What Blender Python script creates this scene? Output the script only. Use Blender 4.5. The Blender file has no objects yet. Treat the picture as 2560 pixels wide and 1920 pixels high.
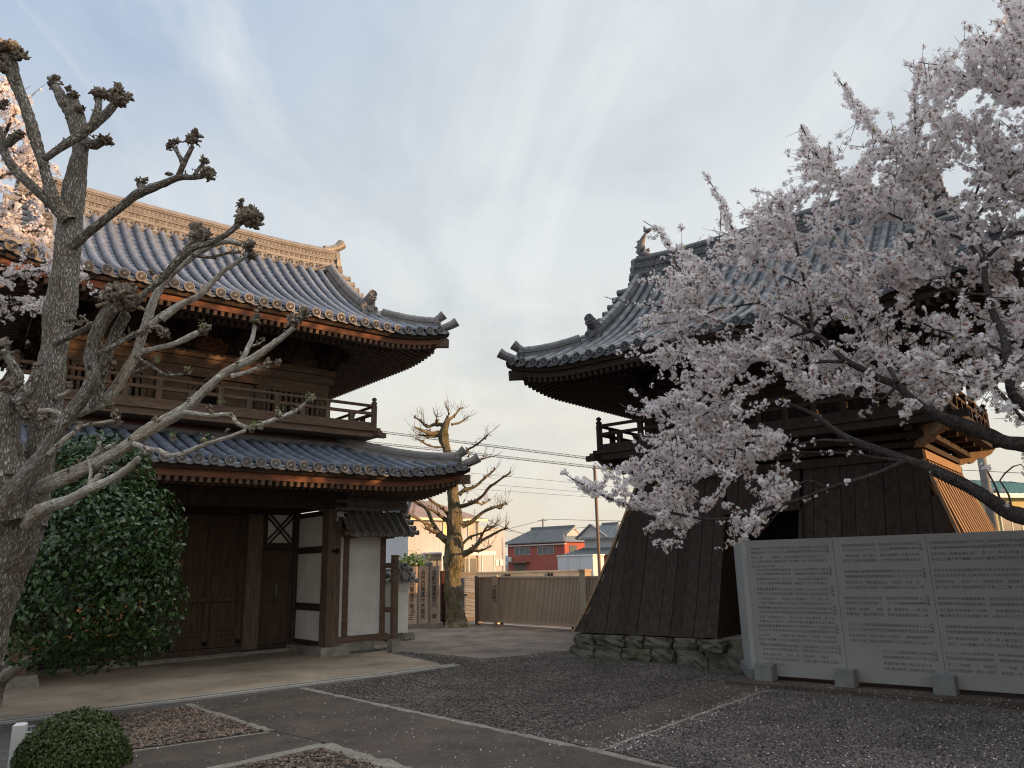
import bpy, math, random
import numpy as np
from mathutils import Vector, Matrix

S = bpy.context.scene
COL = S.collection
rad = math.radians

# ------------------------------------------------------------------ camera
FPX, PITCH, ROLL, EYE = 750.0, rad(13.5), rad(1.34), 1.6
cam = bpy.data.cameras.new('camera')
cam.sensor_fit = 'HORIZONTAL'; cam.sensor_width = 36.0
cam.lens = FPX / 1024 * 36.0
cam.clip_start = 0.05; cam.clip_end = 8000
camo = bpy.data.objects.new('camera', cam); COL.objects.link(camo)
camo.matrix_world = Matrix.Translation((0, 0, EYE)) @ Matrix.Rotation(rad(90) + PITCH, 4, 'X') @ Matrix.Rotation(-ROLL, 4, 'Z')
S.camera = camo
S.render.resolution_x, S.render.resolution_y = 1024, 768

# ------------------------------------------------------------------ sky and sun
SUN_AZ, SUN_EL = rad(105), rad(7.0)
W = bpy.data.worlds.new('World'); S.world = W; W.use_nodes = True
def build_world():
    nt = W.node_tree; N = nt.nodes; L = nt.links; N.clear()
    out = N.new('ShaderNodeOutputWorld'); bg = N.new('ShaderNodeBackground'); bg.inputs['Strength'].default_value = 0.10
    L.new(bg.outputs[0], out.inputs[0])
    sky = N.new('ShaderNodeTexSky'); sky.sky_type = 'NISHITA'; sky.sun_disc = False
    sky.sun_elevation = SUN_EL; sky.sun_rotation = SUN_AZ; sky.air_density = 1.2; sky.dust_density = 1.5
    tc = N.new('ShaderNodeTexCoord'); sep = N.new('ShaderNodeSeparateXYZ'); L.new(tc.outputs['Generated'], sep.inputs[0])
    def m(op, a, b=None, clamp=False):
        n = N.new('ShaderNodeMath'); n.operation = op; n.use_clamp = clamp
        for i, v in enumerate((a, b)):
            if v is None: continue
            if isinstance(v, (int, float)): n.inputs[i].default_value = v
            else: L.new(v, n.inputs[i])
        return n.outputs[0]
    zc = m('MAXIMUM', sep.outputs['Z'], 0.0)
    den = m('ADD', zc, 0.22)
    comb = N.new('ShaderNodeCombineXYZ'); L.new(m('DIVIDE', sep.outputs['X'], den), comb.inputs[0]); L.new(m('DIVIDE', sep.outputs['Y'], den), comb.inputs[1])
    def noise(rot, sc, scale, det, rough, dist, loc=(0, 0, 0)):
        mp = N.new('ShaderNodeMapping'); mp.inputs['Rotation'].default_value = (0, 0, rot); mp.inputs['Scale'].default_value = sc; mp.inputs['Location'].default_value = loc
        L.new(comb.outputs[0], mp.inputs[0])
        n = N.new('ShaderNodeTexNoise'); n.inputs['Scale'].default_value = scale; n.inputs['Detail'].default_value = det
        n.inputs['Roughness'].default_value = rough; n.inputs['Distortion'].default_value = dist
        L.new(mp.outputs[0], n.inputs['Vector']); return n.outputs['Fac']
    broad = noise(0.35, (1, .55, 1), 1.0, 5, .55, .4, (3.1, 1.7, 0))
    streak = noise(0.55, (1.3, .30, 1), 2.0, 8, .62, 1.1, (1.2, .4, 0))
    mott = noise(-.3, (1, .7, 1), 3.2, 6, .55, .3, (.7, 5.2, 0))
    # base cloud colour by height above the horizon: cream low down, pale grey above, overbright unseen zenith added as fill light
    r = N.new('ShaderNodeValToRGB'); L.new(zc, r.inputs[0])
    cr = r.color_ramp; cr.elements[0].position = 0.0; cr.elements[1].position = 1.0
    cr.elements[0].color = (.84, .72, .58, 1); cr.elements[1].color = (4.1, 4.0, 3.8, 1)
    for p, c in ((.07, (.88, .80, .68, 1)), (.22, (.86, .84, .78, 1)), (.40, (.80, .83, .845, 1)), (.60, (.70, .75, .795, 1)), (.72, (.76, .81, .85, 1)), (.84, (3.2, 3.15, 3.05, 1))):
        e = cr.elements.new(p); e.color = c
    # bluer gaps: stronger to the left and high up
    side = m('MULTIPLY_ADD', sep.outputs['X'], -0.62); side.node.inputs[2].default_value = -0.03
    gap = m('ADD', m('SUBTRACT', m('MULTIPLY', zc, 0.75), broad), side)
    gap = m('MULTIPLY', m('ADD', gap, 0.16), 2.4, True)
    gap = m('MULTIPLY', gap, m('MULTIPLY', zc, 4.0, True))
    blue = N.new('ShaderNodeMixRGB'); blue.blend_type = 'MIX'; L.new(m('MULTIPLY', gap, 0.78), blue.inputs[0]); L.new(r.outputs[0], blue.inputs[1]); blue.inputs[2].default_value = (.40, .52, .73, 1)
    # streaky light and darker mottles
    def ramp(v, a, b):
        n = N.new('ShaderNodeMapRange'); n.inputs['From Min'].default_value = a; n.inputs['From Max'].default_value = b; L.new(v, n.inputs['Value']); return n.outputs[0]
    st = N.new('ShaderNodeMixRGB'); st.blend_type = 'MIX'
    L.new(m('MULTIPLY', m('MULTIPLY', ramp(streak, .47, .72), 0.75), m('MULTIPLY', zc, 5.0, True)), st.inputs[0]); L.new(blue.outputs[0], st.inputs[1]); st.inputs[2].default_value = (.93, .94, .93, 1)
    mo = N.new('ShaderNodeMixRGB'); mo.blend_type = 'MULTIPLY'
    L.new(m('MULTIPLY', m('MULTIPLY', ramp(mott, .46, .70), .70), m('MULTIPLY', zc, 4.0, True)), mo.inputs[0]); L.new(st.outputs[0], mo.inputs[1]); mo.inputs[2].default_value = (.76, .80, .86, 1)
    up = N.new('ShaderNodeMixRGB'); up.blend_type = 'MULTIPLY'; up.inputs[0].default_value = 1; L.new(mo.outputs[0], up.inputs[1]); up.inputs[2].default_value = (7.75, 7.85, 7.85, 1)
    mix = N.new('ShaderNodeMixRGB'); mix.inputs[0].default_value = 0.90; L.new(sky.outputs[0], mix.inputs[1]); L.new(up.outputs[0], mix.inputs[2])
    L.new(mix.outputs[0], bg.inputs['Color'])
build_world()
sun = bpy.data.lights.new('sun', 'SUN'); sun.energy = 4.6; sun.angle = rad(0.6); sun.color = (1.0, .55, .235)
suno = bpy.data.objects.new('sun', sun); COL.objects.link(suno)
sdir = Vector((math.sin(SUN_AZ) * math.cos(SUN_EL), math.cos(SUN_AZ) * math.cos(SUN_EL), math.sin(SUN_EL)))
suno.rotation_euler = (-sdir).to_track_quat('-Z', 'Y').to_euler(); suno.location = sdir * 60
S.view_settings.view_transform = 'Standard'; S.view_settings.look = 'None'; S.view_settings.exposure = 0.40; S.view_settings.gamma = 1.0
S.render.engine = 'CYCLES'
S.cycles.use_denoising = True; S.cycles.denoising_prefilter = 'ACCURATE'
S.cycles.filter_width = 1.15
S.cycles.sample_clamp_indirect = 4.0
S.cycles.max_bounces = 7; S.cycles.diffuse_bounces = 5; S.cycles.transmission_bounces = 6; S.cycles.glossy_bounces = 2; S.cycles.transparent_max_bounces = 4

# ------------------------------------------------------------------ points from sight lines (distance chosen per object)
def ray(px, py):                       # 2560-wide picture units
    x = (px - 1280) / 2.5; y = -(py - 960) / 2.5
    c, s = math.cos(ROLL), math.sin(ROLL)
    x, y = c * x + s * y, -s * x + c * y
    return (x, FPX * math.cos(PITCH) - y * math.sin(PITCH), FPX * math.sin(PITCH) + y * math.cos(PITCH))
def at(px, py, Y):
    d = ray(px, py); t = Y / d[1]
    return Vector((d[0] * t, Y, EYE + d[2] * t))
def on_ground(px, py, z=0.0):
    d = ray(px, py); t = (z - EYE) / d[2]
    return Vector((d[0] * t, d[1] * t, z))

rng = random.Random(7)
npr = np.random.default_rng(11)

# ------------------------------------------------------------------ mesh builder
class MB:
    def __init__(s): s.v = []; s.f = []; s.uv = None; s.mi = []
    def add(s, verts, faces, mi=0):
        o = len(s.v); s.v.extend([tuple(p) for p in verts]); s.f.extend([tuple(i + o for i in f) for f in faces]); s.mi.extend([mi] * len(faces))
    def box(s, x0, y0, z0, x1, y1, z1, mi=0, bevel=0):
        x0, x1 = min(x0, x1), max(x0, x1); y0, y1 = min(y0, y1), max(y0, y1); z0, z1 = min(z0, z1), max(z0, z1)
        s.hexa([(x0, y0, z0), (x1, y0, z0), (x1, y1, z0), (x0, y1, z0)], [(x0, y0, z1), (x1, y0, z1), (x1, y1, z1), (x0, y1, z1)], mi)
    def hexa(s, lo, hi, mi=0):
        s.add(list(lo) + list(hi), [(3, 2, 1, 0), (4, 5, 6, 7), (0, 1, 5, 4), (1, 2, 6, 5), (2, 3, 7, 6), (3, 0, 4, 7)], mi)
    def bar(s, a, b, w, h, up=(0, 0, 1), mi=0):       # box from a to b, w sideways, h along up
        a, b, up = Vector(a), Vector(b), Vector(up)
        t = (b - a).normalized(); sd = t.cross(up).normalized() * (w / 2); u = sd.cross(t).normalized() * (h / 2)
        q = lambda p: [p - sd - u, p + sd - u, p + sd + u, p - sd + u]
        s.hexa(q(a), q(b), mi)
    def ring_extrude(s, rings, closed=True, cap=True, mi=0):
        n = len(rings[0]); o = [p for r in rings for p in r]; f = []
        for i in range(len(rings) - 1):
            for j in range(n if closed else n - 1):
                k = (j + 1) % n
                f.append((i * n + j, i * n + k, (i + 1) * n + k, (i + 1) * n + j))
        if cap and closed:
            f.append(tuple(reversed(range(n)))); f.append(tuple((len(rings) - 1) * n + j for j in range(n)))
        s.add(o, f, mi)
    def tube(s, pts, rr, n=8, cap=True, mi=0):
        pts = [Vector(p) for p in pts]
        if not hasattr(rr, '__len__'): rr = [rr] * len(pts)
        t0 = (pts[1] - pts[0]).normalized(); ref = Vector((0, 0, 1)) if abs(t0.z) < .9 else Vector((1, 0, 0))
        nrm = t0.cross(ref).normalized(); rings = []
        for i, p in enumerate(pts):
            t = (pts[min(i + 1, len(pts) - 1)] - pts[max(i - 1, 0)]).normalized()
            nrm = (nrm - t * nrm.dot(t)).normalized(); bi = t.cross(nrm)
            rings.append([p + (nrm * math.cos(2 * math.pi * k / n) + bi * math.sin(2 * math.pi * k / n)) * rr[i] for k in range(n)])
        s.ring_extrude(rings, True, cap, mi)
    def strip_path(s, path, sides, lo, hi, mi=0):      # box section swept on a path; sides = unit side vectors; lo/hi heights, width list in sides length
        rings = []
        for p, sd in zip(path, sides):
            p = Vector(p); sd = Vector(sd)
            rings.append([p - sd + Vector((0, 0, lo)), p + sd + Vector((0, 0, lo)), p + sd + Vector((0, 0, hi)), p - sd + Vector((0, 0, hi))])
        s.ring_extrude(rings, True, True, mi)
    def disc(s, c, nrm, r, th, n=16, mi=0, rosette=False):
        c, nrm = Vector(c), Vector(nrm).normalized(); ref = Vector((0, 0, 1)) if abs(nrm.z) < .9 else Vector((1, 0, 0))
        a = nrm.cross(ref).normalized(); b = nrm.cross(a)
        P = lambda rr, h, k: c + nrm * h + (a * math.cos(2 * math.pi * k / n) + b * math.sin(2 * math.pi * k / n)) * rr
        if not rosette:
            s.ring_extrude([[P(r, -th / 2, k) for k in range(n)], [P(r, th / 2, k) for k in range(n)]], True, True, mi)
        else:
            n = 32
            P = lambda rr, h, k: c + nrm * h + (a * math.cos(2 * math.pi * k / n) + b * math.sin(2 * math.pi * k / n)) * rr
            h = th / 2
            R = [[P(r, -h, k) for k in range(n)], [P(r, h, k) for k in range(n)], [P(r * .84, h, k) for k in range(n)],
                 [P(r * .78, h - .012, k) for k in range(n)],
                 [P(r * .70, h - (.002 if k % 2 else .016), k) for k in range(n)], [P(r * .26, h - (.006 if k % 2 else .016), k) for k in range(n)],
                 [P(r * .22, h - .002, k) for k in range(n)]]
            s.ring_extrude(R, True, True, mi)
    def torus(s, c, nrm, R, r, n=12, k=5, mi=0, sx=1.0, sy=1.0):
        c, nrm = Vector(c), Vector(nrm).normalized(); ref = Vector((0, 0, 1)) if abs(nrm.z) < .9 else Vector((1, 0, 0))
        a = nrm.cross(ref).normalized(); b = nrm.cross(a); vs = []; fs = []
        for i in range(n):
            t = 2 * math.pi * i / n; d = a * math.cos(t) * sx + b * math.sin(t) * sy
            for j in range(k):
                q = 2 * math.pi * j / k
                vs.append(c + d * (R + r * math.cos(q)) + nrm * (r * math.sin(q)))
        for i in range(n):
            for j in range(k):
                fs.append((i * k + j, ((i + 1) % n) * k + j, ((i + 1) % n) * k + (j + 1) % k, i * k + (j + 1) % k))
        s.add(vs, fs, mi)
    def prism(s, outline, origin, ax, ay, depth, mi=0):   # 2D outline in plane (ax, ay), extruded symmetric about the plane by depth
        o, ax, ay = Vector(origin), Vector(ax).normalized(), Vector(ay).normalized(); nz = ax.cross(ay) * (depth / 2)
        lo = [o + ax * x + ay * y - nz for x, y in outline]; hi = [o + ax * x + ay * y + nz for x, y in outline]
        s.ring_extrude([lo, hi], True, True, mi)
    def build(s, name, mat, parent=None, smooth=False, loc=None):
        me = bpy.data.meshes.new(name); me.from_pydata(s.v, [], s.f); me.update()
        mats = mat if isinstance(mat, (list, tuple)) else [mat]
        for m_ in mats: me.materials.append(m_)
        if len(mats) > 1: me.polygons.foreach_set('material_index', s.mi)
        if smooth: me.polygons.foreach_set('use_smooth', [True] * len(me.polygons))
        if s.uv is not None:
            lay = me.uv_layers.new(name='uv'); lv = np.empty(len(me.loops), dtype=np.int32); me.loops.foreach_get('vertex_index', lv)
            lay.data.foreach_set('uv', np.asarray(s.uv, dtype=np.float32)[lv].ravel())
        return link(name, me, parent, loc)
def link(name, me, parent=None, loc=None):
    o = bpy.data.objects.new(name, me); COL.objects.link(o)
    if parent: o.parent = parent
    if loc: o.location = loc
    return o
def np_mesh(name, V, Q, mat, parent=None, smooth=False, k=4):
    me = bpy.data.meshes.new(name); V = np.asarray(V, dtype=np.float32); Q = np.asarray(Q, dtype=np.int32)
    me.vertices.add(len(V)); me.vertices.foreach_set('co', V.ravel())
    me.loops.add(Q.size); me.loops.foreach_set('vertex_index', Q.ravel())
    me.polygons.add(len(Q)); me.polygons.foreach_set('loop_start', np.arange(0, Q.size, k, dtype=np.int32)); me.polygons.foreach_set('loop_total', np.full(len(Q), k, dtype=np.int32))
    if smooth: me.polygons.foreach_set('use_smooth', np.ones(len(Q), dtype=bool))
    me.update(); me.validate()
    mats = mat if isinstance(mat, (list, tuple)) else [mat]
    for m_ in mats: me.materials.append(m_)
    return link(name, me, parent)
def tag(o, label=None, cat=None, group=None, kind=None):
    if label: o['label'] = label
    if cat: o['category'] = cat
    if group: o['group'] = group
    if kind: o['kind'] = kind
    return o
def empty(name, loc=(0, 0, 0), rz=0.0):
    o = bpy.data.objects.new(name, None); COL.objects.link(o); o.location = loc; o.rotation_euler = (0, 0, rz); o.empty_display_size = .2; return o

# ------------------------------------------------------------------ materials
def mat(name, col, rough=.7, spec=.4, var=.25, vscale=3.0, stretch=(1, 1, 1), col2=None, bump=0.0, bscale=40.0, metal=0.0, coord='Object', island=0.0, detail=5, bstretch=None, fine=0.0, finescale=60):
    m = bpy.data.materials.new(name); m.use_nodes = True; nt = m.node_tree; N = nt.nodes; L = nt.links
    b = N['Principled BSDF']; b.inputs['Roughness'].default_value = rough; b.inputs['Specular IOR Level'].default_value = spec; b.inputs['Metallic'].default_value = metal
    tc = N.new('ShaderNodeTexCoord'); mp = N.new('ShaderNodeMapping'); mp.inputs['Scale'].default_value = stretch; L.new(tc.outputs[coord], mp.inputs[0])
    n = N.new('ShaderNodeTexNoise'); n.inputs['Scale'].default_value = vscale; n.inputs['Detail'].default_value = detail; n.inputs['Roughness'].default_value = .62; L.new(mp.outputs[0], n.inputs['Vector'])
    mr = N.new('ShaderNodeMapRange'); mr.inputs['From Min'].default_value = .3; mr.inputs['From Max'].default_value = .7; L.new(n.outputs['Fac'], mr.inputs['Value'])
    c2 = col2 or tuple(c * (1 - var) for c in col); c1 = col if col2 else tuple(min(1, c * (1 + var)) for c in col)
    mx = N.new('ShaderNodeMixRGB'); mx.inputs[1].default_value = (*c2, 1); mx.inputs[2].default_value = (*c1, 1); L.new(mr.outputs[0], mx.inputs[0])
    last = mx.outputs[0]
    if fine:
        n2 = N.new('ShaderNodeTexNoise'); n2.inputs['Scale'].default_value = finescale; n2.inputs['Detail'].default_value = 3; L.new(mp.outputs[0], n2.inputs['Vector'])
        mr2 = N.new('ShaderNodeMapRange'); mr2.inputs['From Min'].default_value = .3; mr2.inputs['From Max'].default_value = .7; mr2.inputs['To Min'].default_value = 1 - fine; mr2.inputs['To Max'].default_value = 1 + fine; L.new(n2.outputs['Fac'], mr2.inputs['Value'])
        mm = N.new('ShaderNodeMixRGB'); mm.blend_type = 'MULTIPLY'; mm.inputs[0].default_value = 1; L.new(last, mm.inputs[1]); L.new(mr2.outputs[0], mm.inputs[2]); last = mm.outputs[0]
    if island:
        g = N.new('ShaderNodeNewGeometry'); mr3 = N.new('ShaderNodeMapRange'); mr3.inputs['To Min'].default_value = 1 - island; mr3.inputs['To Max'].default_value = 1 + island; L.new(g.outputs['Random Per Island'], mr3.inputs['Value'])
        mm = N.new('ShaderNodeMixRGB'); mm.blend_type = 'MULTIPLY'; mm.inputs[0].default_value = 1; L.new(last, mm.inputs[1]); L.new(mr3.outputs[0], mm.inputs[2]); last = mm.outputs[0]
    L.new(last, b.inputs['Base Color'])
    if bump:
        n3 = N.new('ShaderNodeTexNoise'); n3.inputs['Scale'].default_value = bscale; n3.inputs['Detail'].default_value = 4
        if bstretch:
            mp3 = N.new('ShaderNodeMapping'); mp3.inputs['Scale'].default_value = bstretch; L.new(tc.outputs[coord], mp3.inputs[0]); L.new(mp3.outputs[0], n3.inputs['Vector'])
        else: L.new(mp.outputs[0], n3.inputs['Vector'])
        bu = N.new('ShaderNodeBump'); bu.inputs['Strength'].default_value = bump; bu.inputs['Distance'].default_value = .02; L.new(n3.outputs['Fac'], bu.inputs['Height']); L.new(bu.outputs[0], b.inputs['Normal'])
    return m
M = {}
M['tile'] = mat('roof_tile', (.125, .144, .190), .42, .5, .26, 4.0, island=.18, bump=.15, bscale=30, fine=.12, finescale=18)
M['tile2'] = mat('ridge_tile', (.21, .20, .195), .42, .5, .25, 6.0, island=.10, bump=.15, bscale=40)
M['tile_tower_shaded'] = mat('tower_tile_shaded_tone', (.098, .106, .122), .45, .45, .26, 4.0, island=.18, bump=.15, bscale=30, fine=.12, finescale=18)  # gate tile darkened and greyed: the tower's shading put into colour
M['tile2_tower_shaded'] = mat('tower_ridge_shaded_tone', (.125, .127, .135), .48, .45, .25, 6.0, island=.10, bump=.15, bscale=40)  # ridge tile darkened likewise, shading painted in
M['tile_old'] = mat('far_tile', (.17, .185, .20), .55, .4, .25, 2.0)
M['wood'] = mat('weathered_wood', (.150, .100, .070), .75, .25, .35, 3.0, (1, 6, 6), bump=.25, bscale=14, fine=.18, finescale=9)
M['woodz'] = mat('weathered_post', (.140, .097, .070), .75, .25, .35, 3.0, (6, 6, .7), bump=.25, bscale=12, fine=.18, finescale=9)
M['wood_red'] = mat('reddish_eave_wood', (.20, .085, .050), .7, .3, .3, 2.5, (1, 5, 5), bump=.15, bscale=14)
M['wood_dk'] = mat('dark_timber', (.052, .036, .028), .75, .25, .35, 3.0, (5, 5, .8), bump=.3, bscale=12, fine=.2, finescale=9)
M['door'] = mat('old_door_wood', (.075, .048, .035), .7, .3, .35, 2.5, (8, 8, .6), bump=.25, bscale=14, fine=.15, finescale=10)
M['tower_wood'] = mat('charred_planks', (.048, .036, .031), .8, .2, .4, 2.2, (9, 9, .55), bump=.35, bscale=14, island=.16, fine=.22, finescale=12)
M['sun_toned_wood'] = mat('sun_toned_batten', (.30, .20, .12), .75, .25, .25, 4.0, (6, 6, .8), island=.12)  # pale wood for battens and sun-side parts: sunlight put into colour
M['black'] = mat('inner_dark', (.012, .011, .011), .9, .1, .2)  # black fittings; also stands in for the shade inside openings and slots
M['plaster'] = mat('white_plaster', (.82, .80, .765), .9, .2, .09, 1.9, col2=(.66, .635, .59), bump=.08, bscale=60, fine=.04, finescale=25)
M['stone'] = mat('footing_stone', (.27, .245, .215), .9, .2, .3, 6.0, bump=.5, bscale=25, fine=.2, finescale=50)
M['white'] = mat('white_paint', (.75, .75, .74), .5, .4, .05)
M['metal'] = mat('grey_metal', (.42, .43, .44), .4, .5, .1, metal=.6)
M['wire'] = mat('cable_black', (.02, .02, .022), .6, .3, .1)
# ------------------------------------------------------------------ tiled hip-and-gable / skirt roofs (local frame: front faces -y)
def cover_run(mb, path, out, r=.07, n=7, step=2):
    """half-round cover tiles along path (list of Vector, eave first); out = sideways unit vector; one visible lap every `step` points"""
    rings = []
    N = len(path)
    for i, p in enumerate(path):
        t = (path[min(i + 1, N - 1)] - path[max(i - 1, 0)]).normalized(); up = out.cross(t)
        if up.z < 0: up = -up
        up.normalize()
        def ringof(rr, off=0): return [p + t * off + out * (rr * math.cos(a)) + up * (rr * math.sin(a)) for a in [math.pi * k / (n - 1) for k in range(n)]]
        if i % step == 0 and 0 < i < N - 1: rings.append(ringof(r * .955, -.004)); rings.append(ringof(r * 1.03, .004))
        else: rings.append(ringof(r * (1.03 - .075 * ((i % step) / step))))
    mb.ring_extrude(rings, False, False)
    o = len(mb.v); mb.v.extend([tuple(q) for q in rings[0]]); mb.f.append(tuple(o + k for k in range(n))); mb.mi.append(0)
def pan_run(mb, pts, w, out):
    """stepped pan tiles: pts eave->ridge; each step a small lip"""
    for i in range(len(pts) - 1):
        a, b = pts[i], pts[i + 1]; lip = Vector((0, 0, .020))
        A = [a - out * w + lip + Vector((0, 0, .02)), a + lip, a + out * w + lip + Vector((0, 0, .02))]
        B = [b - out * w + Vector((0, 0, .02)), b, b + out * w + Vector((0, 0, .02))]
        Z = [a - out * w + Vector((0, 0, .015)), a + Vector((0, 0, -.02)), a + out * w + Vector((0, 0, .015))]
        mb.add(A + B + Z, [(0, 1, 4, 3), (1, 2, 5, 4), (6, 7, 1, 0), (7, 8, 2, 1)])
class Roof:
    def __init__(s, root, cx, cy, a, b, ze, c1, c2, pw, L, T, D, dk=None, sp=.242, tm=None):
        s.T1, s.T2 = tm or (M['tile'], M['tile2']); s.root, s.cx, s.cy, s.a, s.b, s.ze, s.c1, s.c2, s.pw, s.L, s.T, s.D, s.dk, s.sp = root, cx, cy, a, b, ze, c1, c2, pw, L, T, D, dk, sp
    def prof(s, d): return s.c1 * max(d, 0) + s.c2 * max(d, 0) ** s.pw + (s.c1 * d if d < 0 else 0)
    def lift(s, t, d): return s.L * max(0, 1 - max(t, 0) / s.T) ** 2 * max(0, 1 - max(d, 0) / 2.2)
    def pt(s, side, w, d, dz=0):
        """side 0 front,1 right,2 back,3 left; w = along-eave coordinate from the middle; d = distance in from the eave"""
        half = s.a if side in (0, 2) else s.b
        z = s.ze + s.prof(d) + s.lift(half - abs(w), d) + dz
        if side == 0: return Vector((s.cx + w, s.cy - s.b + d, z))
        if side == 2: return Vector((s.cx + w, s.cy + s.b - d, z))
        if side == 1: return Vector((s.cx + s.a - d, s.cy + w, z))
        return Vector((s.cx - s.a + d, s.cy + w, z))
    OUT = (Vector((1, 0, 0)), Vector((0, 1, 0)), Vector((1, 0, 0)), Vector((0, 1, 0)))
    NRM = (Vector((0, -1, 0)), Vector((1, 0, 0)), Vector((0, 1, 0)), Vector((-1, 0, 0)))
    def dend(s, side, w):
        half = s.a if side in (0, 2) else s.b
        t = half - abs(w)
        if s.dk is None: return min(t, s.D)
        if side in (0, 2): return t if t < s.dk else s.D
        return min(t, s.dk)
    def tiles(s):
        roof = MB(); ends = MB(); under = MB()
        for side in range(4):
            half = s.a if side in (0, 2) else s.b; out = s.OUT[side]; nr = s.NRM[side]
            k = int((half - .06) / s.sp)
            for i in range(-k, k + 1):
                w = i * s.sp; de = s.dend(side, w)
                if de < .12: continue
                n = max(2, int(round((de + .05) / .15))); ds = [-.05 + (de + .05) * j / n for j in range(n + 1)]
                jt = out * rng.gauss(0, .005) + Vector((0, 0, rng.gauss(0, .004))); cover_run(roof, [s.pt(side, w, d, .045) + jt * (1 + .6 * math.sin(d * 2.1 + i)) for d in ds], out, .07 * rng.uniform(.96, 1.04))
                p = s.pt(side, w, -.06, .05) + jt; ends.disc(p, nr + Vector((rng.gauss(0, .05), rng.gauss(0, .05), rng.gauss(0, .05))), .082, .03, rosette=True)
            for i in range(-k - 1, k + 1):
                w = (i + .5) * s.sp
                if abs(w) > half - .05: continue
                de = s.dend(side, w)
                if de < .1: continue
                n = max(1, int(round(de / .16)))
                pan_run(roof, [s.pt(side, w, de * j / n) for j in range(n + 1)], s.sp / 2, out)
                # scalloped eave pan-tile face
                c = s.pt(side, w, -.035, .0); m = [c + out * (x * s.sp / 2) + Vector((0, 0, -.045 + .055 * x * x)) for x in (-1, -.5, 0, .5, 1)]
                for q in (0, .03):
                    ends.ring_extrude([[p + Vector((0, 0, .022 + q * .7)) - nr * q for p in m], [p + Vector((0, 0, -.006 + q * .7)) - nr * q for p in m], [p + Vector((0, 0, -.006 + q * .7)) - nr * .10 for p in m]], False, False)
        r_ = roof.build('tiled_roof', s.T1, s.root, True)
        for p in r_.data.polygons: pass
        e_ = ends.build('eave_tiles', s.T2, r_); return r_
    def ridge(s, r_, hw, rx, h, sori=.10):
        """main ridge: layered flat tiles, band of rings, net band, cap"""
        mb = MB(); zr = s.ze + s.prof(s.D) - .02
        nseg = 24; xs = [s.cx - rx + 2 * rx * i / nseg for i in range(nseg + 1)]
        bend = lambda x: sori * (abs(x - s.cx) / rx) ** 4
        layers = [(hw * 1.25, 0, .10), (hw * 1.1, .10, .135), (hw * 1.16, .14, .17), (hw * 1.05, .175, .205), (hw * .85, .205, .295), (hw * 1.0, .295, .325), (hw * 1.0, .33, .36), (hw * .82, .36, .46), (hw * .95, .46, .49), (hw * 1.0, .495, .525)]
        f = h / .62
        for w_, lo, hi in layers:
            mb.strip_path([(x, s.cy, zr + bend(x)) for x in xs], [(0, w_, 0)] * len(xs), lo * f, hi * f)
        mb.tube([(x, s.cy, zr + bend(x) + .545 * f) for x in xs], .085, 10)
        # base discs + ring band + net band, both faces
        for sg in (-1, 1):
            k = int((rx - .15) / s.sp)
            for i in range(-k, k + 1):
                x = s.cx + i * s.sp; b0 = zr + bend(x)
                mb.disc((x, s.cy + sg * (hw * 1.25 + .03), b0 + .045), (0, sg, 0), .078, .05, rosette=True)
                mb.tube([(x - s.sp * .5, s.cy + sg * (hw * 1.2), b0 - .01), (x + s.sp * .5, s.cy + sg * (hw * 1.2), b0 - .01)], .055, 6)
            q = .118; k = int((rx - .08) / q)
            for i in range(-k, k + 1):
                x = s.cx + i * q; b0 = zr + bend(x)
                mb.torus((x, s.cy + sg * hw * .85, b0 + .25 * f), (0, sg, 0), .034 * f, .011, 10, 4)
                mb.disc((x, s.cy + sg * hw * .85, b0 + .25 * f), (0, sg, 0), .014, .02, 6)
            q = .082; k = int((rx - .06) / q)
            for i in range(-k, k + 1):
                x = s.cx + i * q; b0 = zr + bend(x)
                mb.torus((x, s.cy + sg * hw * .82, b0 + .41 * f), (0, sg, 0), .043 * f, .009, 10, 4, sx=1.25, sy=.9)
        g = mb.build('ridge', s.T2, r_)
        return zr, bend, f
    def ridge_end(s, r_, x, sg, zr, f, flare=True):
        mb = MB()
        ol = [(-.24, -.02), (-.30, .10), (-.22, .16), (-.24, .30), (-.17, .36), (-.16, .50), (-.08, .56), (0, .58), (.08, .56), (.16, .50), (.17, .36), (.24, .30), (.22, .16), (.30, .10), (.24, -.02)]
        mb.prism([(p[0] * .85, p[1] * f) for p in ol], (x + sg * .05, s.cy, zr), (0, 1, 0), (0, 0, 1), .10)
        mb.disc((x + sg * .12, s.cy, zr + .30 * f), (sg, 0, 0), .09, .05, 14)
        for y in (-.16, .16): mb.torus((x + sg * .11, s.cy + y, zr + .10 * f), (1, 0, 0), .05, .02, 10, 5)
        for zz, rr in ((.20, .05), (.09, .06), (-.02, .07)):
            for y in (-.1, .1): mb.tube([(x, s.cy + y, zr + zz * f), (x + sg * (.16 + (.2 - zz) * .2), s.cy + y, zr + zz * f - .02)], rr * .8, 8)
        if flare:
            P = [(x - sg * .25, s.cy, zr + .56 * f), (x - sg * .08, s.cy, zr + .60 * f), (x + sg * .08, s.cy, zr + .68 * f), (x + sg * .2, s.cy, zr + .80 * f)]
            mb.tube(P, [.085, .088, .10, .125], 12)
            mb.disc(P[-1], (sg, 0, .6), .10, .05, 14)
        mb.build('ridge_end_tile', s.T2, r_)
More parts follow.
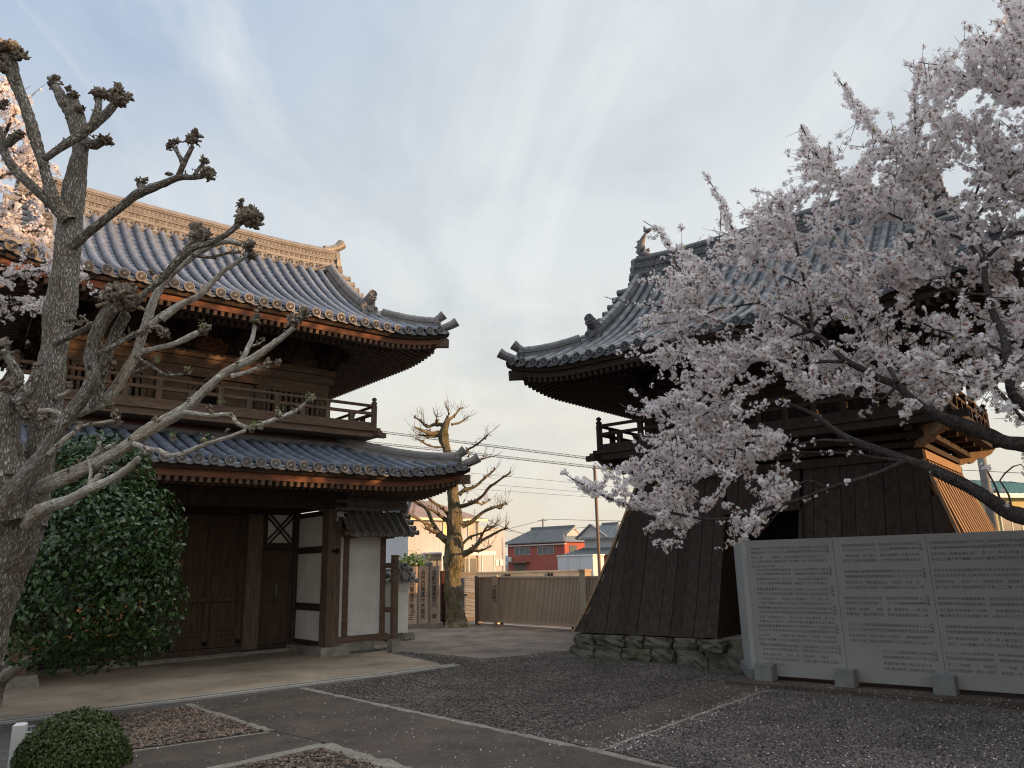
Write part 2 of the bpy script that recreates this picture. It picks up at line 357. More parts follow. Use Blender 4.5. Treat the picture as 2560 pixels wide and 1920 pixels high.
    def down_ridge(s, r_, path, sides, end_n, h=.24, w=.10, name='descending_ridge', boss=True, flare=True):
        """path runs from high to low; layered strips with a round cap, an ogre plaque and a jutting cap tile at the low end"""
        mb = MB(); path = [Vector(p) for p in path]
        for w_, lo, hi in ((w * 1.25, -.04, .05), (w * .95, .05, .075), (w * .8, .075, .125), (w * 1.05, .125, .15), (w * .95, .155, .18)):
            mb.strip_path(path, [sd * w_ for sd in sides], lo * h / .24, hi * h / .24)
        capz = Vector((0, 0, .195 * h / .24))
        cp = [p + capz for p in path]; rr = [.075] * len(cp)
        if flare:
            e = Vector(end_n); cp += [cp[-1] + e * .10 + Vector((0, 0, .05)), cp[-1] + e * .19 + Vector((0, 0, .12))]; rr += [.082, .10]
        cover = []
        mb.tube(cp, rr, 10)
        # lapped joints on the cap and a row of small rings on the flanks
        acc = 0
        for i in range(1, len(path)):
            seg = (path[i] - path[i - 1]); acc += seg.length
            if acc > .28:
                acc = 0; t = seg.normalized(); mb.tube([cp[i] - t * .006, cp[i] + t * .006], .083, 10)
        for i in range(len(path) - 1):
            seg = path[i + 1] - path[i]; k = max(1, int(seg.length / .075))
            for j in range(k):
                p = path[i] + seg * ((j + .5) / k) + Vector((0, 0, .10 * h / .24))
                for sg in (-1, 1): mb.disc(p + sides[i] * (sg * w * .82), sides[i] * sg, .022, .014, 6)
        mb.build(name, s.T2, r_)
        e = Vector(end_n).normalized(); p = path[-1]; sd = e.cross(Vector((0, 0, 1))).normalized()
        pl = MB()
        ol = [(-.15, -.10), (-.21, -.05), (-.16, .02), (-.20, .12), (-.12, .16), (-.13, .24), (-.05, .28), (.05, .28), (.13, .24), (.12, .16), (.20, .12), (.16, .02), (.21, -.05), (.15, -.10)]
        k = h / .24
        pl.prism([(x * k * .9, y * k) for x, y in ol], p + e * .05, sd, (0, 0, 1), .07)
        pl.disc(p + e * .10 + Vector((0, 0, .09 * k)), e, .07, .05, 14)
        for x, y in ((-.13, -.06), (.13, -.06), (-.05, -.08), (.05, -.08), (-.14, .12), (.14, .12)): pl.torus(p + e * .09 + sd * x * k * .9 + Vector((0, 0, y * k)), e, .03, .013, 9, 4)
        if boss:
            q = p + Vector((0, 0, .30 * k)); pl.tube([q - e * .16 + Vector((0, 0, -.03)), q + e * .20 + Vector((0, 0, .06))], [.075, .085], 14)
            pl.disc(q + e * .205 + Vector((0, 0, .062)), e + Vector((0, 0, .28)), .09, .04, rosette=True)
        pl.build('ogre_tile', s.T2, r_)
    def corner_ridges(s, r_, d_top, which=(0, 1, 2, 3), h=.20):
        for c in which:
            sx = 1 if c in (0, 1) else -1; sy = -1 if c in (0, 3) else 1      # 0 front right,1 back right,2 back left,3 front left
            path = []; n = 10
            for i in range(n + 1):
                d = d_top + (.22 - d_top) * i / n; p = s.pt(0, s.a - d, d); p = Vector((s.cx + sx * (s.a - d), s.cy + sy * (s.b - d), p.z + .05)); path.append(p)
            sd = Vector((-sy, sx, 0)).normalized(); s.down_ridge(r_, path, [sd] * len(path), Vector((sx, sy, 0)).normalized(), h, .085, 'corner_ridge', boss=False)
            # lower corner tile jutting past the eave
            mb = MB(); e = Vector((sx, sy, 0)).normalized(); p = path[-1]
            mb.tube([p + e * -.05 + Vector((0, 0, -.02)), p + e * .18 + Vector((0, 0, -.01)), p + e * .36 + Vector((0, 0, .06)), p + e * .46 + Vector((0, 0, .12))], [.08, .08, .085, .10], 10)
            mb.build('corner_tile', s.T2, r_)
    def gables(s, r_, mats):
        """verge tiles lying across the gable edge, barge boards and the gable wall, both ends"""
        for sg in (-1, 1):
            xg = s.cx + sg * (s.a - s.dk); vt = MB()
            for sy in (-1, 1):
                d = s.dk + .10
                while d < s.D:
                    z = s.ze + s.prof(d); y = s.cy + sy * (s.b - d)
                    vt.tube([(xg - sg * .02, y, z + .04), (xg + sg * .18, y, z + .05), (xg + sg * .36, y, z + .045)], [.066, .07, .074], 9)
                    vt.disc((xg + sg * .37, y, z + .045), (sg, 0, 0), .08, .03, rosette=True)
                    d += .215
            vt.build('verge_tiles', s.T2, r_)
            g = MB(); zs = []
            for j in range(9):
                d = s.dk + (s.D - s.dk) * j / 8; zs.append((s.b - d, s.ze + s.prof(d)))
            ol = [(-y, z - .12) for y, z in zs] + [(y, z - .12) for y, z in reversed(zs)]
            g.prism(ol, (xg - sg * .12, s.cy, 0), (0, 1, 0), (0, 0, 1), .06)
            g.build('gable_wall', mats['dark'], r_)
            b = MB()
            for sy in (-1, 1):
                path = [Vector((xg + sg * .20, s.cy + sy * y, z - .10)) for y, z in zs]
                b.strip_path(path, [(.03, 0, 0)] * len(path), -.26, 0)
            b.build('barge_board', mats['red'], r_)
    def eaves(s, wx, wy, mats, rz=.22, drop=.16, name='eave'):
        """soffit, fascia boards, rafters in two tiers and corner beams; wx, wy = overhang from eave to wall along x and y"""
        ov = (wy, wx, wy, wx)
        soff = MB(); fas = MB(); raf = MB(); lath = MB()
        def zs(side, w, d):
            half = s.a if side in (0, 2) else s.b
            return s.ze - drop + s.lift(half - abs(w), d * .6) + rz * max(0, d - .1)
        def P(side, w, d, dz=0):
            p = s.pt(side, w, d); p.z = zs(side, w, d) + dz; return p
        for side in range(4):
            half = s.a if side in (0, 2) else s.b; o = s.OUT[side]; nr = s.NRM[side]
            n = 40; ws = [-half + 2 * half * i / n for i in range(n + 1)]
            rows = []
            for w in ws:
                rows.append([P(side, w, min(d, half - abs(w)) if half - abs(w) > .02 else .02, .04) for d in (.04, .5, 1.0, ov[side])])
            soff.ring_extrude(rows, False, False)
            # closing strip between the soffit edge and the tiles
            soff.ring_extrude([[P(side, w, .04, .04), s.pt(side, w, .02, -.035)] for w in ws], False, False)
            cl = lambda w: max(-half + .14, min(half - .14, w))
            path = [P(side, cl(w), .14) for w in ws]
            fas.ring_extrude([[p + nr * .03 + Vector((0, 0, -.075)), p + nr * .03 + Vector((0, 0, .045)), p - nr * .05 + Vector((0, 0, .045)), p - nr * .05 + Vector((0, 0, -.075))] for p in path], True, True)
            path = [P(side, max(-half + .07, min(half - .07, w)), .07) for w in ws]
            lath.ring_extrude([[p + nr * .03 + Vector((0, 0, .045)), p + nr * .03 + Vector((0, 0, .115)), p - nr * .05 + Vector((0, 0, .115)), p - nr * .05 + Vector((0, 0, .045))] for p in path], True, True)
            q = .121; k = int((half - .2) / q)
            for i in range(-k, k + 1):
                w = i * q; t = half - abs(w); dm = min(ov[side], t)
                if dm < .3: continue
                d1 = min(dm, .95)
                raf.bar(P(side, w, .12, -.115), P(side, w, d1, -.095), .055, .075)
                if dm > .8: raf.bar(P(side, w, .72, -.165), P(side, w, dm, -.13), .06, .085)
        for sx in (-1, 1):
            for sy in (-1, 1):
                m = min(wx, wy); a_ = Vector((s.cx + sx * (s.a - .02), s.cy + sy * (s.b - .02), s.ze - drop + s.L * .95 - .10)); b_ = Vector((s.cx + sx * (s.a - m), s.cy + sy * (s.b - m), s.ze - drop + rz * m - .16))
                raf.bar(a_, b_, .13, .17)
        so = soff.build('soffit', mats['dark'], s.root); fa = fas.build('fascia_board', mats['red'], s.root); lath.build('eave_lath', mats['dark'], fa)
        raf.build('rafters', mats['rafter'], s.root)
def brackets(mb, x0, x1, y, sgn, zlo, zhi, along='x', pitch=.9, fixed=None):
    n = max(1, int(round((x1 - x0) / pitch)))
    for i in range(n + 1):
        w = x0 + (x1 - x0) * i / n
        for k in range(3):
            z = zlo + (zhi - zlo) * k / 3; o = .12 + .2 * k; hw = .16 + .09 * k
            def B(a0, b0, z0, a1, b1, z1):
                if along == 'x': mb.box(a0, b0, z0, a1, b1, z1)
                else: mb.box(b0, a0, z0, b1, a1, z1)
            B(w - hw, y, z, w + hw, y + sgn * .10, z + .09); B(w - .05, y - sgn * .02, z + .002, w + .05, y + sgn * (o + .1), z + .088)
            for q in (-1, 0, 1): B(w + q * (hw - .05) - .055, y - sgn * .012, z + .092, w + q * (hw - .05) + .055, y + sgn * .112, z + (zhi - zlo) / 3 - .004)
            B(w - .07, y + sgn * o, z + .09, w + .07, y + sgn * (o + .13), z + (zhi - zlo) / 3 - .003)
def cap_post(mb, x, y, z0, z1, r=.055, mi=0):
    """octagonal newel with a lotus-bud finial"""
    prof = [(r, z0), (r, z1 - .17), (r * .82, z1 - .165), (r * .82, z1 - .14), (r * 1.02, z1 - .135), (r * .95, z1 - .10), (r * .55, z1 - .085), (r * .55, z1 - .07), (r * .9, z1 - .05), (r * .8, z1 - .025), (r * .3, z1)]
    mb.ring_extrude([[(x + rr * math.cos(k * math.pi / 6), y + rr * math.sin(k * math.pi / 6), z) for k in range(12)] for rr, z in prof], True, True, mi)
def balcony(root, x0, x1, y0, y1, zf, zt, wood, woodz, pitch=1.0, poke=.26):
    """railing round a balcony floor; x0..x1, y0..y1 = lines of the rail posts"""
    fl = MB(); fl.box(x0 - .10, y0 - .10, zf - .07, x1 + .10, y1 + .10, zf)
    fl.box(x0 - .06, y0 - .06, zf - .19, x1 + .06, y1 + .06, zf - .072)
    for x, sx in ((x0, -1), (x1, 1)):
        for y, sy in ((y0, -1), (y1, 1)):
            fl.bar((x + sx * .02, y, zf - .125), (x + sx * poke, y, zf - .125), .10, .10)
            fl.bar((x, y + sy * .02, zf - .127), (x, y + sy * poke, zf - .127), .098, .098)
    f = fl.build('balcony_floor', wood, root)
    H = zt - zf
    rl = MB()
    for (a, b) in (((x0, y0), (x1, y0)), ((x1, y0), (x1, y1)), ((x1, y1), (x0, y1)), ((x0, y1), (x0, y0))):
        A, B = Vector((*a, 0)), Vector((*b, 0)); t = (B - A).normalized(); A2 = A + t * .05; B2 = B - t * .05
        z = Vector((0, 0, 1))
        rl.bar(A2 + z * (zf + .06), B2 + z * (zf + .06), .08, .10); rl.bar(A2 + z * (zf + H * .56), B2 + z * (zf + H * .56), .06, .055)
        rl.tube([A2 + z * (zf + H * .86), B2 + z * (zf + H * .86)], .032, 8)
    R = rl.build('railing', wood, f)
    ps = [(x0, y0), (x1, y0), (x1, y1), (x0, y1)]
    for p in ps:
        m = MB(); cap_post(m, p[0], p[1], zf - .02, zt + .10, .058); m.build('newel_post', woodz, f)
    for (a, b) in (((x0, y0), (x1, y0)), ((x1, y0), (x1, y1)), ((x1, y1), (x0, y1)), ((x0, y1), (x0, y0))):
        A, B = Vector((*a, 0)), Vector((*b, 0)); n = max(2, int(round((B - A).length / (pitch / 2))))
        for i in range(1, n):
            p = A + (B - A) * (i / n); m = MB(); top = zf + (H * .82 if i % 2 == 0 else H * .53)
            m.box(p.x - .042, p.y - .042, zf + .11, p.x + .042, p.y + .042, top)
            if i % 2 == 0: m.box(p.x - .05, p.y - .05, top - .035, p.x + .05, p.y + .05, top + .008)
            m.build('baluster', woodz, f)
    return f

# ------------------------------------------------------------------ the temple gate
GA = rad(90 - 50.15)
gate = tag(empty('temple_gate', (-3.58, 14.88, 0), GA), 'two-storey dark timber temple gate with blue-grey tiled roofs and a railed balcony', 'temple gate')
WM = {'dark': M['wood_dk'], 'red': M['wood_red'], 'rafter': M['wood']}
U = Roof(gate, -2.5, 1.55, 4.16, 3.2, 6.04, .42, .074, 2.2, .24, 1.5, 3.08, 1.15)
r_ = U.tiles(); zr, bend, f = U.ridge(r_, .15, 3.08, .62)
for sg in (-1, 1): U.ridge_end(r_, -2.5 + sg * 3.08, sg, zr + .10, f)
def fall(Rf, r_, off=.10):
    for sg in (-1, 1):
        for side in (0, 2):
            w = sg * (Rf.a - Rf.dk - off); n = 14
            path = [Rf.pt(side, w, Rf.D - .15 + (Rf.dk + .02 - (Rf.D - .15)) * i / n, .07) for i in range(n + 1)]
            Rf.down_ridge(r_, path, [Vector((1, 0, 0))] * (n + 1), Rf.NRM[side], .26, .105)
fall(U, r_); U.corner_ridges(r_, 1.0); U.gables(r_, WM)
U.eaves(1.84, 1.83, WM)
Lw = Roof(gate, -2.5, 1.55, 4.45, 3.5, 3.23, .28, .045, 2.0, .26, 1.9, 1.95, None)
r2 = Lw.tiles(); Lw.corner_ridges(r2, 1.85, h=.20); Lw.eaves(1.95, 1.95, WM, rz=.12, drop=.15)
# flashing courses where the lower roof meets the upper storey
mb = MB()
for o, z0, z1 in ((.14, 3.93, 3.99), (.09, 3.992, 4.03), (.05, 4.032, 4.06)): mb.box(-5 - o, -o, z0, o, 3.1 + o, z1)
mb.tube([(-5.16, -.2, 3.96), (.16, -.2, 3.96)], .06, 8); mb.build('flashing_tiles', M['tile2'], r2)

def build_gate():
    W_, WZ, D_ = M['wood'], M['woodz'], M['wood_dk']
    # lower storey --------------------------------------------------
    for x in (-5.0, 0.0):
        for y in (0.0, 1.55, 3.1):
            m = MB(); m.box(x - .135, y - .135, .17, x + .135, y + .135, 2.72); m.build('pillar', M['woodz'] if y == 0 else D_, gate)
            if y != 1.55:
                s_ = MB(); s_.hexa([(x - .30, y - .30, 0), (x + .30, y - .30, 0), (x + .30, y + .30, 0), (x - .30, y + .30, 0)], [(x - .27, y - .27, .172), (x + .27, y - .27, .172), (x + .27, y + .27, .172), (x - .27, y + .27, .172)]); s_.build('pillar_footing', M['stone'], gate)
    for x in (-5.0, 0.0):                                                     # long footing under the wing walls
        s_ = MB(); s_.box(x - .2, .30, 0, x + .14, 1.75, .14); s_.build('wall_footing', M['stone'], gate)
    # wing walls (white plaster in dark frames)
    for x, sg in ((0.0, -1), (-5.0, 1)):
        xo = x - .062; x1 = x + .062
        for z0, z1 in ((.245, .80), (.94, 1.90), (2.03, 2.62)):
            p = MB(); p.box(x - .045, .14, z0 + .001, x + .045, 1.40, z1 - .001); p.build('plaster_panel', M['plaster'], gate)
        for za, zb in ((.16, .245), (.80, .94), (1.90, 2.03), (2.62, 2.72)):
            fr = MB(); fr.box(xo, .134, za, x1, 1.42, zb); fr.build('panel_rail', D_, gate)
    # front beams
    m = MB(); m.box(-5.25, -.11, 2.73, .25, .11, 3.05); m.build('front_beam', D_, gate)
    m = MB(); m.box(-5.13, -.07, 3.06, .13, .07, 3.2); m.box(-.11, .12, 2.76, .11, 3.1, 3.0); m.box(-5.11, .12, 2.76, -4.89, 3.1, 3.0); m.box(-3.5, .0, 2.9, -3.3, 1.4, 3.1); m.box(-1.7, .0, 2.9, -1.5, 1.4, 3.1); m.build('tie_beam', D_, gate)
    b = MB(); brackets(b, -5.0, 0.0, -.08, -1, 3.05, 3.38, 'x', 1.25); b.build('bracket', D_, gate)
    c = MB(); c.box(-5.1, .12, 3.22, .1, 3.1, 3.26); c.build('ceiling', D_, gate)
    # door wall at y=1.55
    yd = 1.50
    m = MB(); m.box(-5.0, 1.46, 2.70, 0, 1.64, 3.2); m.build('lintel', D_, gate)
    for x in (-4.03, -.97):
        m = MB(); m.box(x - .15, 1.38, .10, x + .15, 1.66, 2.70); m.build('door_post', M['woodz'], gate)
    st = MB(); st.box(-4.85, 1.30, 0, -.2, 1.8, .075); st.box(-3.9, 1.20, 0, -1.1, 1.298, .06); st.build('threshold_step', M['stone'], gate)
    sill = MB(); sill.box(-3.88, 1.40, .076, -1.12, 1.60, .18); sill.build('threshold_beam', M['door'], gate)
    for sg in (-1, 1):
        x0, x1 = (-3.87, -2.51) if sg < 0 else (-2.49, -1.13)
        d = MB(); d.box(x0, 1.52, .19, x1, 1.57, 2.69); dl = d.build('door', M['door'], gate)
        f_ = MB()
        for x in (x0 + .05, (x0 + x1) / 2, x1 - .05): f_.box(x - .05, 1.488, .19, x + .05, 1.519, 2.68)
        for a, z in ((.05, .235), (.035, .44), (.03, 1.60), (.05, 2.63)):
            for xa, xb in ((x0 + .101, (x0 + x1) / 2 - .051), ((x0 + x1) / 2 + .051, x1 - .101)): f_.box(xa, 1.490, z - a, xb, 1.519, z + a)
        for xa, xb in ((x0 + .13, (x0 + x1) / 2 - .08), ((x0 + x1) / 2 + .08, x1 - .13)): f_.box(xa, 1.505, .5, xb, 1.5195, 1.54); f_.box(xa, 1.505, .305, xb, 1.5195, .385)
        f_.build('door_rails', M['door'], dl)
        for x in (x0 + .05, x1 - .05, (x0 + x1) / 2): s_ = MB(); s_.disc((x, 1.482, .27), (0, -1, 0), .045, .025, 12); s_.build('door_stud', M['black'], dl)
    bb = MB(); bb.box(-3.98, 1.44, 1.03, -1.02, 1.487, 1.11); bb.box(-1.2, 1.41, 1.0, -1.13, 1.439, 1.14); bb.build('door_bar', M['door'], gate)
    for sg, xa, xb in ((1, -.80, -.10), (-1, -4.9, -4.2)):
        d = MB(); d.box(xa, 1.50, .16, xb, 1.56, 2.0); k = d.build('wicket_door', M['door'], gate)
        f_ = MB()
        for x in (xa + .04, xb - .04): f_.box(x - .04, 1.47, .16, x + .04, 1.499, 1.99)
        for z in (.2, .60, 1.02, 1.45, 1.94): f_.box(xa + .081, 1.472, z - .035, xb - .081, 1.499, z + .035)
        f_.build('door_rails', M['door'], k)
        hd = MB(); hd.box((xa + xb) / 2 - .006, 1.485, 1.02 + .06, (xa + xb) / 2 + .006, 1.4995, 1.30); hd.build('door_handle', M['metal'], k)
        l = MB(); l.box(xa - .02, 1.44, 2.01, xb + .05, 1.60, 2.13); l.build('lintel', D_, gate); l = MB(); l.box(xa - .02, 1.44, .09, xb + .05, 1.6, .155); l.build('door_sill', D_, gate)
        p = MB(); p.box(xa + .12, 1.52, 2.13, xb - .05, 1.55, 2.70); pp = p.build('plaster_panel', M['plaster'], gate)
        x_ = MB(); a0, b0 = xa + .12, xb - .05; c_ = ((a0 + b0) / 2, 1.505, 2.415)
        for q in (-1, 1):
            for o in (-.055, .055):
                x_.bar((a0 + .0, 1.506 + (q > 0) * .002, 2.415 - q * .285 + o), (b0, 1.506 + (q > 0) * .002, 2.415 + q * .285 + o), .026, .036, (0, 0, 1))
        x_.box(a0 - .1, 1.50, 2.131, a0, 1.56, 2.70); x_.box(b0, 1.50, 2.131, b0 + .1, 1.56, 2.70); x_.build('lattice', D_, pp)
    bk = MB(); bk.box(-5.0, 1.66, .0, 0, 1.70, 3.2); bk.build('back_boarding', D_, gate)
    # upper storey ---------------------------------------------------
    sk = MB(); sk.box(-5.02, -.02, 4.055, .02, 3.12, 4.135); sk.box(-5.12, -.12, 4.137, .12, 3.22, 4.20)
    k = sk.build('balcony_base', M['wood_red'], gate)
    cb = MB()
    for i in range(7):
        x = -4.95 + i * .82
        cb.box(x - .17, -.40, 4.145, x + .17, -.13, 4.2); cb.box(x + .10, -.43, 4.09, x + .17, -.12, 4.145)
    cb.build('corbel', M['wood'], gate)
    bal = balcony(gate, -5.55, .55, -.58, 3.68, 4.30, 4.83, M['wood'], M['woodz'], 1.0)
    # walls
    x0, x1, y0, y1 = -4.82, -.18, .18, 2.92
    w_ = MB(); w_.box(x0 + .06, y0 + .08, 4.25, x1 - .06, y1 - .08, 6.2); w_.build('upper_wall', M['wood'], gate)
    for x in (x0, -3.5, -1.5, x1):
        for y in (y0, y1):
            m = MB(); m.tube([(x, y + (.06 if y == y0 else -.06), 4.25), (x, y + (.06 if y == y0 else -.06), 5.75)], .10, 14); m.build('upper_pillar', M['woodz'], gate, True)
    for y in (.95, 2.1):
        for x in (x0 + .06, x1 - .06): m = MB(); m.tube([(x, y, 4.25), (x, y, 5.75)], .10, 12); m.build('upper_pillar', M['woodz'], gate, True)
    fr = MB()
    fr.box(x0 - .08, y0 - .03, 5.07, x1 + .08, y0 + .05, 5.24); fr.box(x0 - .12, y0 - .05, 5.245, x1 + .12, y0 + .05, 5.41); fr.box(x0 - .2, y0 - .07, 5.42, x1 + .2, y0 + .05, 5.55)
    fr.box(x1 - .05, y0 + .06, 5.07, x1 + .06, y1, 5.24); fr.box(x1 - .05, y0 + .06, 5.25, x1 + .1, y1, 5.41); fr.box(x1 - .05, y0 + .06, 5.42, x1 + .14, y1, 5.55)
    fr.box(x1 + .081, y0 - .01, 5.27, x1 + .2, y0 + .05, 5.38); fr.box(x0, y0 - .02, 4.26, x1, y0 + .05, 4.40)
    fr.build('frieze_beam', M['wood'], gate)
    # lattice windows in the outer bays
    for xa, xb in ((-1.38, -.36), (-4.64, -3.62)):
        bkk = MB(); bkk.box(xa, y0 + .055, 4.42, xb, y0 + .079, 5.0); win = bkk.build('lattice_window', M['black'], gate)  # black sheet behind the bars stands for the unlit inside
        g = MB(); n = 9
        for i in range(n): x = xa + (xb - xa) * (i + .5) / n; g.box(x - .028, y0 + .0, 4.41, x + .028, y0 + .05, 5.0)
        g.box(xa - .07, y0 - .02, 5.0, xb + .07, y0 + .07, 5.069); g.box(xa - .07, y0 - .02, 4.41, xa - .005, y0 + .07, 5.0); g.box(xb + .005, y0 - .02, 4.41, xb + .07, y0 + .07, 5.0)
        g.build('window_bars', M['woodz'], win)
    # panelled bay beside a bell-shaped opening
    for xa, xb in ((-2.24, -1.62), (-3.38, -2.76)):
        g = MB(); g.box(xa, y0 + .03, 4.41, xa + .05, y0 + .075, 5.06); g.box(xb - .05, y0 + .03, 4.41, xb, y0 + .075, 5.06); g.box(xa + .051, y0 + .03, 4.98, xb - .051, y0 + .075, 5.06); g.box(xa + .051, y0 + .03, 4.41, xb - .051, y0 + .075, 4.5); g.build('panel_frame', M['woodz'], gate)
    ol = [(-.26, 0), (-.21, .25), (-.20, .40), (-.12, .47), (-.09, .53), (-.04, .55), (0, .62), (.04, .55), (.09, .53), (.12, .47), (.20, .40), (.21, .25), (.26, 0)]
    op = MB(); op.prism(ol, (-2.5, y0 + .055, 4.42), (1, 0, 0), (0, 0, 1), .06); kw = op.build('bell_window', M['black'], gate)  # black panel on the wall, shade of an opening put into colour
    fm = MB(); n = len(ol)
    for i in range(n - 1):
        a_, b_ = Vector((ol[i][0], 0, ol[i][1])), Vector((ol[i + 1][0], 0, ol[i + 1][1])); o = Vector((-2.5, y0 + .02, 4.42)); fm.tube([o + a_ * 1.08, o + b_ * 1.08], .035, 6)
    fm.build('window_frame', M['woodz'], kw)
    # carved cloud ornament and brackets under the upper eaves
    cv = MB()
    for dx, dz, r in ((-.22, .02, .09), (-.08, .07, .11), (.10, .05, .12), (.24, .02, .08), (0, -.02, .10), (.33, .06, .05), (-.32, .05, .05)): cv.torus((-2.5 + dx, y0 - .09, 5.68 + dz), (0, 1, 0), r * .65, r * .42, 14, 6)
    cv.prism([(-.42, -.04), (-.3, -.10), (0, -.13), (.3, -.10), (.42, -.04), (.3, .1), (0, .16), (-.3, .1)], (-2.5, y0 - .06, 5.68), (1, 0, 0), (0, 0, 1), .06)
    cv.build('cloud_carving', M['wood_red'], gate, True)
    b = MB(); brackets(b, x0, x1, y0 - .05, -1, 5.56, 6.12, 'x', .93); brackets(b, y0, y1, x1 + .05, 1, 5.56, 6.12, 'y', .93); brackets(b, y0, y1, x0 - .05, -1, 5.56, 6.12, 'y', .93)
    b.build('bracket', D_, gate)
    lk = MB(); lk.box(-.06, -.16, 1.90, .06, -.14, 1.95); lk.torus((.05, -.165, 1.92), (0, 1, 0), .04, .012, 12, 5); lk.build('pillar_ring', M['black'], gate)
build_gate()

# ------------------------------------------------------------------ the bell tower with its flared skirt
TA = math.atan2(-.62796306, .77824315)
tower = tag(empty('bell_tower', (1.0, 13.86, 0), TA), 'dark planked bell tower with a flared skirt on mossy stones and a hipped tile roof', 'bell tower')
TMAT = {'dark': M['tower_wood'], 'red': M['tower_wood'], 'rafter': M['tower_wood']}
TW, TD = 6.58, 5.0                     # skirt width and depth at the bottom
ZB, ZT, INS = .42, 2.98, .92
def inset(z): s = max(0, min(1, (z - ZB) / (ZT - ZB))); return INS * s ** .88
M['moss_stone'] = mat('mossy_stone', (.185, .168, .148), .95, .2, .35, 4.0, col2=(.068, .070, .040), bump=.7, bscale=22, fine=.25, finescale=35)
def build_tower():
    T = Roof(tower, 3.29, 2.5, 4.05, 3.28, 5.08, .42, .086, 2.2, .25, 1.5, 3.16, 1.15, tm=(M['tile_tower_shaded'], M['tile2_tower_shaded']))
    r_ = T.tiles(); zr, bend, f = T.ridge(r_, .15, 2.92, .62)
    for sg in (-1, 1): T.ridge_end(r_, 3.29 + sg * 2.92, sg, zr + .10, f, flare=False)
    fall(T, r_); T.corner_ridges(r_, 1.0); T.gables(r_, TMAT); T.eaves(1.92, 1.95, TMAT)
    # dolphin-like fish finials standing on the ridge ends, tails up
    for sg in (-1, 1):
        m = MB(); x = 3.29 + sg * 2.72; z0 = zr + .10 + .56
        P = [(x - sg * .12, 0, z0 - .02), (x + sg * .02, 0, z0 + .04), (x + sg * .11, 0, z0 + .16), (x + sg * .10, 0, z0 + .32), (x + sg * .02, 0, z0 + .46), (x - sg * .06, 0, z0 + .56)]
        m.tube([(p[0], 2.5, p[2]) for p in P], [.06, .10, .11, .085, .05, .03], 10)
        xe, ze = P[-1][0], P[-1][2]
        m.prism([(0, -.03), (sg * .06, .02), (sg * .05, .17), (-sg * .02, .07), (-sg * .16, .06), (-sg * .08, -.01)], (xe, 2.5, ze), (1, 0, 0), (0, 0, 1), .05)
        for q, zz in ((.16, .14), (.17, .26), (.12, .38)): m.prism([(0, -.05), (sg * .09, .03), (0, .05)], (x + sg * q, 2.5, z0 + zz), (1, 0, 0), (0, 0, 1), .03)
        for sy in (-1, 1): m.prism([(0, 0), (-sg * .12, .05), (-sg * .10, .13), (sg * .02, .08)], (x + sg * .06, 2.5 + sy * .10, z0 + .10), (1, 0, 0), (0, 0, 1), .025)
        m.build('fish_finial', M['tile2_tower_shaded'], r_, True)
    # mossy footing stones ------------------------------------------
    st = MB(); R = random.Random(5)
    def stone(cx, cy, cz, sx, sy, sz):
        n = 6; vs = []; idx = {}
        def key(i, j, k): return (i, j, k)
        fs = []
        g = [(-1 + 2 * t / 3) for t in range(4)]
        for i in range(4):
            for j in range(4):
                for k in range(4):
                    if 0 < i < 3 and 0 < j < 3 and 0 < k < 3: continue
                    p = Vector((g[i], g[j], g[k])); q = p.normalized() * max(abs(p.x), abs(p.y), abs(p.z)) * 1.12; p = p.lerp(q, .28)
                    jx = 1 + R.uniform(-.13, .10); idx[(i, j, k)] = len(vs); vs.append((cx + p.x * sx * jx, cy + p.y * sy * (1 + R.uniform(-.22, .22)), cz + p.z * sz * (1 + R.uniform(-.10, .10))))
        for a in range(3):
            for b in range(3):
                for fx, rev in ((0, 0), (3, 1)):
                    for ax in range(3):
                        c4 = []
                        for da, db in ((0, 0), (1, 0), (1, 1), (0, 1)):
                            c = [0, 0, 0]; c[ax] = fx; c[(ax + 1) % 3] = a + da; c[(ax + 2) % 3] = b + db; c4.append(idx[tuple(c)])
                        fs.append(tuple(c4) if rev else tuple(reversed(c4)))
        st.add(vs, fs)
    for row, (z, h) in enumerate(((.10, .115), (.30, .095))):
        x = -.02 - .05 * (1 - row)
        while x < TW:
            w = R.uniform(.17, .31)
            if not (row == 1 and 2.95 < x < 3.7): stone(x + w, .10 - .05 * (1 - row) + R.uniform(-.03, .03), z, w * .96, .16, h)
            x += 2 * w
        y = .25
        while y < TD:
            w = R.uniform(.14, .26); stone(.07 - .04 * (1 - row), y + w, z, .14, w * .96, h); stone(TW - .07, y + w, z, .14, w * .96, h); y += 2 * w
    # entrance step stones
    stone(2.74, -.18, .33, .17, .20, .085); stone(3.2, -.16, .16, .26, .20, .15); stone(2.78, -.14, .12, .18, .16, .12); stone(3.7, -.16, .17, .26, .2, .15); stone(2.5, -.2, .07, .12, .1, .08)
    sb = st.build('footing_stones', M['moss_stone'], tower)
    core = MB(); core.box(.2, .2, .0, TW - .2, TD - .2, .40); core.build('footing_fill', M['stone'], sb)
    # skirt of vertical planks ---------------------------------------
    NZ = 9
    def front_pt(x, z, side, off=0):
        i = inset(z) + off
        if side == 0: return Vector((x, i, z))
        if side == 2: return Vector((TW - x, TD - i, z))
        if side == 3: return Vector((i, TD - x, z))
        return Vector((TW - i, x, z))
    def z_of_inset(i): return ZB + (ZT - ZB) * (max(0, min(1, i / INS))) ** (1 / .88)
    pls = []; bats = []
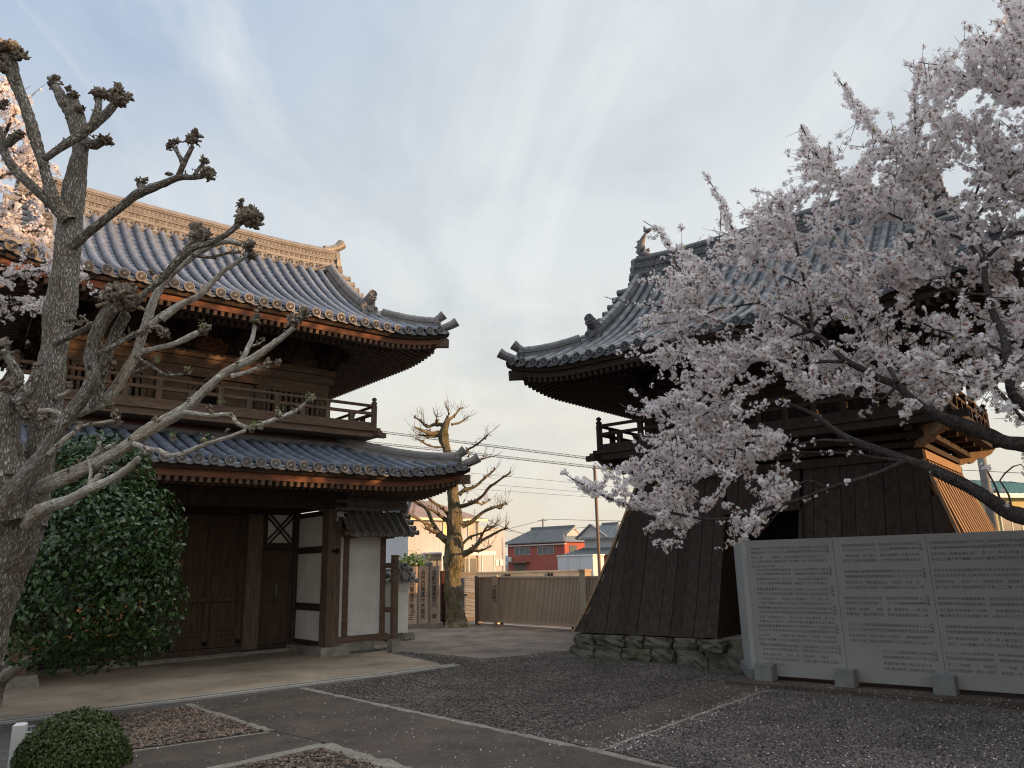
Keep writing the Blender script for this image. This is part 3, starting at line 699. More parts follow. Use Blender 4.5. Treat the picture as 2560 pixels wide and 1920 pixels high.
    for side in range(4):
        Wd = TW if side in (0, 2) else TD
        pl = MB(); pls.append(pl)
        k = int(round(Wd / .208)); w = Wd / k
        for i in range(k if side in (0, 2) else 0):
            xa, xb = i * w + .004, (i + 1) * w - .004
            z0 = ZB - .02 * R.random()
            if side == 0 and xb > 2.62 and xa < 3.96:
                if xa < 2.62: xb = 2.62
                elif xb > 3.96: xa = 3.96
                else: z0 = 2.42
            rows = []
            for j in range(NZ + 1):
                z = z0 + (ZT - z0) * j / NZ
                a = max(xa, inset(z)); b = min(xb, Wd - inset(z))
                if b - a < .002: break
                o = .006 * math.sin(i * 2.3) - .004
                rows.append([front_pt(a, z, side, o), front_pt(b, z, side, o), front_pt(b, z, side, o + .03), front_pt(a, z, side, o + .03)])
            if len(rows) >= 2: pl.ring_extrude(rows, True, True)
        # raised battens on the two end faces
        if side in (1, 3):
            bat = MB(); bats.append(bat)
            nb = int(Wd / .235)
            for i in range(1, nb):
                x = i * Wd / nb; rows = []
                for j in range(NZ + 1):
                    z = ZB + .03 + (ZT - .05 - ZB) * j / NZ
                    if min(x - .064, Wd - x - .064) < inset(z) + .02: break
                    rows.append([front_pt(x - .060, z, side, -.06), front_pt(x + .060, z, side, -.06), front_pt(x + .060, z, side, .03), front_pt(x - .060, z, side, .03)])
                if len(rows) >= 2: bat.ring_extrude(rows, True, True)
            for e in (0, 1):
                rows = []
                for j in range(NZ + 1):
                    z = ZB + (ZT - ZB) * j / NZ; q = inset(z) + .03; x = q if e == 0 else Wd - q
                    rows.append([front_pt(x - .04, z, side, -.055), front_pt(x + .04, z, side, -.055), front_pt(x + .04, z, side, -.01), front_pt(x - .04, z, side, -.01)])
                bat.ring_extrude(rows, True, True)
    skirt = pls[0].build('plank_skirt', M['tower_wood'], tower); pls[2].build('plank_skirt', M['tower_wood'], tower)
    for bat in bats: bat.build('battens', M['sun_toned_wood'], skirt)
    bk = MB()                                                   # black backing: shade in joints and batten gaps put into colour
    rows = []
    for j in range(NZ + 1):
        z = ZB + (ZT - ZB) * j / NZ; q = inset(z) + .045; rows.append((q, z))
    for (xa, xb, zl) in ((0, 2.60, ZB), (3.98, TW, ZB), (2.6, 3.98, 2.44)):
        rr = []
        for q, z in rows:
            z = max(z, zl); q = inset(z) + .045; a = max(xa, q); b = min(xb, TW - q); rr.append([Vector((a, q, z)), Vector((b, q, z))])
        bk.ring_extrude(rr, False, False)
    for side in (1, 2, 3):
        Wd = TW if side == 2 else TD
        bk.ring_extrude([[front_pt(q, z, side, .10), front_pt(Wd - q, z, side, .10)] for q, z in rows], False, False)
    bk.build('skirt_shade_backing', M['black'], skirt)
    # entrance: reveal boards, inner posts, dark interior
    en = MB()
    for x, sg in ((2.62, 1), (3.96, -1)):
        zz = [ZB + (2.42 - ZB) * j / 8 for j in range(9)]
        ol = [(inset(z) + .012, z) for z in zz] + [(1.5, 2.42), (1.5, ZB - .1), (.0, ZB - .1)]
        en.prism([(y, z) for y, z in ol], (x + sg * .012, 0, 0), (0, 1, 0), (0, 0, 1), .024)
        en.bar((x + sg * .03, inset(ZB) - .015, ZB - .02), (x + sg * .03, inset(2.4) - .015, 2.42), .06, .05, (0, -1, 0))
        en.box(x + sg * .05, 1.0, .1, x + sg * .17, 1.14, 2.45)
    en.box(2.64, .62, 2.32, 3.94, .80, 2.45)
    en.build('entrance_reveal', M['tower_wood'], tower)
    dk = MB(); dk.box(2.5, 1.5, .05, 4.1, 1.52, 2.6); dk.box(2.5, .9, .40, 4.1, 1.5, .43); dk.build('interior_shade_sheet', M['black'], tower)  # black sheets put the shade of the interior into colour
    # head beam of the skirt
    hb = MB(); i0 = INS - .05
    hb.box(i0, i0, ZT + .002, TW - i0, i0 + .14, ZT + .13); hb.box(i0, TD - i0 - .14, ZT + .002, TW - i0, TD - i0, ZT + .13)
    hb.box(i0, i0 + .141, ZT + .002, i0 + .14, TD - i0 - .141, ZT + .13); hb.build('head_beam', M['tower_wood'], tower)
    hr = MB(); hr.box(TW - i0 - .14, i0 + .141, ZT + .002, TW - i0 + .01, TD - i0 - .141, ZT + .13); hr.build('head_beam', M['sun_toned_wood'], tower)  # right-hand beam in the paler copy, sunlight painted in
    body = MB(); body.box(1.1, 1.1, 2.9, TW - 1.1, TD - 1.1, 5.6); body.build('tower_wall', M['tower_wood'], tower)
    # stepped brackets carrying the balcony
    b = MB(); x0, x1, y0, y1 = .95, TW - .95, .95, TD - .95
    for k, (o, z) in enumerate(((.08, 3.16), (.24, 3.27))):
        b.box(x0 - o, y0 - o, z, x1 + o, y0 - o + .09, z + .085); b.box(x0 - o, y1 + o - .09, z, x1 + o, y1 + o, z + .085)
        b.box(x0 - o, y0 - o + .091, z, x0 - o + .09, y1 + o - .091, z + .085); b.box(x1 + o - .09, y0 - o + .091, z, x1 + o, y1 + o - .091, z + .085)
    for i in range(6):
        x = x0 + (x1 - x0) * i / 5; b.box(x - .05, y0 - .44, 3.355, x + .05, y0 + .1, 3.43); b.box(x - .05, y0 - .26, 3.245, x + .05, y0 + .1, 3.269); b.box(x - .05, y1 - .1, 3.355, x + .05, y1 + .44, 3.43)
    for i in range(5):
        y = y0 + (y1 - y0) * i / 4; b.box(x1 - .1, y - .05, 3.355, x1 + .44, y + .05, 3.43); b.box(x0 - .44, y - .05, 3.355, x0 + .1, y + .05, 3.43)
    b.build('balcony_bracket', M['tower_wood'], tower)
    for sx in (-1, 1):                                          # curved corner brackets
        for sy in (-1, 1):
            c = MB(); X = x0 if sx < 0 else x1; Y = y0 if sy < 0 else y1; e = Vector((sx, sy, 0)).normalized()
            ol = [(0, 0), (.10, 0), (.22, .05), (.30, .03), (.42, .12), (.55, .13), (.70, .20), (.78, .30), (0, .30)]
            c.prism(ol, (X, Y, 3.14), e, (0, 0, 1), .11); c.build('corner_bracket', M['sun_toned_wood'] if sx > 0 else M['tower_wood'], tower)  # sun-side brackets get the paler wood, light put into colour
    balcony(tower, .44, TW - .44, .44, TD - .44, 3.62, 4.16, M['tower_wood'], M['tower_wood'], .9, poke=.30)
    # belfry walls: posts, lattice, beams
    x0, x1, y0, y1 = 1.15, TW - 1.15, 1.15, TD - 1.15
    for x in (x0, x0 + (x1 - x0) / 3, x0 + 2 * (x1 - x0) / 3, x1):
        for y in (y0, y1): m = MB(); m.box(x - .09, y - .09, 3.6, x + .09, y + .09, 5.2); m.build('tower_post', M['tower_wood'], tower)
    m = MB(); m.box(x0 - .06, y0 - .12, 4.45, x1 + .06, y0 - .02, 4.58); m.box(x0 - .1, y0 - .14, 4.75, x1 + .1, y0 - .02, 4.92); m.box(x1 + .02, y0 - .02, 4.45, x1 + .12, y1, 4.58); m.box(x0 - .12, y0 - .02, 4.45, x0 - .02, y1, 4.58); m.build('wall_beam', M['tower_wood'], tower)
    g = MB()
    for sg, xa, xb in ((0, x0 + .09, x0 + 1.33), (0, x0 + 1.52, x0 + 2.76), (0, x0 + 2.95, x1 - .09)):
        n = 9
        for i in range(n): x = xa + (xb - xa) * (i + .5) / n; g.box(x - .032, y0 - .07, 3.63, x + .032, y0 - .03, 4.45)
        g.box(xa, y0 - .075, 4.05, xb, y0 - .025, 4.10)
    g.build('lattice_window', M['tower_wood'], tower)
    g = MB()
    n = 12
    for i in range(n): y = y0 + .15 + (y1 - y0 - .3) * (i + .5) / n; g.box(x1 + .03, y - .034, 3.63, x1 + .07, y + .034, 4.45)
    g.build('lattice_window', M['sun_toned_wood'], tower)
    b = MB(); brackets(b, x0, x1, y0 - .12, -1, 4.62, 5.1, 'x', .8); brackets(b, y0, y1, x1 + .05, 1, 4.62, 5.1, 'y', .8); brackets(b, y0, y1, x0 - .05, -1, 4.62, 5.1, 'y', .8); b.build('bracket', M['tower_wood'], tower)
build_tower()

# ------------------------------------------------------------------ ground
def ground_mat(name, c1, c2, scale=2.2, speck=None, sp_amt=.5, rough=.9, bump=.4, bscale=60, speck2=None, voro=0.0):
    m = bpy.data.materials.new(name); m.use_nodes = True; nt = m.node_tree; N = nt.nodes; L = nt.links; b = N['Principled BSDF']; b.inputs['Roughness'].default_value = rough; b.inputs['Specular IOR Level'].default_value = .25
    tc = N.new('ShaderNodeTexCoord')
    n = N.new('ShaderNodeTexNoise'); n.inputs['Scale'].default_value = scale; n.inputs['Detail'].default_value = 7; n.inputs['Roughness'].default_value = .65; n.inputs['Distortion'].default_value = .5; L.new(tc.outputs['Object'], n.inputs['Vector'])
    mr = N.new('ShaderNodeMapRange'); mr.inputs['From Min'].default_value = .32; mr.inputs['From Max'].default_value = .68; L.new(n.outputs['Fac'], mr.inputs['Value'])
    mx = N.new('ShaderNodeMixRGB'); mx.inputs[1].default_value = (*c1, 1); mx.inputs[2].default_value = (*c2, 1); L.new(mr.outputs[0], mx.inputs[0]); last = mx.outputs[0]
    v = N.new('ShaderNodeTexVoronoi'); v.inputs['Scale'].default_value = bscale; L.new(tc.outputs['Object'], v.inputs['Vector'])
    if speck:
        hs = N.new('ShaderNodeRGBToBW'); L.new(v.outputs['Color'], hs.inputs[0])
        r = N.new('ShaderNodeMapRange'); r.inputs['From Min'].default_value = .35; r.inputs['From Max'].default_value = .85; r.inputs['To Max'].default_value = sp_amt; L.new(hs.outputs[0], r.inputs['Value'])
        m2 = N.new('ShaderNodeMixRGB'); L.new(r.outputs[0], m2.inputs[0]); L.new(last, m2.inputs[1]); m2.inputs[2].default_value = (*speck, 1); last = m2.outputs[0]
    L.new(last, b.inputs['Base Color'])
    bu = N.new('ShaderNodeBump'); bu.inputs['Strength'].default_value = bump; bu.inputs['Distance'].default_value = .012
    if voro: L.new(v.outputs['Distance'], bu.inputs['Height']); bu.invert = True
    else:
        n2 = N.new('ShaderNodeTexNoise'); n2.inputs['Scale'].default_value = bscale * .6; n2.inputs['Detail'].default_value = 5; L.new(tc.outputs['Object'], n2.inputs['Vector']); L.new(n2.outputs['Fac'], bu.inputs['Height'])
    L.new(bu.outputs[0], b.inputs['Normal']); return m
M['gravel'] = ground_mat('gravel_bed', (.068, .059, .053), (.095, .084, .076), 1.5, (.16, .145, .135), .6, bump=.8, bscale=38, voro=1)
M['asphalt'] = ground_mat('washed_path', (.040, .031, .025), (.098, .076, .061), 1.6, (.19, .165, .14), .28, bump=.35, bscale=70)
M['kerb'] = ground_mat('pebbled_kerb', (.14, .124, .105), (.25, .225, .19), 3, (.36, .33, .29), .5, bump=.5, bscale=60)
M['apron'] = ground_mat('sandy_concrete', (.175, .135, .098), (.37, .305, .23), 1.1, (.40, .34, .265), .18, bump=.2, bscale=60)
M['yard'] = ground_mat('worn_concrete', (.085, .062, .050), (.25, .205, .17), 1.3, (.27, .23, .2), .2, bump=.35, bscale=45)
M['concrete'] = mat('grey_concrete', (.26, .26, .25), .9, .2, .2, 3.0, bump=.2, bscale=40, fine=.1, finescale=40)
def poly_sheet(name, pts, z, m, kind='structure', th=0.0):
    b = MB(); 
    if th: b.ring_extrude([[(p[0], p[1], z - th) for p in pts], [(p[0], p[1], z) for p in pts]], True, True)
    else: b.add([(p[0], p[1], z) for p in pts], [tuple(range(len(pts)))])
    o = b.build(name, m); o['kind'] = kind; return o
def gp(*pp): return [on_ground(x, y)[:2] for x, y in pp]
g = MB(); g.add([(-900, -200, 0), (900, -200, 0), (900, 1600, 0), (-900, 1600, 0)], [(0, 1, 2, 3)]); tag(g.build('ground', M['gravel']), kind='structure')
UG = Vector((.76772463, .64077991)); NG = Vector((.64077991, -.76772463)); P0 = Vector((-3.58, 14.88))
UT = Vector((.77824315, -.62796306)); NT = Vector((-.62796306, -.77824315)); T0 = Vector((1.0, 13.86))
def gw(u, v): return P0 + UG * u + NG * v
def tw(u, v): return T0 + UT * u + NT * v
# drain line in gate frame: v of (0,1806) and (1134,1664)
dA, dB = Vector(gp((0, 1806))[0]), Vector(gp((1134, 1664))[0]); DU = (dB - dA).normalized(); DN = Vector((DU.y, -DU.x))
far_edge = [gw(-14, .4), gw(-9, -6), gw(7, -8)]
apron = [dA - DU * 5 - DN * .0, dB - DU * .25, Vector(gp((1095, 1661))[0]), Vector(gp((968, 1634))[0]), gw(1.5, -.2), gw(1.5, -3), gw(-9, -3), gw(-11, 1.5)]
poly_sheet('apron', apron, .020, M['apron'])
yard = [Vector(p) for p in gp((992, 1630), (1100, 1643), (1212, 1657), (1320, 1647), (1427, 1634))] + [tw(-.4, -3), tw(-.2, -9), gw(9, -1.5), gw(9, -8), gw(1.55, -8), gw(1.55, .0)]
poly_sheet('yard', yard, .008, M['yard'])
# drain channel: two metal edges and a dark slot with crossbars
M['drain'] = mat('pale_drain_edge', (.40, .385, .35), .85, .2, .18, 5.0, bump=.2, bscale=50)
def build_drain():
    a, b = dA - DU * 4, dB
    ch = MB()
    def qd(o0, o1, z0, z1, mi=0): 
        p = [a + DN * o0, b + DN * o0, b + DN * o1, a + DN * o1]; ch.hexa([(q.x, q.y, z0) for q in p], [(q.x, q.y, z1) for q in p], mi)
    qd(.0, .035, .0, .032); qd(.10, .165, .0, .026); o = ch.build('drain_channel', M['drain'])
    sl = MB(); ch = sl; p = [a + DN * .0352, b + DN * .0352, b + DN * .0998, a + DN * .0998]; sl.hexa([(q.x, q.y, .001) for q in p], [(q.x, q.y, .008) for q in p]); sl.build('drain_slot', M['black'], o)
    br = MB(); n = int((b - a).length / .04)
    for i in range(n):
        c = a + DU * (i * .04 + .02); br.bar((*(c + DN * .036), .018), (*(c + DN * .099), .018), .014, .012)
    br.build('drain_grate', M['wire'], o)
    tag(o, 'narrow slotted drain channel with pale concrete edges along the gate apron', 'drain')
build_drain()
# paths (world polygons from sight lines on the ground)
PX = lambda *pp: [Vector(p) for p in gp(*[(x * 1.15732, y * 1.15732) for x, y in pp])]
path1 = PX((405, 1523), (655, 1489), (1290, 1622), (1480, 1668), (1900, 1772), (1500, 1900), (905, 1668), (700, 1606), (585, 1580))
path2 = PX((585, 1580), (700, 1606), (460, 1662), (200, 1726), (-200, 1830), (-420, 1760), (0, 1662), (270, 1625))
path3 = PX((1290, 1622), (1180, 1590), (1380, 1530), (1562, 1468), (1660, 1488), (1480, 1556), (1310, 1616))
poly_sheet('path', path1, .012, M['asphalt']); poly_sheet('path', path2, .0085, M['asphalt']); poly_sheet('path', path3, .0085, M['asphalt'])
def kerb(a, b, w, z=.017, name='kerb', m='kerb'):
    a, b = Vector(a), Vector(b); t = (b - a).normalized(); n = Vector((t.y, -t.x)); k = max(2, int((b - a).length / .11)); bb = MB(); rings = []
    for i in range(k + 1):
        p = a + (b - a) * (i / k); l = w / 2 * (1 + rng.gauss(0, .16)); r_ = w / 2 * (1 + rng.gauss(0, .16)); zz = z + rng.uniform(-.004, .002)
        A, B = p - n * l, p + n * r_; rings.append([(A.x, A.y, -.02), (A.x, A.y, zz - .004), (p.x, p.y, zz), (B.x, B.y, zz - .004), (B.x, B.y, -.02)])
    bb.ring_extrude(rings, True, True); return tag(bb.build(name, M[m]), kind='structure')
K = PX((405, 1523), (583, 1581), (652, 1488), (1290, 1625), (1480, 1671), (455, 1664), (700, 1611), (905, 1676))
kerb(K[0], K[1], .09); kerb(K[2], K[3], .10); kerb(K[3], K[4], .10); kerb(K[5], K[6], .15); kerb(K[6], K[7], .15, .0175)
kb = PX((270, 1627), (583, 1583)); kerb(kb[0], kb[1], .04, .014)
kb = PX((1300, 1622), (1480, 1556), (1655, 1492)); kerb(kb[0], kb[2], .05, .014)

# ------------------------------------------------------------------ stones of the gravel and fallen petals
from mathutils.geometry import intersect_point_tri_2d
def inside(poly, X, Y):
    c = np.zeros(len(X), bool); n = len(poly)
    for i in range(n):
        x1, y1 = poly[i][0], poly[i][1]; x2, y2 = poly[(i + 1) % n][0], poly[(i + 1) % n][1]
        k = ((y1 > Y) != (y2 > Y)) & (X < (x2 - x1) * (Y - y1) / ((y2 - y1) if y2 != y1 else 1e-9) + x1); c ^= k
    return c
def pebbles(name, poly, n, m, smin=.010, smax=.022, z=.004):
    P = np.array([[p[0], p[1]] for p in poly]); lo, hi = P.min(0), P.max(0)
    XY = npr.uniform(lo, hi, (n * 3, 2)); XY = XY[inside(poly, XY[:, 0], XY[:, 1])][:n]; N = len(XY)
    base = np.array([(1, 0, 0), (0, 1, 0), (-1, 0, 0), (0, -1, 0), (0, 0, .8), (0, 0, -.8)], float)
    V = base[None] * (1 + npr.uniform(-.3, .3, (N, 6, 1)))
    s = npr.uniform(smin, smax, (N, 1, 1)) * np.stack([npr.uniform(.8, 1.5, N), npr.uniform(.7, 1.1, N), npr.uniform(.5, .9, N)], 1)[:, None, :]
    V = V * s; a = npr.uniform(0, 6.28, N); t = npr.normal(0, .5, N)
    y, zz = V[..., 1] * np.cos(t)[:, None] - V[..., 2] * np.sin(t)[:, None], V[..., 1] * np.sin(t)[:, None] + V[..., 2] * np.cos(t)[:, None]
    x = V[..., 0]; V = np.stack([x * np.cos(a)[:, None] - y * np.sin(a)[:, None], x * np.sin(a)[:, None] + y * np.cos(a)[:, None], zz], -1)
    V[..., 0] += XY[:, :1]; V[..., 1] += XY[:, 1:]; V[..., 2] += z + npr.uniform(0, .008, (N, 1))
    F = np.array([(0, 1, 4), (1, 2, 4), (2, 3, 4), (3, 0, 4), (1, 0, 5), (2, 1, 5), (3, 2, 5), (0, 3, 5)])
    Q = (F[None] + (np.arange(N) * 6)[:, None, None]).reshape(-1, 3)
    o = np_mesh(name, V.reshape(-1, 3), Q, m, k=3); o['kind'] = 'stuff'; return o
M['pebble'] = mat('grey_pebble', (.135, .119, .108), .85, .15, .3, 1.2, island=.5)
M['pebble_brown'] = mat('brown_pebble', (.150, .110, .085), .8, .3, .35, 1.5, island=.75)
gr_main = PX((655, 1489), (985, 1441), (870, 1408), (1050, 1424), (1240, 1405), (1400, 1430), (1620, 1452), (1545, 1470), (1380, 1528), (1180, 1588), (1285, 1618))
gr_right = PX((1310, 1622), (1480, 1562), (1655, 1495), (2300, 1552), (2330, 1720), (1700, 1720), (1480, 1664))
gr_left = PX((405, 1527), (180, 1556), (150, 1640), (270, 1622), (575, 1580))
gr_bot = PX((700, 1618), (470, 1668), (300, 1760), (900, 1760), (895, 1672))
pebbles('gravel', gr_main, 34000, M['pebble'], .009, .020); pebbles('gravel', gr_right, 46000, M['pebble'], .009, .019)
pebbles('gravel', gr_left, 6000, M['pebble_brown'], .011, .024); pebbles('gravel', gr_bot, 3500, M['pebble_brown'], .011, .024)
def petals(name, polys, m):
    Vs = []; N = 0
    for poly, n, z in polys:
        P = np.array([[p[0], p[1]] for p in poly]); lo, hi = P.min(0), P.max(0)
        XY = npr.uniform(lo, hi, (n * 3, 2)); XY = XY[inside(poly, XY[:, 0], XY[:, 1])][:n]; k = len(XY)
        a = npr.uniform(0, 6.28, k); s = npr.uniform(.005, .0095, k); t = npr.uniform(-.5, .5, (k, 2))
        q = np.array([(-1, 0), (-.2, -.8), (1, 0), (-.2, .8)], float)
        x = (q[None, :, 0] * np.cos(a)[:, None] - q[None, :, 1] * np.sin(a)[:, None]) * s[:, None]; y = (q[None, :, 0] * np.sin(a)[:, None] + q[None, :, 1] * np.cos(a)[:, None]) * s[:, None]
        V = np.stack([x + XY[:, :1], y + XY[:, 1:], z + .006 + x * t[:, :1] + y * t[:, 1:]], -1); Vs.append(V); N += k
    V = np.concatenate(Vs); Q = np.arange(N * 4).reshape(-1, 4); o = np_mesh(name, V.reshape(-1, 3), Q, m); o['kind'] = 'stuff'
M['petal'] = mat('petal', (.62, .52, .52), .6, .3, .12, 8, island=.3)
edge = PX((1300, 1600), (1480, 1550), (1655, 1484), (1680, 1500), (1500, 1575), (1320, 1640))
petals('fallen_petals', [(path1, 650, .012), (path2, 120, .009), (path3, 800, .009), (gr_right, 1300, .02), (gr_main, 300, .02), (edge, 1500, .02), (apron[:4] + [gw(-4, 1), gw(-8, 1)], 120, .02), (PX((1610, 1475), (2300, 1530), (2300, 1560), (1650, 1495)), 400, .05)], M['petal'])

# ------------------------------------------------------------------ lettering: glyph outlines as flat meshes
GLY = {}
def glyph(ch):
    if ch not in GLY:
        c = bpy.data.curves.new('g', 'FONT'); c.body = ch; c.resolution_u = 1; c.offset = .008
        o = bpy.data.objects.new('g', c); COL.objects.link(o); dg = bpy.context.evaluated_depsgraph_get(); me = bpy.data.meshes.new_from_object(o.evaluated_get(dg))
        v = [(p.co.x, p.co.y) for p in me.vertices]; f = [tuple(q.vertices) for q in me.polygons]
        if v:
            xs = [p[0] for p in v]; ys = [p[1] for p in v]; cx, cy = (min(xs) + max(xs)) / 2, (min(ys) + max(ys)) / 2; v = [(x - cx, y - cy) for x, y in v]
        GLY[ch] = (v, f); bpy.data.objects.remove(o); bpy.data.meshes.remove(me); bpy.data.curves.remove(c)
    return GLY[ch]
def put(mb, ch, x, z, s, y, sx=1.0, rot=0.0, mi=0):
    v, f = glyph(ch); c, n = math.cos(rot), math.sin(rot)
    mb.add([(x + s * sx * (p[0] * c - p[1] * n), y, z + s * (p[0] * n + p[1] * c)) for p in v], f, mi)

# ------------------------------------------------------------------ inscribed stone monument
M['granite'] = mat('grey_granite', (.32, .315, .305), .7, .3, .10, 1.7, col2=(.27, .268, .262), bump=.15, bscale=120, fine=.10, finescale=160)
M['granite_lt'] = mat('pale_granite', (.36, .36, .35), .7, .3, .10, 2.0, bump=.15, bscale=120, fine=.10, finescale=160)
M['granite_dk'] = mat('damp_granite', (.20, .205, .20), .8, .3, .2, 6.0, bump=.25, bscale=80, fine=.15, finescale=90)
M['engraving'] = mat('engraved_letters', (.155, .154, .152), .9, .1, .1)
def build_monument():
    root = tag(empty('stone_monument', (3.17, 10.65, 0), TA), 'long grey granite monument of tall slabs engraved with rows of donor names', 'monument')
    Rn = random.Random(3)
    sur = '高山西川石松竹村香宮伊林田為橋中岡森前原谷井木上大三元荻'; sec = '橋田尾川山村本井原林下口岡野瀬崎'; giv1 = '正義清良武和明秀茂春吉定光忠利孝昭二三一千八敏弘'; giv2 = '一夫子雄郎明治三助美代男義江正人松吉'
    joints = [.03, 1.176, 2.26, 3.35, 4.45]
    for k in range(4):
        x0, x1 = joints[k] + .0025, joints[k + 1] - .0025
        m = MB(); m.box(x0, -.0, .095, x1, .13, 1.84); p = m.build('slab', M['granite'], root)
        t = MB(); y = -.0018
        if k == 0:
            bands = [(1.74, 4), (1.455, 4), (1.20, 4), (.965, 4), (.735, 4), (.49, 5)]
        else: bands = [(1.745, 4), (1.425, 4), (1.105, 4), (.79, 4), (.50, 4)] if k != 1 else [(1.745, 4), (1.42, 4), (1.10, 4), (.785, 4), (.475, 4)]
        pitch = .0405
        for bi, (zt, rows) in enumerate(bands):
            cols = int((x1 - x0 - .07) / pitch); c0 = 0
            if k == 1 and bi == 4: c0 = 9
            run = 0; a = b = ''
            small = k == 0
            for c in range(cols - c0):
                x = x1 - .045 - (c + .5) * pitch
                if c == 0:
                    for i, ch in enumerate('五萬圓' if bi < 2 else '参萬圓'): put(t, ch, x, zt + .012 - i * .042, .036, y)
                    continue
                if run <= 0: a, b, run = Rn.choice(sur), Rn.choice(sec), Rn.choice((1, 1, 2, 3, 5, 8) if not small else (1, 1, 2, 3))
                run -= 1
                if c in (cols - c0 - 1, 12) and Rn.random() < .4: continue
                s = .040 if not small else .036
                r0 = .060 if not small else .054
                chs = [a, b, Rn.choice(giv1), Rn.choice(giv2)]
                for i in range(4):
                    if i == 2 and Rn.random() < .18: continue
                    put(t, chs[i], x + Rn.uniform(-.001, .001), zt - .01 - i * r0 - (.012 if i >= 2 else 0), s, y)
                if small and x < x0 + .36:
                    put(t, Rn.choice(giv2), x, zt - .03 - 4 * r0, s * .9, y)
        t.build('inscription', M['engraving'], p)
    for s in (.17, 1.18, 2.26, 3.35):
        m = MB(); w = .115; m.hexa([(s - w, -.20, .05), (s + w, -.20, .05), (s + w, .02 - .022, .05), (s - w, .02 - .022, .05)], [(s - w * .97, -.19, .25), (s + w * .97, -.19, .25), (s + w * .97, .02 - .022, .25), (s - w * .97, .02 - .022, .25)])
        m.hexa([(s - .06, .0, .05), (s + .06, .0, .05), (s + .06, .14, .05), (s - .06, .14, .05)], [(s - .06, .0, .094), (s + .06, .0, .094), (s + .06, .14, .094), (s - .06, .14, .094)])
        m.build('foot_block', M['granite_dk'], root)
    # end slab folded back from the left edge
    th = math.atan2(.985, .17) - TA; d = Vector((math.cos(th), math.sin(th), 0)); n = Vector((-d.y, d.x, 0)) * .05
    a = Vector((-.012, .03, 0)); b = a + d * .95
    m = MB(); q = [a - n + Vector((.055, 0, 0)), a + n - Vector((.0, 0, 0)), b + n, b - n]
    m.hexa([(p.x, p.y, .05) for p in q], [(p.x, p.y, 1.835) for p in q]); m.build('end_slab', M['granite_lt'], root)
    m = MB(); q = [a - n * 2 - d * .1 + Vector((-.05, -.0, 0)), a + n * 2.2 - d * .06, b + n * 2.2, b - n * 1.0]; m.hexa([(p.x, p.y, .04) for p in q], [(p.x, p.y, .17) for p in q]); 
    m.build('foot_block', M['granite_dk'], root)
    m = MB(); m.box(-.25, -.42, .0, 6.0, .55, .048); m.box(-.1, .30, .0481, 6.0, .45, .17); m.build('base_slab', M['asphalt'], root)  # raised box at the back is added to stop sun leaking under the slabs
build_monument()

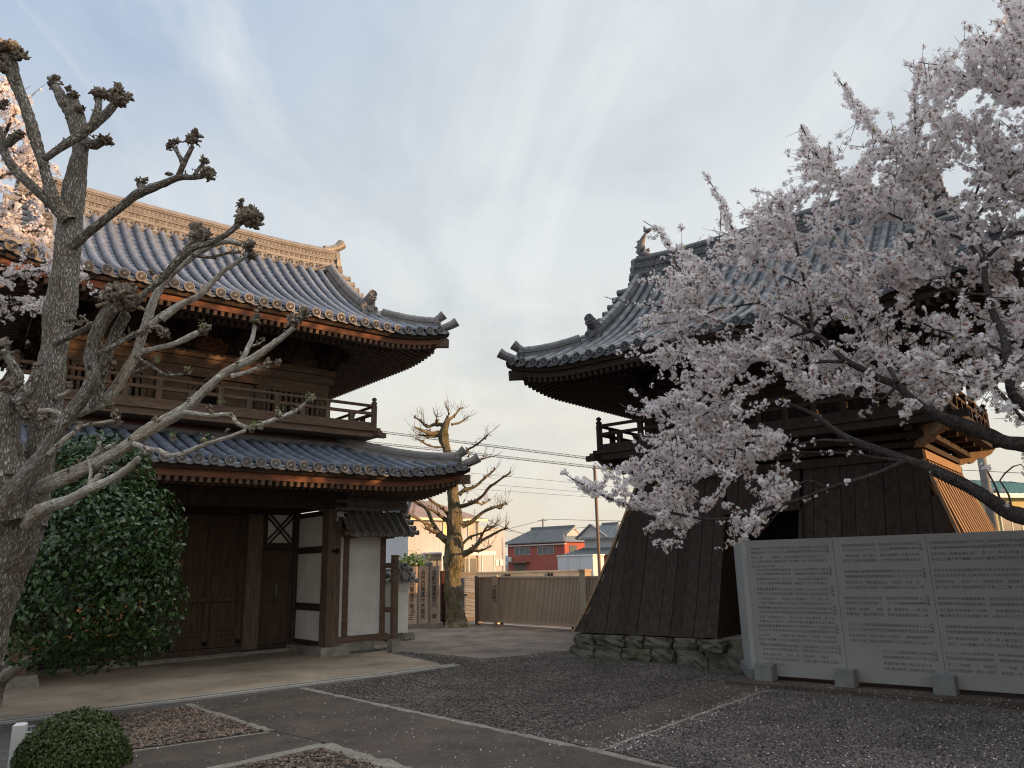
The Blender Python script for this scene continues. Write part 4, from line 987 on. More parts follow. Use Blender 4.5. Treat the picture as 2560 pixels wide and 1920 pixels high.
# ------------------------------------------------------------------ plaster side wall with its own little roof, prop post, low wall
def build_side():
    root = tag(empty('plaster_wall', (-3.58, 14.88, 0), GA), 'short white plaster wall with brown posts under a small tiled roof beside the gate', 'wall')
    m = MB(); m.box(.14, -.03, .33, 1.12, .09, 2.22); p = m.build('plaster', M['plaster'], root)
    for x in (.30, 1.12): m = MB(); m.box(x - .055, -.065, .33, x + .055, .10, 2.20); m.build('post', M['wood'], root)
    m = MB(); m.box(.14, -.09, .215, 1.24, .12, .328); m.box(.14, -.08, 2.195, 1.30, .12, 2.27); m.build('sill_beam', M['wood'], root)
    m = MB(); m.box(.15, -.12, .0, .92, .14, .212); m.build('sill_stone', M['stone'], root)
    m = MB(); R = random.Random(2)
    for i in range(9): 
        x = .25 + i * .11; m.disc((x, -.17 + R.uniform(-.03, .03), .03), (R.uniform(-.3, .3), R.uniform(-.3, .3), 1), R.uniform(.05, .09), .07, 7)
    m.build('rubble_stones', M['moss_stone'], root)
    rf = MB(); sp = .172; n = 8; x1 = 1.58
    def zz(y): return 2.23 + .80 * (.46 - abs(y)) + .60 * (.46 - abs(y)) ** 2
    for sg in (-1, 1):
        for i in range(n):
            x = x1 - .07 - i * sp; ys = [.50 - .44 * j / 8 for j in range(9)]
            cover_run(rf, [Vector((x, sg * y, zz(y) + .03)) for y in ys], Vector((1, 0, 0)), .055, 9, 99)
            rf.disc((x, sg * .51, zz(.50) + .035), (0, sg, 0), .06, .03, 14)
            rf.torus((x, sg * .527, zz(.5) + .035), (0, 1, 0), .032, .009, 12, 4)
            pan_run(rf, [Vector((x - sp / 2, sg * y, zz(y))) for y in ys], sp / 2, Vector((1, 0, 0)))
    for sg in (-1, 1):
        for j in range(4):
            y = .12 + j * .11; rf.tube([(x1 - .06, sg * y, zz(y) + .03), (x1 + .10, sg * y, zz(y) + .03)], .045, 8); rf.disc((x1 + .105, sg * y, zz(y) + .03), (1, 0, 0), .052, .02, 12)
    r_ = rf.build('tiled_roof', M['tile2'], root, True)
    rd = MB(); z0 = zz(0) - .02; xs = [0.0 + (x1 + .02) * i / 10 for i in range(11)]; bd = lambda x: .05 * max(0, (x - .9) / .7) ** 2
    for w, lo, hi in ((.13, 0, .05), (.11, .055, .08), (.085, .08, .14), (.11, .14, .165), (.12, .17, .195)): rd.strip_path([(x, 0, z0 + bd(x)) for x in xs], [(0, w, 0)] * 11, lo, hi)
    rd.tube([(x, 0, z0 + .21 + bd(x)) for x in xs] + [(x1 + .10, 0, z0 + .30), (x1 + .16, 0, z0 + .37)], [.085] * 11 + [.09, .10], 10)
    for i in range(22):
        x = .05 + i * .07
        for sg in (-1, 1): rd.torus((x, sg * .086, z0 + .11 + bd(x)), (0, 1, 0), .022, .008, 8, 4)
    rd.disc((x1 + .04, 0, z0 + .08), (1, 0, 0), .12, .06, 10); rd.build('ridge', M['tile2'], r_)
    ev = MB()
    for sg in (-1, 1): ev.bar((.05, sg * .43, 2.245), (x1 - .02, sg * .43, 2.245), .05, .075); ev.bar((.05, sg * .24, 2.315), (x1 - .05, sg * .24, 2.315), .36, .02)
    for i in range(2): ev.bar((.30 + i * .82, -.42, 2.19), (.30 + i * .82, .42, 2.19), .08, .07)
    ev.build('eave_board', M['wood'], r_)
    # prop post
    pr = tag(empty('support_post', tuple(gw(1.16, .44)) + (0,), GA), 'brown square prop post on a stone foot tied to the small plaster wall', 'post')
    m = MB(); m.hexa([(-.11, -.11, 0), (.11, -.11, 0), (.11, .11, 0), (-.11, .11, 0)], [(-.085, -.085, .24), (.085, -.085, .24), (.085, .085, .24), (-.085, .085, .24)]); m.build('stone_foot', M['stone'], pr)
    m = MB(); m.box(-.055, -.055, .242, .055, .055, 1.83); m.build('post', M['wood'], pr)
    for z in (.78, 1.63): m = MB(); m.box(-.03, -.085, z - .05, .03, .35, z + .05); m.build('tie_rail', M['wood'], pr)
    # low white wall capped with tiles
    lw = tag(empty('garden_wall', tuple(gw(2.46, -1.45)) + (0,), GA), 'low white wall with a dark tile cap and ogre tile behind the brown prop post', 'wall')
    m = MB(); m.box(-.19, 0, .12, .19, 3.4, 1.08); m.box(-.215, -.02, 1.082, .215, 3.42, 1.28); m.build('wall_body', M['white'] if 0 else M['plaster'], lw)
    m = MB(); R = random.Random(9)
    for i in range(10): m.disc((-.3 + .065 * i, R.uniform(-.1, .05), .06), (R.uniform(-.5, .5), -1, R.uniform(.2, .9)), R.uniform(.05, .11), .12, 7)
    m.box(-.22, .05, 0, .22, 3.35, .12); m.build('wall_footing', M['moss_stone'], lw)
    m = MB()
    for sg in (-1, 1):
        for j in range(18): y = .0 + j * .19; cover_run(m, [Vector((sg * (.40 - .34 * q / 4), y, 1.27 + .2 * q / 4)) for q in range(5)], Vector((0, 1, 0)), .05, 6, 2); m.disc((sg * .41, y, 1.285), (sg, 0, 0), .058, .03, 12)
        m.bar((sg * .2, -.03, 1.37), (sg * .2, 3.4, 1.37), .40, .04, (sg * -.5, 0, 1))
    m.tube([(0, -.05, 1.50), (0, 3.4, 1.50)], .075, 9); m.build('tile_cap', M['tile2'], lw, True)
    m = MB(); ol = [(-.24, -.12), (-.30, .0), (-.2, .06), (-.24, .18), (-.12, .22), (-.10, .32), (.10, .32), (.12, .22), (.24, .18), (.2, .06), (.30, 0), (.24, -.12)]
    m.prism(ol, (0, -.08, 1.38), (1, 0, 0), (0, 0, 1), .08); m.disc((0, -.15, 1.40), (0, -1, 0), .085, .08, 14)
    for x, z in ((-.16, 1.52), (.16, 1.52), (-.2, 1.33), (.2, 1.33), (0, 1.62)): m.torus((x, -.13, z), (0, 1, 0), .055, .028, 12, 6)
    m.build('ogre_tile', M['tile2'], lw)
    # small camera on the gate pillar
    sc = tag(empty('security_camera', tuple(gw(.03, .19)) + (2.60,), GA), 'small white security camera fixed high on the gate pillar', 'camera')
    m = MB(); m.tube([(.06, -.18, .0), (.02, .02, .03)], [.052, .048], 14); m.build('camera_body', M['white'], sc)
    m = MB(); m.disc((.062, -.188, -.002), (.2, -1, -.15), .04, .015, 12); m.build('lens', M['black'], sc)
    m = MB(); m.tube([(.0, 0, -.02), (-.02, .01, -.10), (-.0, .03, -.12)], .014, 6); m.build('camera_mount', M['metal'], sc)
build_side()

# ------------------------------------------------------------------ back of the yard: donor slabs, corrugated fence, sliding gate, block wall
M['slab'] = mat('buff_granite', (.52, .42, .345), .8, .3, .12, 5, fine=.1, finescale=80)
M['ink'] = mat('black_letter_paint', (.015, .014, .014), .7, .2, .1)
M['bronze'] = mat('bronze_aluminium', (.46, .37, .285), .45, .5, .12, 1.5, metal=.2)
M['bronze_dk'] = mat('dark_bronze', (.17, .125, .094), .5, .4, .15)
M['beige'] = mat('beige_post', (.42, .36, .27), .7, .3, .1)
M['rust'] = mat('rusty_red', (.055, .022, .018), .8, .2, .5, 9)
M['corr'] = mat('corrugated_grey', (.24, .26, .30), .5, .5, .15, 3, metal=.3)
M['block'] = mat('concrete_block', (.36, .355, .32), .9, .2, .22, 2.5, bump=.2, bscale=30, fine=.12, finescale=20)
def build_back():
    texts = ['一金貳百萬圓香川　津', '一金壱百萬圓元木喜夫', '一金壱百萬圓平尾良三']
    look = ['tall buff donor stone nearest the bare tree, its text ending in 津', 'tall buff donor stone in the middle of three, its text ending in 夫', 'tall buff donor stone half hidden behind the low white wall']
    for i, (px, tx) in enumerate(((1085.5, texts[0]), (1057, texts[1]), (1029, texts[2]))):
        c = on_ground(px, 1570); d = ray(px, 1570); Y = 21.0 + (px - 1057) * .006; c = Vector((d[0] / d[1] * Y, Y, 0))
        r = tag(empty('donor_stone', (c.x, c.y, 0), rad(-6)), look[i], 'stone slab', 'donor stones in a row')
        m = MB(); m.box(-.125, 0, .12, .125, .14, 1.60 if i < 3 else 1.55); s = m.build('slab', M['slab'], r)
        t = MB(); z = 1.52
        for k, ch in enumerate(tx):
            if ch != '　': put(t, ch, 0 if i < 2 or k < 8 else (.03 if k == 8 else -.02), z, (.062 if ch == '一' else .150), -.003, .95)
            z -= .095 if ch == '一' else .143
        for k in range(3): put(t, 'まがな'[k], .095, .92 - k * .05, .035, -.003)
        t.build('inscription', M['ink'], s)
    pl = MB(); a = at(1018, 1570, 20.9); b = at(1106, 1568, 21.1); pl.bar((a.x, a.y + .02, .06), (b.x, b.y + .02, .06), .36, .12); tag(pl.build('stone_plinth', M['stone']), 'low stone plinth under the row of donor stones', 'plinth')
    for px in (1043.5, 1071):                                  # rounded posts between the slabs
        c = at(px, 1560, 21.25); m = MB(); m.tube([(c.x, c.y, .0), (c.x, c.y, 1.62 if px > 1060 else 1.5)], .085, 12); 
        if px > 1060: m.tube([(c.x, c.y, 1.60), (c.x, c.y, 1.68), (c.x, c.y, 1.74)], [.11, .12, .05], 12)
        tag(m.build('stone_post', M['granite_dk'] if px < 1060 else M['stone']), 'dark round stone post in the gap left of the middle donor stone' if px < 1060 else 'round capped stone post right of the middle donor stone', 'post')
    # corrugated sheets on a rusty frame
    a = at(1106, 1560, 21.5); b = at(1189, 1560, 22.0); fr = tag(empty('corrugated_fence', (a.x, a.y, 0), math.atan2(b.y - a.y, b.x - a.x)), 'grey corrugated sheet fence with a dark frame behind the bare tree', 'fence'); wd = math.hypot(b.x - a.x, b.y - a.y)
    for z0, z1 in ((.18, .75), (.82, 1.33)):
        m = MB(); n = 48; rows = []
        for k in range(n + 1):
            z = z0 + (z1 - z0) * k / n; y = .016 * math.sin(k * 2 * math.pi / 6); rows.append([(0.08, y, z), (wd, y, z)])
        m.ring_extrude(rows, False, False); m.build('corrugated_sheet', M['corr'], fr)
    m = MB(); m.box(.02, -.04, .1, wd, .03, .175); m.box(.02, -.05, .753, wd, -.02, .818); m.box(.02, -.04, 1.335, wd, .03, 1.38); m.build('fence_frame', M['bronze_dk'], fr)
    m = MB(); m.box(-.05, -.06, 0, .06, .04, 1.46); m.build('rusty_post', M['rust'], fr)
    # sliding gate
    A = Vector((-1.06, 21.6, 0)); B = Vector((1.75, 18.55, 0)); L_ = (B - A).length
    sg = tag(empty('sliding_gate', (A.x, A.y, 0), math.atan2(B.y - A.y, B.x - A.x)), 'bronze ribbed metal gate closing the far side of the yard', 'gate')
    def leaf(x0, x1, name):
        m = MB(); m.box(x0, .0, .10, x1, .035, 1.27); p = m.build(name, M['bronze'], sg)
        r = MB(); n = max(2, int((x1 - x0 - .08) / .046))
        for i in range(n): x = x0 + .04 + (x1 - x0 - .08) * (i + .5) / n; r.box(x - .012, -.011, .16, x + .012, -.001, 1.24)
        r.build('gate_ribs', M['bronze'], p); f_ = MB(); f_.box(x0, -.035, 1.242, x1, .045, 1.285); f_.box(x0, -.03, .09, x1, -.001, .158); f_.box(x0, -.034, .16, x0 + .038, -.001, 1.24); f_.box(x1 - .038, -.034, .16, x1, -.001, 1.24); f_.build('leaf_frame', M['bronze'], p); return p
    m = MB(); m.box(-.10, -.06, 0, .04, .08, 1.30); m.build('hinge_post', M['bronze_dk'], sg)
    leaf(.05, .66, 'gate_leaf'); leaf(.82, L_ - .25, 'gate_leaf')
    m = MB(); m.box(.662, -.04, .05, .732, .05, 1.30); m.box(.74, -.04, .05, .816, .05, 1.30); st = m.build('meeting_stile', M['bronze'], sg)
    h = MB()
    for x in (.70, .778): h.tube([(x, -.045, .70), (x, -.085, .72), (x, -.085, .92), (x, -.045, .94)], .012, 6); h.disc((x, -.045, 1.02), (0, -1, 0), .018, .015, 10); h.disc((x, -.045, .64), (0, -1, 0), .018, .015, 10)
    h.build('gate_handle', M['black'], st)
    m = MB(); m.box(.0, -.03, .02, L_ - .2, .06, .045); m.build('gate_rail', M['metal'], sg)
    m = MB(); m.disc((.95, 0, .06), (0, 1, 0), .045, .04, 12); m.disc((L_ - .6, 0, .06), (0, 1, 0), .045, .04, 12); m.build('gate_wheel', M['black'], sg)
    m = MB(); m.box(L_ - .24, -.10, 0, L_ - .06, .12, 1.40); m.box(L_ - .26, -.12, 1.402, L_ - .04, .14, 1.44); m.build('beige_post', M['beige'], sg)
    leaf(L_ - .04, L_ + 1.6, 'gate_leaf')
    # block wall
    bw = MB(); bw.box(-3.0, 27.0, 0, 2.62, 27.18, 1.30); o = bw.build('block_wall', M['block']); tag(o, 'long grey concrete block wall behind the ribbed gate', 'wall')
    c = MB(); c.box(-3.0, 26.97, 1.302, 2.62, 27.21, 1.36); c.build('wall_coping', M['block'], o)
    v = MB()
    for px in (1269, 1376): q = at(px, 1437, 26.97); v.box(q.x - .09, 26.965, 1.12, q.x - .02, 27.0, 1.26); v.box(q.x + .02, 26.965, 1.12, q.x + .09, 27.0, 1.26)
    v.build('vent_holes', M['black'], o)
    # brown lamp pole
    p0 = at(1500, 1450, 24.0); lp = tag(empty('lamp_pole', (p0.x, 24.0, 0)), 'slim brown lamp pole with a small flat lamp behind the bell tower', 'street lamp')
    top = at(1481, 1166, 24.0).z; m = MB(); m.tube([(0, 0, 0), (0, 0, top)], .05, 12); m.build('pole', M['bronze_dk'], lp)
    m = MB(); m.hexa([(-.40, -.08, top - .38), (-.06, -.08, top - .60), (-.06, .08, top - .60), (-.40, .08, top - .38)], [(-.36, -.08, top - .30), (-.02, -.08, top - .54), (-.02, .08, top - .54), (-.36, .08, top - .30)]); m.build('lamp_head', M['beige'], lp)
    m = MB(); m.box(-.09, -.07, top - .72, .09, .07, top - .60); m.box(-.08, -.07, top - 1.0, .08, .07, top - .86); m.build('lamp_bracket', M['metal'], lp)
build_back()

# ------------------------------------------------------------------ houses, poles and wires beyond the wall
M['cream'] = mat('cream_siding', (.49, .505, .51), .8, .2, .06, .5)
M['white_wall'] = mat('pale_siding', (.62, .63, .65), .8, .2, .06, .5)
M['slate'] = mat('brown_slate', (.26, .19, .165), .7, .3, .15, 1.0, bump=.1, bscale=8)
M['slate_b'] = mat('grey_slate', (.16, .18, .21), .7, .3, .2, 1.0, (1, 1, 14))
M['red_wall'] = mat('brick_red_render', (.40, .125, .095), .85, .2, .12, .5)
M['glass'] = mat('window_glass', (.10, .12, .14), .12, .6, .2)
M['frame'] = mat('window_frame', (.5, .48, .43), .5, .4, .1)
M['green_roof'] = mat('green_metal_roof', (.22, .36, .32), .5, .4, .1, .6)
M['yellow_wall'] = mat('pale_yellow_wall', (.62, .56, .30), .85, .2, .08, .5)
M['door_yellow'] = mat('shutter_cream', (.5, .46, .36), .7, .3, .1)
def window(parent, x0, x1, z0, z1, y=-.02, panes=2, blind=None):
    m = MB(); t = .06; m.box(x0, y - .05, z0, x1, y - .002, z0 + t); m.box(x0, y - .05, z1 - t, x1, y - .002, z1); m.box(x0, y - .05, z0 + t, x0 + t, y - .002, z1 - t); m.box(x1 - t, y - .05, z0 + t, x1, y - .002, z1 - t)
    for i in range(1, panes): x = x0 + (x1 - x0) * i / panes; m.box(x - .03, y - .045, z0 + t, x + .03, y - .002, z1 - t)
    f = m.build('window', M['frame'], parent); g = MB(); g.box(x0 + t, y - .03, z0 + t, x1 - t, y - .003, z1 - t); g.build('pane', blind or M['glass'], f); return f
def build_town():
    # cream house ------------------------------------------------------
    h = tag(empty('cream_house', (-8.5, 60.5, 0), GA), 'cream two-storey house with a brown hipped roof behind the bare tree', 'house'); h.scale = (.82, 1, 1)
    m = MB(); m.box(0, 0, 0, 8.6, 7, 5.35); w = m.build('wall', M['cream'], h)
    m = MB(); m.box(-.02, -.02, 0, -.001, 7, 5.3); m.build('side_wall', M['white_wall'], h)
    m = MB(); m.box(8.602, .6, 0, 12.6, 7, 4.75); m.build('annex', M['cream'], h)
    s_ = MB()
    for i in range(1, 12): s_.box(i * .73 - .012, -.012, .2, i * .73 + .012, -.001, 5.3)
    s_.box(0, -.015, 2.9, 8.6, -.001, 2.95); s_.build('siding_joint', M['frame'], w)
    m = MB(); e = .55; z0, z1 = 5.35, 7.1
    m.add([(-e, -e, z0), (8.6 + e, -e, z0), (8.6 + e, 7 + e, z0), (-e, 7 + e, z0), (3.2, 3.5, z1), (5.4, 3.5, z1)], [(0, 1, 5, 4), (1, 2, 5), (2, 3, 4, 5), (3, 2, 1, 0)]); r = m.build('roof', M['slate'], h)
    m = MB(); m.add([(-e, -e, z0 + .003), (-e, 7 + e, z0 + .003), (3.2, 3.5, z1 + .003)], [(0, 2, 1)]); 
    for i in range(14): t = i / 14; m.bar((-e + 3.7 * t - .02, -e + 4.05 * t, z0 + 1.75 * t + .03), (-e + 3.7 * t - .02, 7 + e - 4.05 * t, z0 + 1.75 * t + .03), .10, .05)
    m.build('roof_hip', M['slate_b'], r)
    m = MB(); m.box(-e, -e - .08, z0 - .16, 8.6 + e, -e, z0 + .02); m.box(-e - .08, -e, z0 - .16, -e, 7 + e, z0 + .02); m.build('gutter', M['bronze'], r)
    window(h, 4.0, 5.0, 3.75, 5.1, panes=1, blind=M['lit']); window(h, 7.1, 7.9, 3.8, 4.9)
    p = MB(); p.box(1.9, -2.3, 2.55, 8.4, -.02, 2.66); p.box(2.0, -2.36, 2.35, 8.5, -2.26, 2.66); po = p.build('porch_roof', M['white'], h)
    p = MB()
    for x in (2.05, 3.6, 5.2, 6.8, 8.35): p.box(x - .05, -2.3, 0, x + .05, -2.22, 2.35)
    p.box(2.05, -2.29, .8, 8.35, -2.23, .9); p.build('porch_frame', M['white'], po)
    window(h, 2.3, 8.2, .3, 2.2, panes=4)
    m = MB(); m.tube([(8.3, -.1, 0), (8.3, -.1, 5.2)], .06, 6); m.build('downpipe', M['bronze'], h)
    m = MB(); m.box(11.2, .5, 1.5, 11.6, .598, 2.0); m.box(11.8, .5, 1.5, 12.2, .598, 2.0); m.tube([(12.3, .5, 0), (12.3, .5, 3.9)], .04, 6); m.build('meter_box', M['white'], h)
    m = MB(); m.tube([(9.4, 1.5, 4.7), (9.4, 1.5, 6.4)], .03, 6)
    for k in range(4): m.tube([(9.0, 1.5, 5.3 + k * .25), (9.8, 1.5, 5.3 + k * .25)], .02, 5)
    m.build('aerial', M['metal'], h)
    # brick-red house ----------------------------------------------------
    h = tag(empty('red_house', (-1.29, 124, 0), TA), 'brick-red two-storey house with a grey tiled roof beyond the block wall', 'house')
    Lh = 11.2; m = MB(); m.box(0, 0, 0, Lh, 8, 4.75); m.build('wall', M['red_wall'], h)
    m = MB(); e = .7
    m.add([(-e, -e, 4.7), (Lh + e, -e, 4.7), (Lh + e, 8 + e, 4.7), (-e, 8 + e, 4.7), (2.0, 4, 7.0), (Lh - .9, 4, 7.0), (Lh - .9, 1.9, 5.75), (Lh - .9, 6.1, 5.75), (2.0, 4, 7.0)], [(0, 1, 6, 5, 4), (3, 4, 5, 7, 2), (0, 4, 3), (1, 2, 7, 6), (3, 2, 1, 0)]); r = m.build('roof', M['tile_old'], h)
    m = MB()
    for i in range(46):
        x = -e + (Lh + 2 * e) * (i + .5) / 46
        t1 = min(1, (x + e) / 2.7) if x < 2 else (1 if x < Lh - .9 else min(1, (Lh + e - x) / 1.6) * .46)
        m.tube([(x, -e, 4.76), (x, -e + (4 + e) * t1, 4.76 + 2.3 * t1)], .07, 5)
    m.box(1.8, 3.85, 7.0, Lh - .7, 4.15, 7.4); m.build('roof_rolls', M['tile_old'], r)
    m = MB(); m.add([(Lh - .85, 2.1, 5.7), (Lh - .85, 5.9, 5.7), (Lh - .85, 4, 6.75)], [(0, 1, 2)]); m.build('gable', M['cream'], r)
    m = MB(); m.bar((Lh - .8, 1.8, 5.7), (Lh - .8, 4, 6.98), .12, .25); m.bar((Lh - .8, 6.2, 5.7), (Lh - .8, 4, 6.98), .12, .25); m.build('barge_board', M['cream'], r)
    m = MB(); m.box(-.4, -.45, 4.35, Lh + .4, -.01, 4.5); m.build('cornice', M['white'], h)
    for x in (1.4, 6.0): window(h, x, x + 3.2, 2.95, 4.2, panes=3)
    f_ = MB(); f_.box(Lh + .01, 1.2, 2.9, Lh + .06, 3.2, 4.2); f_.build('window', M['glass'], h)
    m = MB(); m.box(.8, -1.1, 1.75, 4.4, -.01, 1.95); m.build('canopy', M['bronze_dk'], h); m = MB(); m.box(1.2, -.03, 0, 3.6, -.005, 1.6); m.build('entrance', M['bronze_dk'], h)
    a = MB(); a.box(.05, -.7, 2.0, .95, -.2, 2.7); u = a.build('outdoor_unit', M['white'], h); a = MB(); a.torus((.4, -.71, 2.35), (0, 1, 0), .24, .03, 14, 4); a.build('fan_ring', M['black'], u)
    # grey-roofed house right of it --------------------------------------
    h = tag(empty('tiled_house', (7.1, 104, 0), TA), 'low house with stacked grey tiled roofs behind the brown lamp pole', 'house')
    m = MB(); m.box(0, 0, 0, 9, 8, 2.5); m.build('wall', M['red_wall'], h)
    def hip(nm, x0, y0, x1, y1, z0, z1, ins, mat_):
        m = MB(); c = (y0 + y1) / 2; m.add([(x0, y0, z0), (x1, y0, z0), (x1, y1, z0), (x0, y1, z0), (x0 + ins, c, z1), (x1 - ins, c, z1)], [(0, 1, 5, 4), (1, 2, 5), (2, 3, 4, 5), (3, 0, 4), (3, 2, 1, 0)])
        for i in range(int((x1 - x0) / .35)): x = x0 + .17 + i * .35; t = max(.0, min(1, (x - x0) / ins, (x1 - x) / ins)); m.tube([(x, y0, z0 + .03), (x, y0 + (c - y0) * t, z0 + .03 + (z1 - z0) * t)], .06, 5)
        m.box(x0 + ins, c - .12, z1, x1 - ins, c + .12, z1 + .25); return m.build(nm, mat_, h)
    hip('roof', -1, -1, 10, 9, 2.5, 4.3, 4, M['tile_old']); m = MB(); m.box(1.6, 1.6, 3.2, 7, 6.5, 4.7); m.build('upper_wall', M['cream'], h); hip('roof', .8, .8, 7.8, 7.3, 4.6, 6.6, 2.2, M['tile_old'])
    g_ = MB(); g_.add([(1.2, .7, 4.9), (5.6, .7, 4.9), (3.4, .7, 6.4)], [(0, 1, 2)]); g_.build('gable', M['cream'], h); g_ = MB(); g_.bar((.9, .6, 4.75), (3.4, .6, 6.55), .5, .16); g_.bar((5.9, .6, 4.75), (3.4, .6, 6.55), .5, .16); g_.build('barge_board', M['tile_old'], h)
    window(h, 1.0, 3.6, .8, 2.0)
    # pale storage hut
    h = tag(empty('storage_hut', (4.95, 92, 0), TA), 'pale blue-grey storage hut with a flat lid in front of the red house', 'hut')
    m = MB(); m.box(0, 0, 0, 5.0, 2.4, 2.35); m.build('hut_body', M['white_wall'], h); m = MB(); m.box(-.1, -.1, 2.352, 5.1, 2.5, 2.5); m.build('hut_roof', M['white'], h); m = MB(); m.box(1.5, -.02, .1, 1.54, -.001, 2.3); m.box(3.2, -.02, .1, 3.24, -.001, 2.3); m.build('door_seam', M['metal'], h)
    # far house peeping out past the skirt
    h = tag(empty('far_house', (14.5, 150, 0), TA), 'distant house with a dark tiled roof just left of the tower skirt', 'house')
    m = MB(); m.box(0, 0, 0, 12, 9, 5.6); m.build('wall', M['cream'], h); m = MB(); m.add([(-1, -1, 5.6), (13, -1, 5.6), (13, 10, 5.6), (-1, 10, 5.6), (-1, 4.5, 8.2), (13, 4.5, 8.2)], [(0, 1, 5, 4), (2, 3, 4, 5), (1, 2, 5), (3, 0, 4), (3, 2, 1, 0)]); m.build('roof', M['tile_old'], h)
    # house on the right with green roof
    Y = 36.0; a = at(2432, 1238, Y); h = tag(empty('yellow_house', (a.x + .5, Y, 0), rad(20)), 'pale yellow house with a green metal roof at the right edge', 'house')
    ze = at(2440, 1236, Y).z; zr = at(2475, 1195, Y + 3).z
    m = MB(); m.box(0, 0, 0, 9, 7, ze); m.build('wall', M['yellow_wall'], h)
    m = MB(); e = .5; m.add([(-e, -e, ze), (9 + e, -e, ze), (9 + e, 7 + e, ze), (-e, 7 + e, ze), (2.4, 3.5, zr), (6.6, 3.5, zr)], [(0, 1, 5, 4), (1, 2, 5), (2, 3, 4, 5), (3, 0, 4), (3, 2, 1, 0)])
    for i in range(22): x = -e + 10 * (i + .5) / 22; t = max(0, min(1, (x + e) / 2.9, (9 + e - x) / 2.9)); m.bar((x, -e, ze + .03), (x, -e + 4 * t + .01, ze + .03 + (zr - ze) * t), .05, .05)
    m.build('roof', M['green_roof'], h); m = MB(); m.box(-e, -e - .1, ze - .2, 9 + e, -e, ze); m.build('gutter', M['white'], h)
    window(h, .8, 2.2, ze - 2.0, ze - .9); window(h, 3.0, 4.6, ze - 2.0, ze - .9); m = MB(); m.box(.4, -1.0, 2.3, 3.4, -.01, 2.45); m.build('canopy', M['green_roof'], h)
    # concrete pole on the right
    Y = 30.0; b_ = at(2470, 1240, Y); m = MB(); m.tube([(0, 0, 0), (0, 0, 11)], [.19, .13], 14); o = m.build('utility_pole', M['concrete'], None, True, (b_.x, Y, 0)); tag(o, 'grey concrete utility pole right of the bell tower', 'utility pole')
    Y = 135.0; b_ = at(1358, 1330, Y); zt = at(1358, 1297, Y).z; m = MB(); m.tube([(0, 0, 0), (0, 0, zt)], [.2, .14], 8); m.bar((-.8, 0, zt - .3), (.8, 0, zt - .3), .12, .12); o = m.build('utility_pole', M['concrete'], None, False, (b_.x, Y, 0)); tag(o, 'thin utility pole standing far behind the red house', 'utility pole')
    # wires
    def wire(name, label, pts, r, lash=0, sag=.0):
        P = [at(*p) for p in pts]; m = MB(); path = []
        for i in range(len(P) - 1):
            n = 16
            for k in range(n + (i == len(P) - 2)):
                t = k / n; q = P[i].lerp(P[i + 1], t); q.z -= sag * 4 * t * (1 - t); path.append(q)
        m.tube(path, r, 5)
        if lash:
            up = [p + Vector((0, 0, lash)) for p in path]; m.tube(up, r * .7, 5); z = []
            for i in range(len(path) - 1):
                for k in range(8): t = k / 8; q = path[i].lerp(path[i + 1], t); z.append(q + Vector((0, 0, lash * (.5 + .5 * math.sin(k * math.pi / 2)))))
            m.tube(z, r * .5, 4)
        tag(m.build(name, M['wire']), label, 'cable', 'overhead cables')
    wire('overhead_cable', 'upper lashed cable running from the gate roof to the tower balcony', [(700, 1045, 31), (960, 1083, 30), (1465, 1147, 28), (1900, 1180, 27)], .012, .075)
    wire('overhead_cable', 'lower lashed cable passing behind the bare tree to the lamp pole', [(700, 1085, 31), (1100, 1127, 30), (1520, 1174, 28), (1900, 1200, 27)], .012, .075)
    wire('overhead_cable', 'thin wire between the far pole and the cream house', [(1215, 1297, 70), (1358, 1330, 135)], .035, 0, .8)
    wire('overhead_cable', 'thin wire sloping up to the top of the far pole', [(1180, 1345, 90), (1358, 1300, 135)], .035)
    wire('overhead_cable', 'thin level wire from the far pole towards the lamp pole', [(1358, 1298, 135), (1620, 1304, 110)], .035)
    wire('overhead_cable', 'thin sagging wire under the level one by the lamp pole', [(1358, 1320, 135), (1580, 1296, 110)], .035, 0, .6)
    for k, (ya, yb, s) in enumerate(((1180, 1212, 'highest'), (1205, 1230, 'middle'), (1220, 1238, 'lowest'))): wire('overhead_cable', s + ' of three faint wires crossing the sky right of the bare tree', [(1150, ya, 150), (1700, yb + 20, 150)], .028)
    wire('overhead_cable', 'thin wire crossing the sky right of the tower skirt', [(2300, 1170, 30), (2700, 1190, 30)], .012)
    wire('overhead_cable', 'second thin wire just above the green roof', [(2300, 1194, 30), (2700, 1215, 30)], .012)
    # hills
    m = MB(); R = random.Random(4); pr = []
    for i in range(121): 
        x = -2600 + i * 45; pr.append((x, 70 + 34 * math.sin(i * .16 + 1.0) + 16 * math.sin(i * .43) + R.uniform(-3, 3)))
    rows = [[(x, 2300, -5) for x, z in pr], [(x, 2900, z * .7) for x, z in pr], [(x, 3300, z) for x, z in pr], [(x, 4200, -5) for x, z in pr]]; m.ring_extrude(rows, False, False)
    o = m.build('hills', mat('hazy_hills', (.16, .21, .26), .95, .1, .15, .004), None, True); o['kind'] = 'structure'  # distance haze put into the bluish colour
def lit_window_mat():
    m = mat('lit_window_tint', (.75, .62, .30), .5, .3, .05); return m  # yellow colour stands in for the window's light; nothing emits
M['lit'] = lit_window_mat()
build_town()

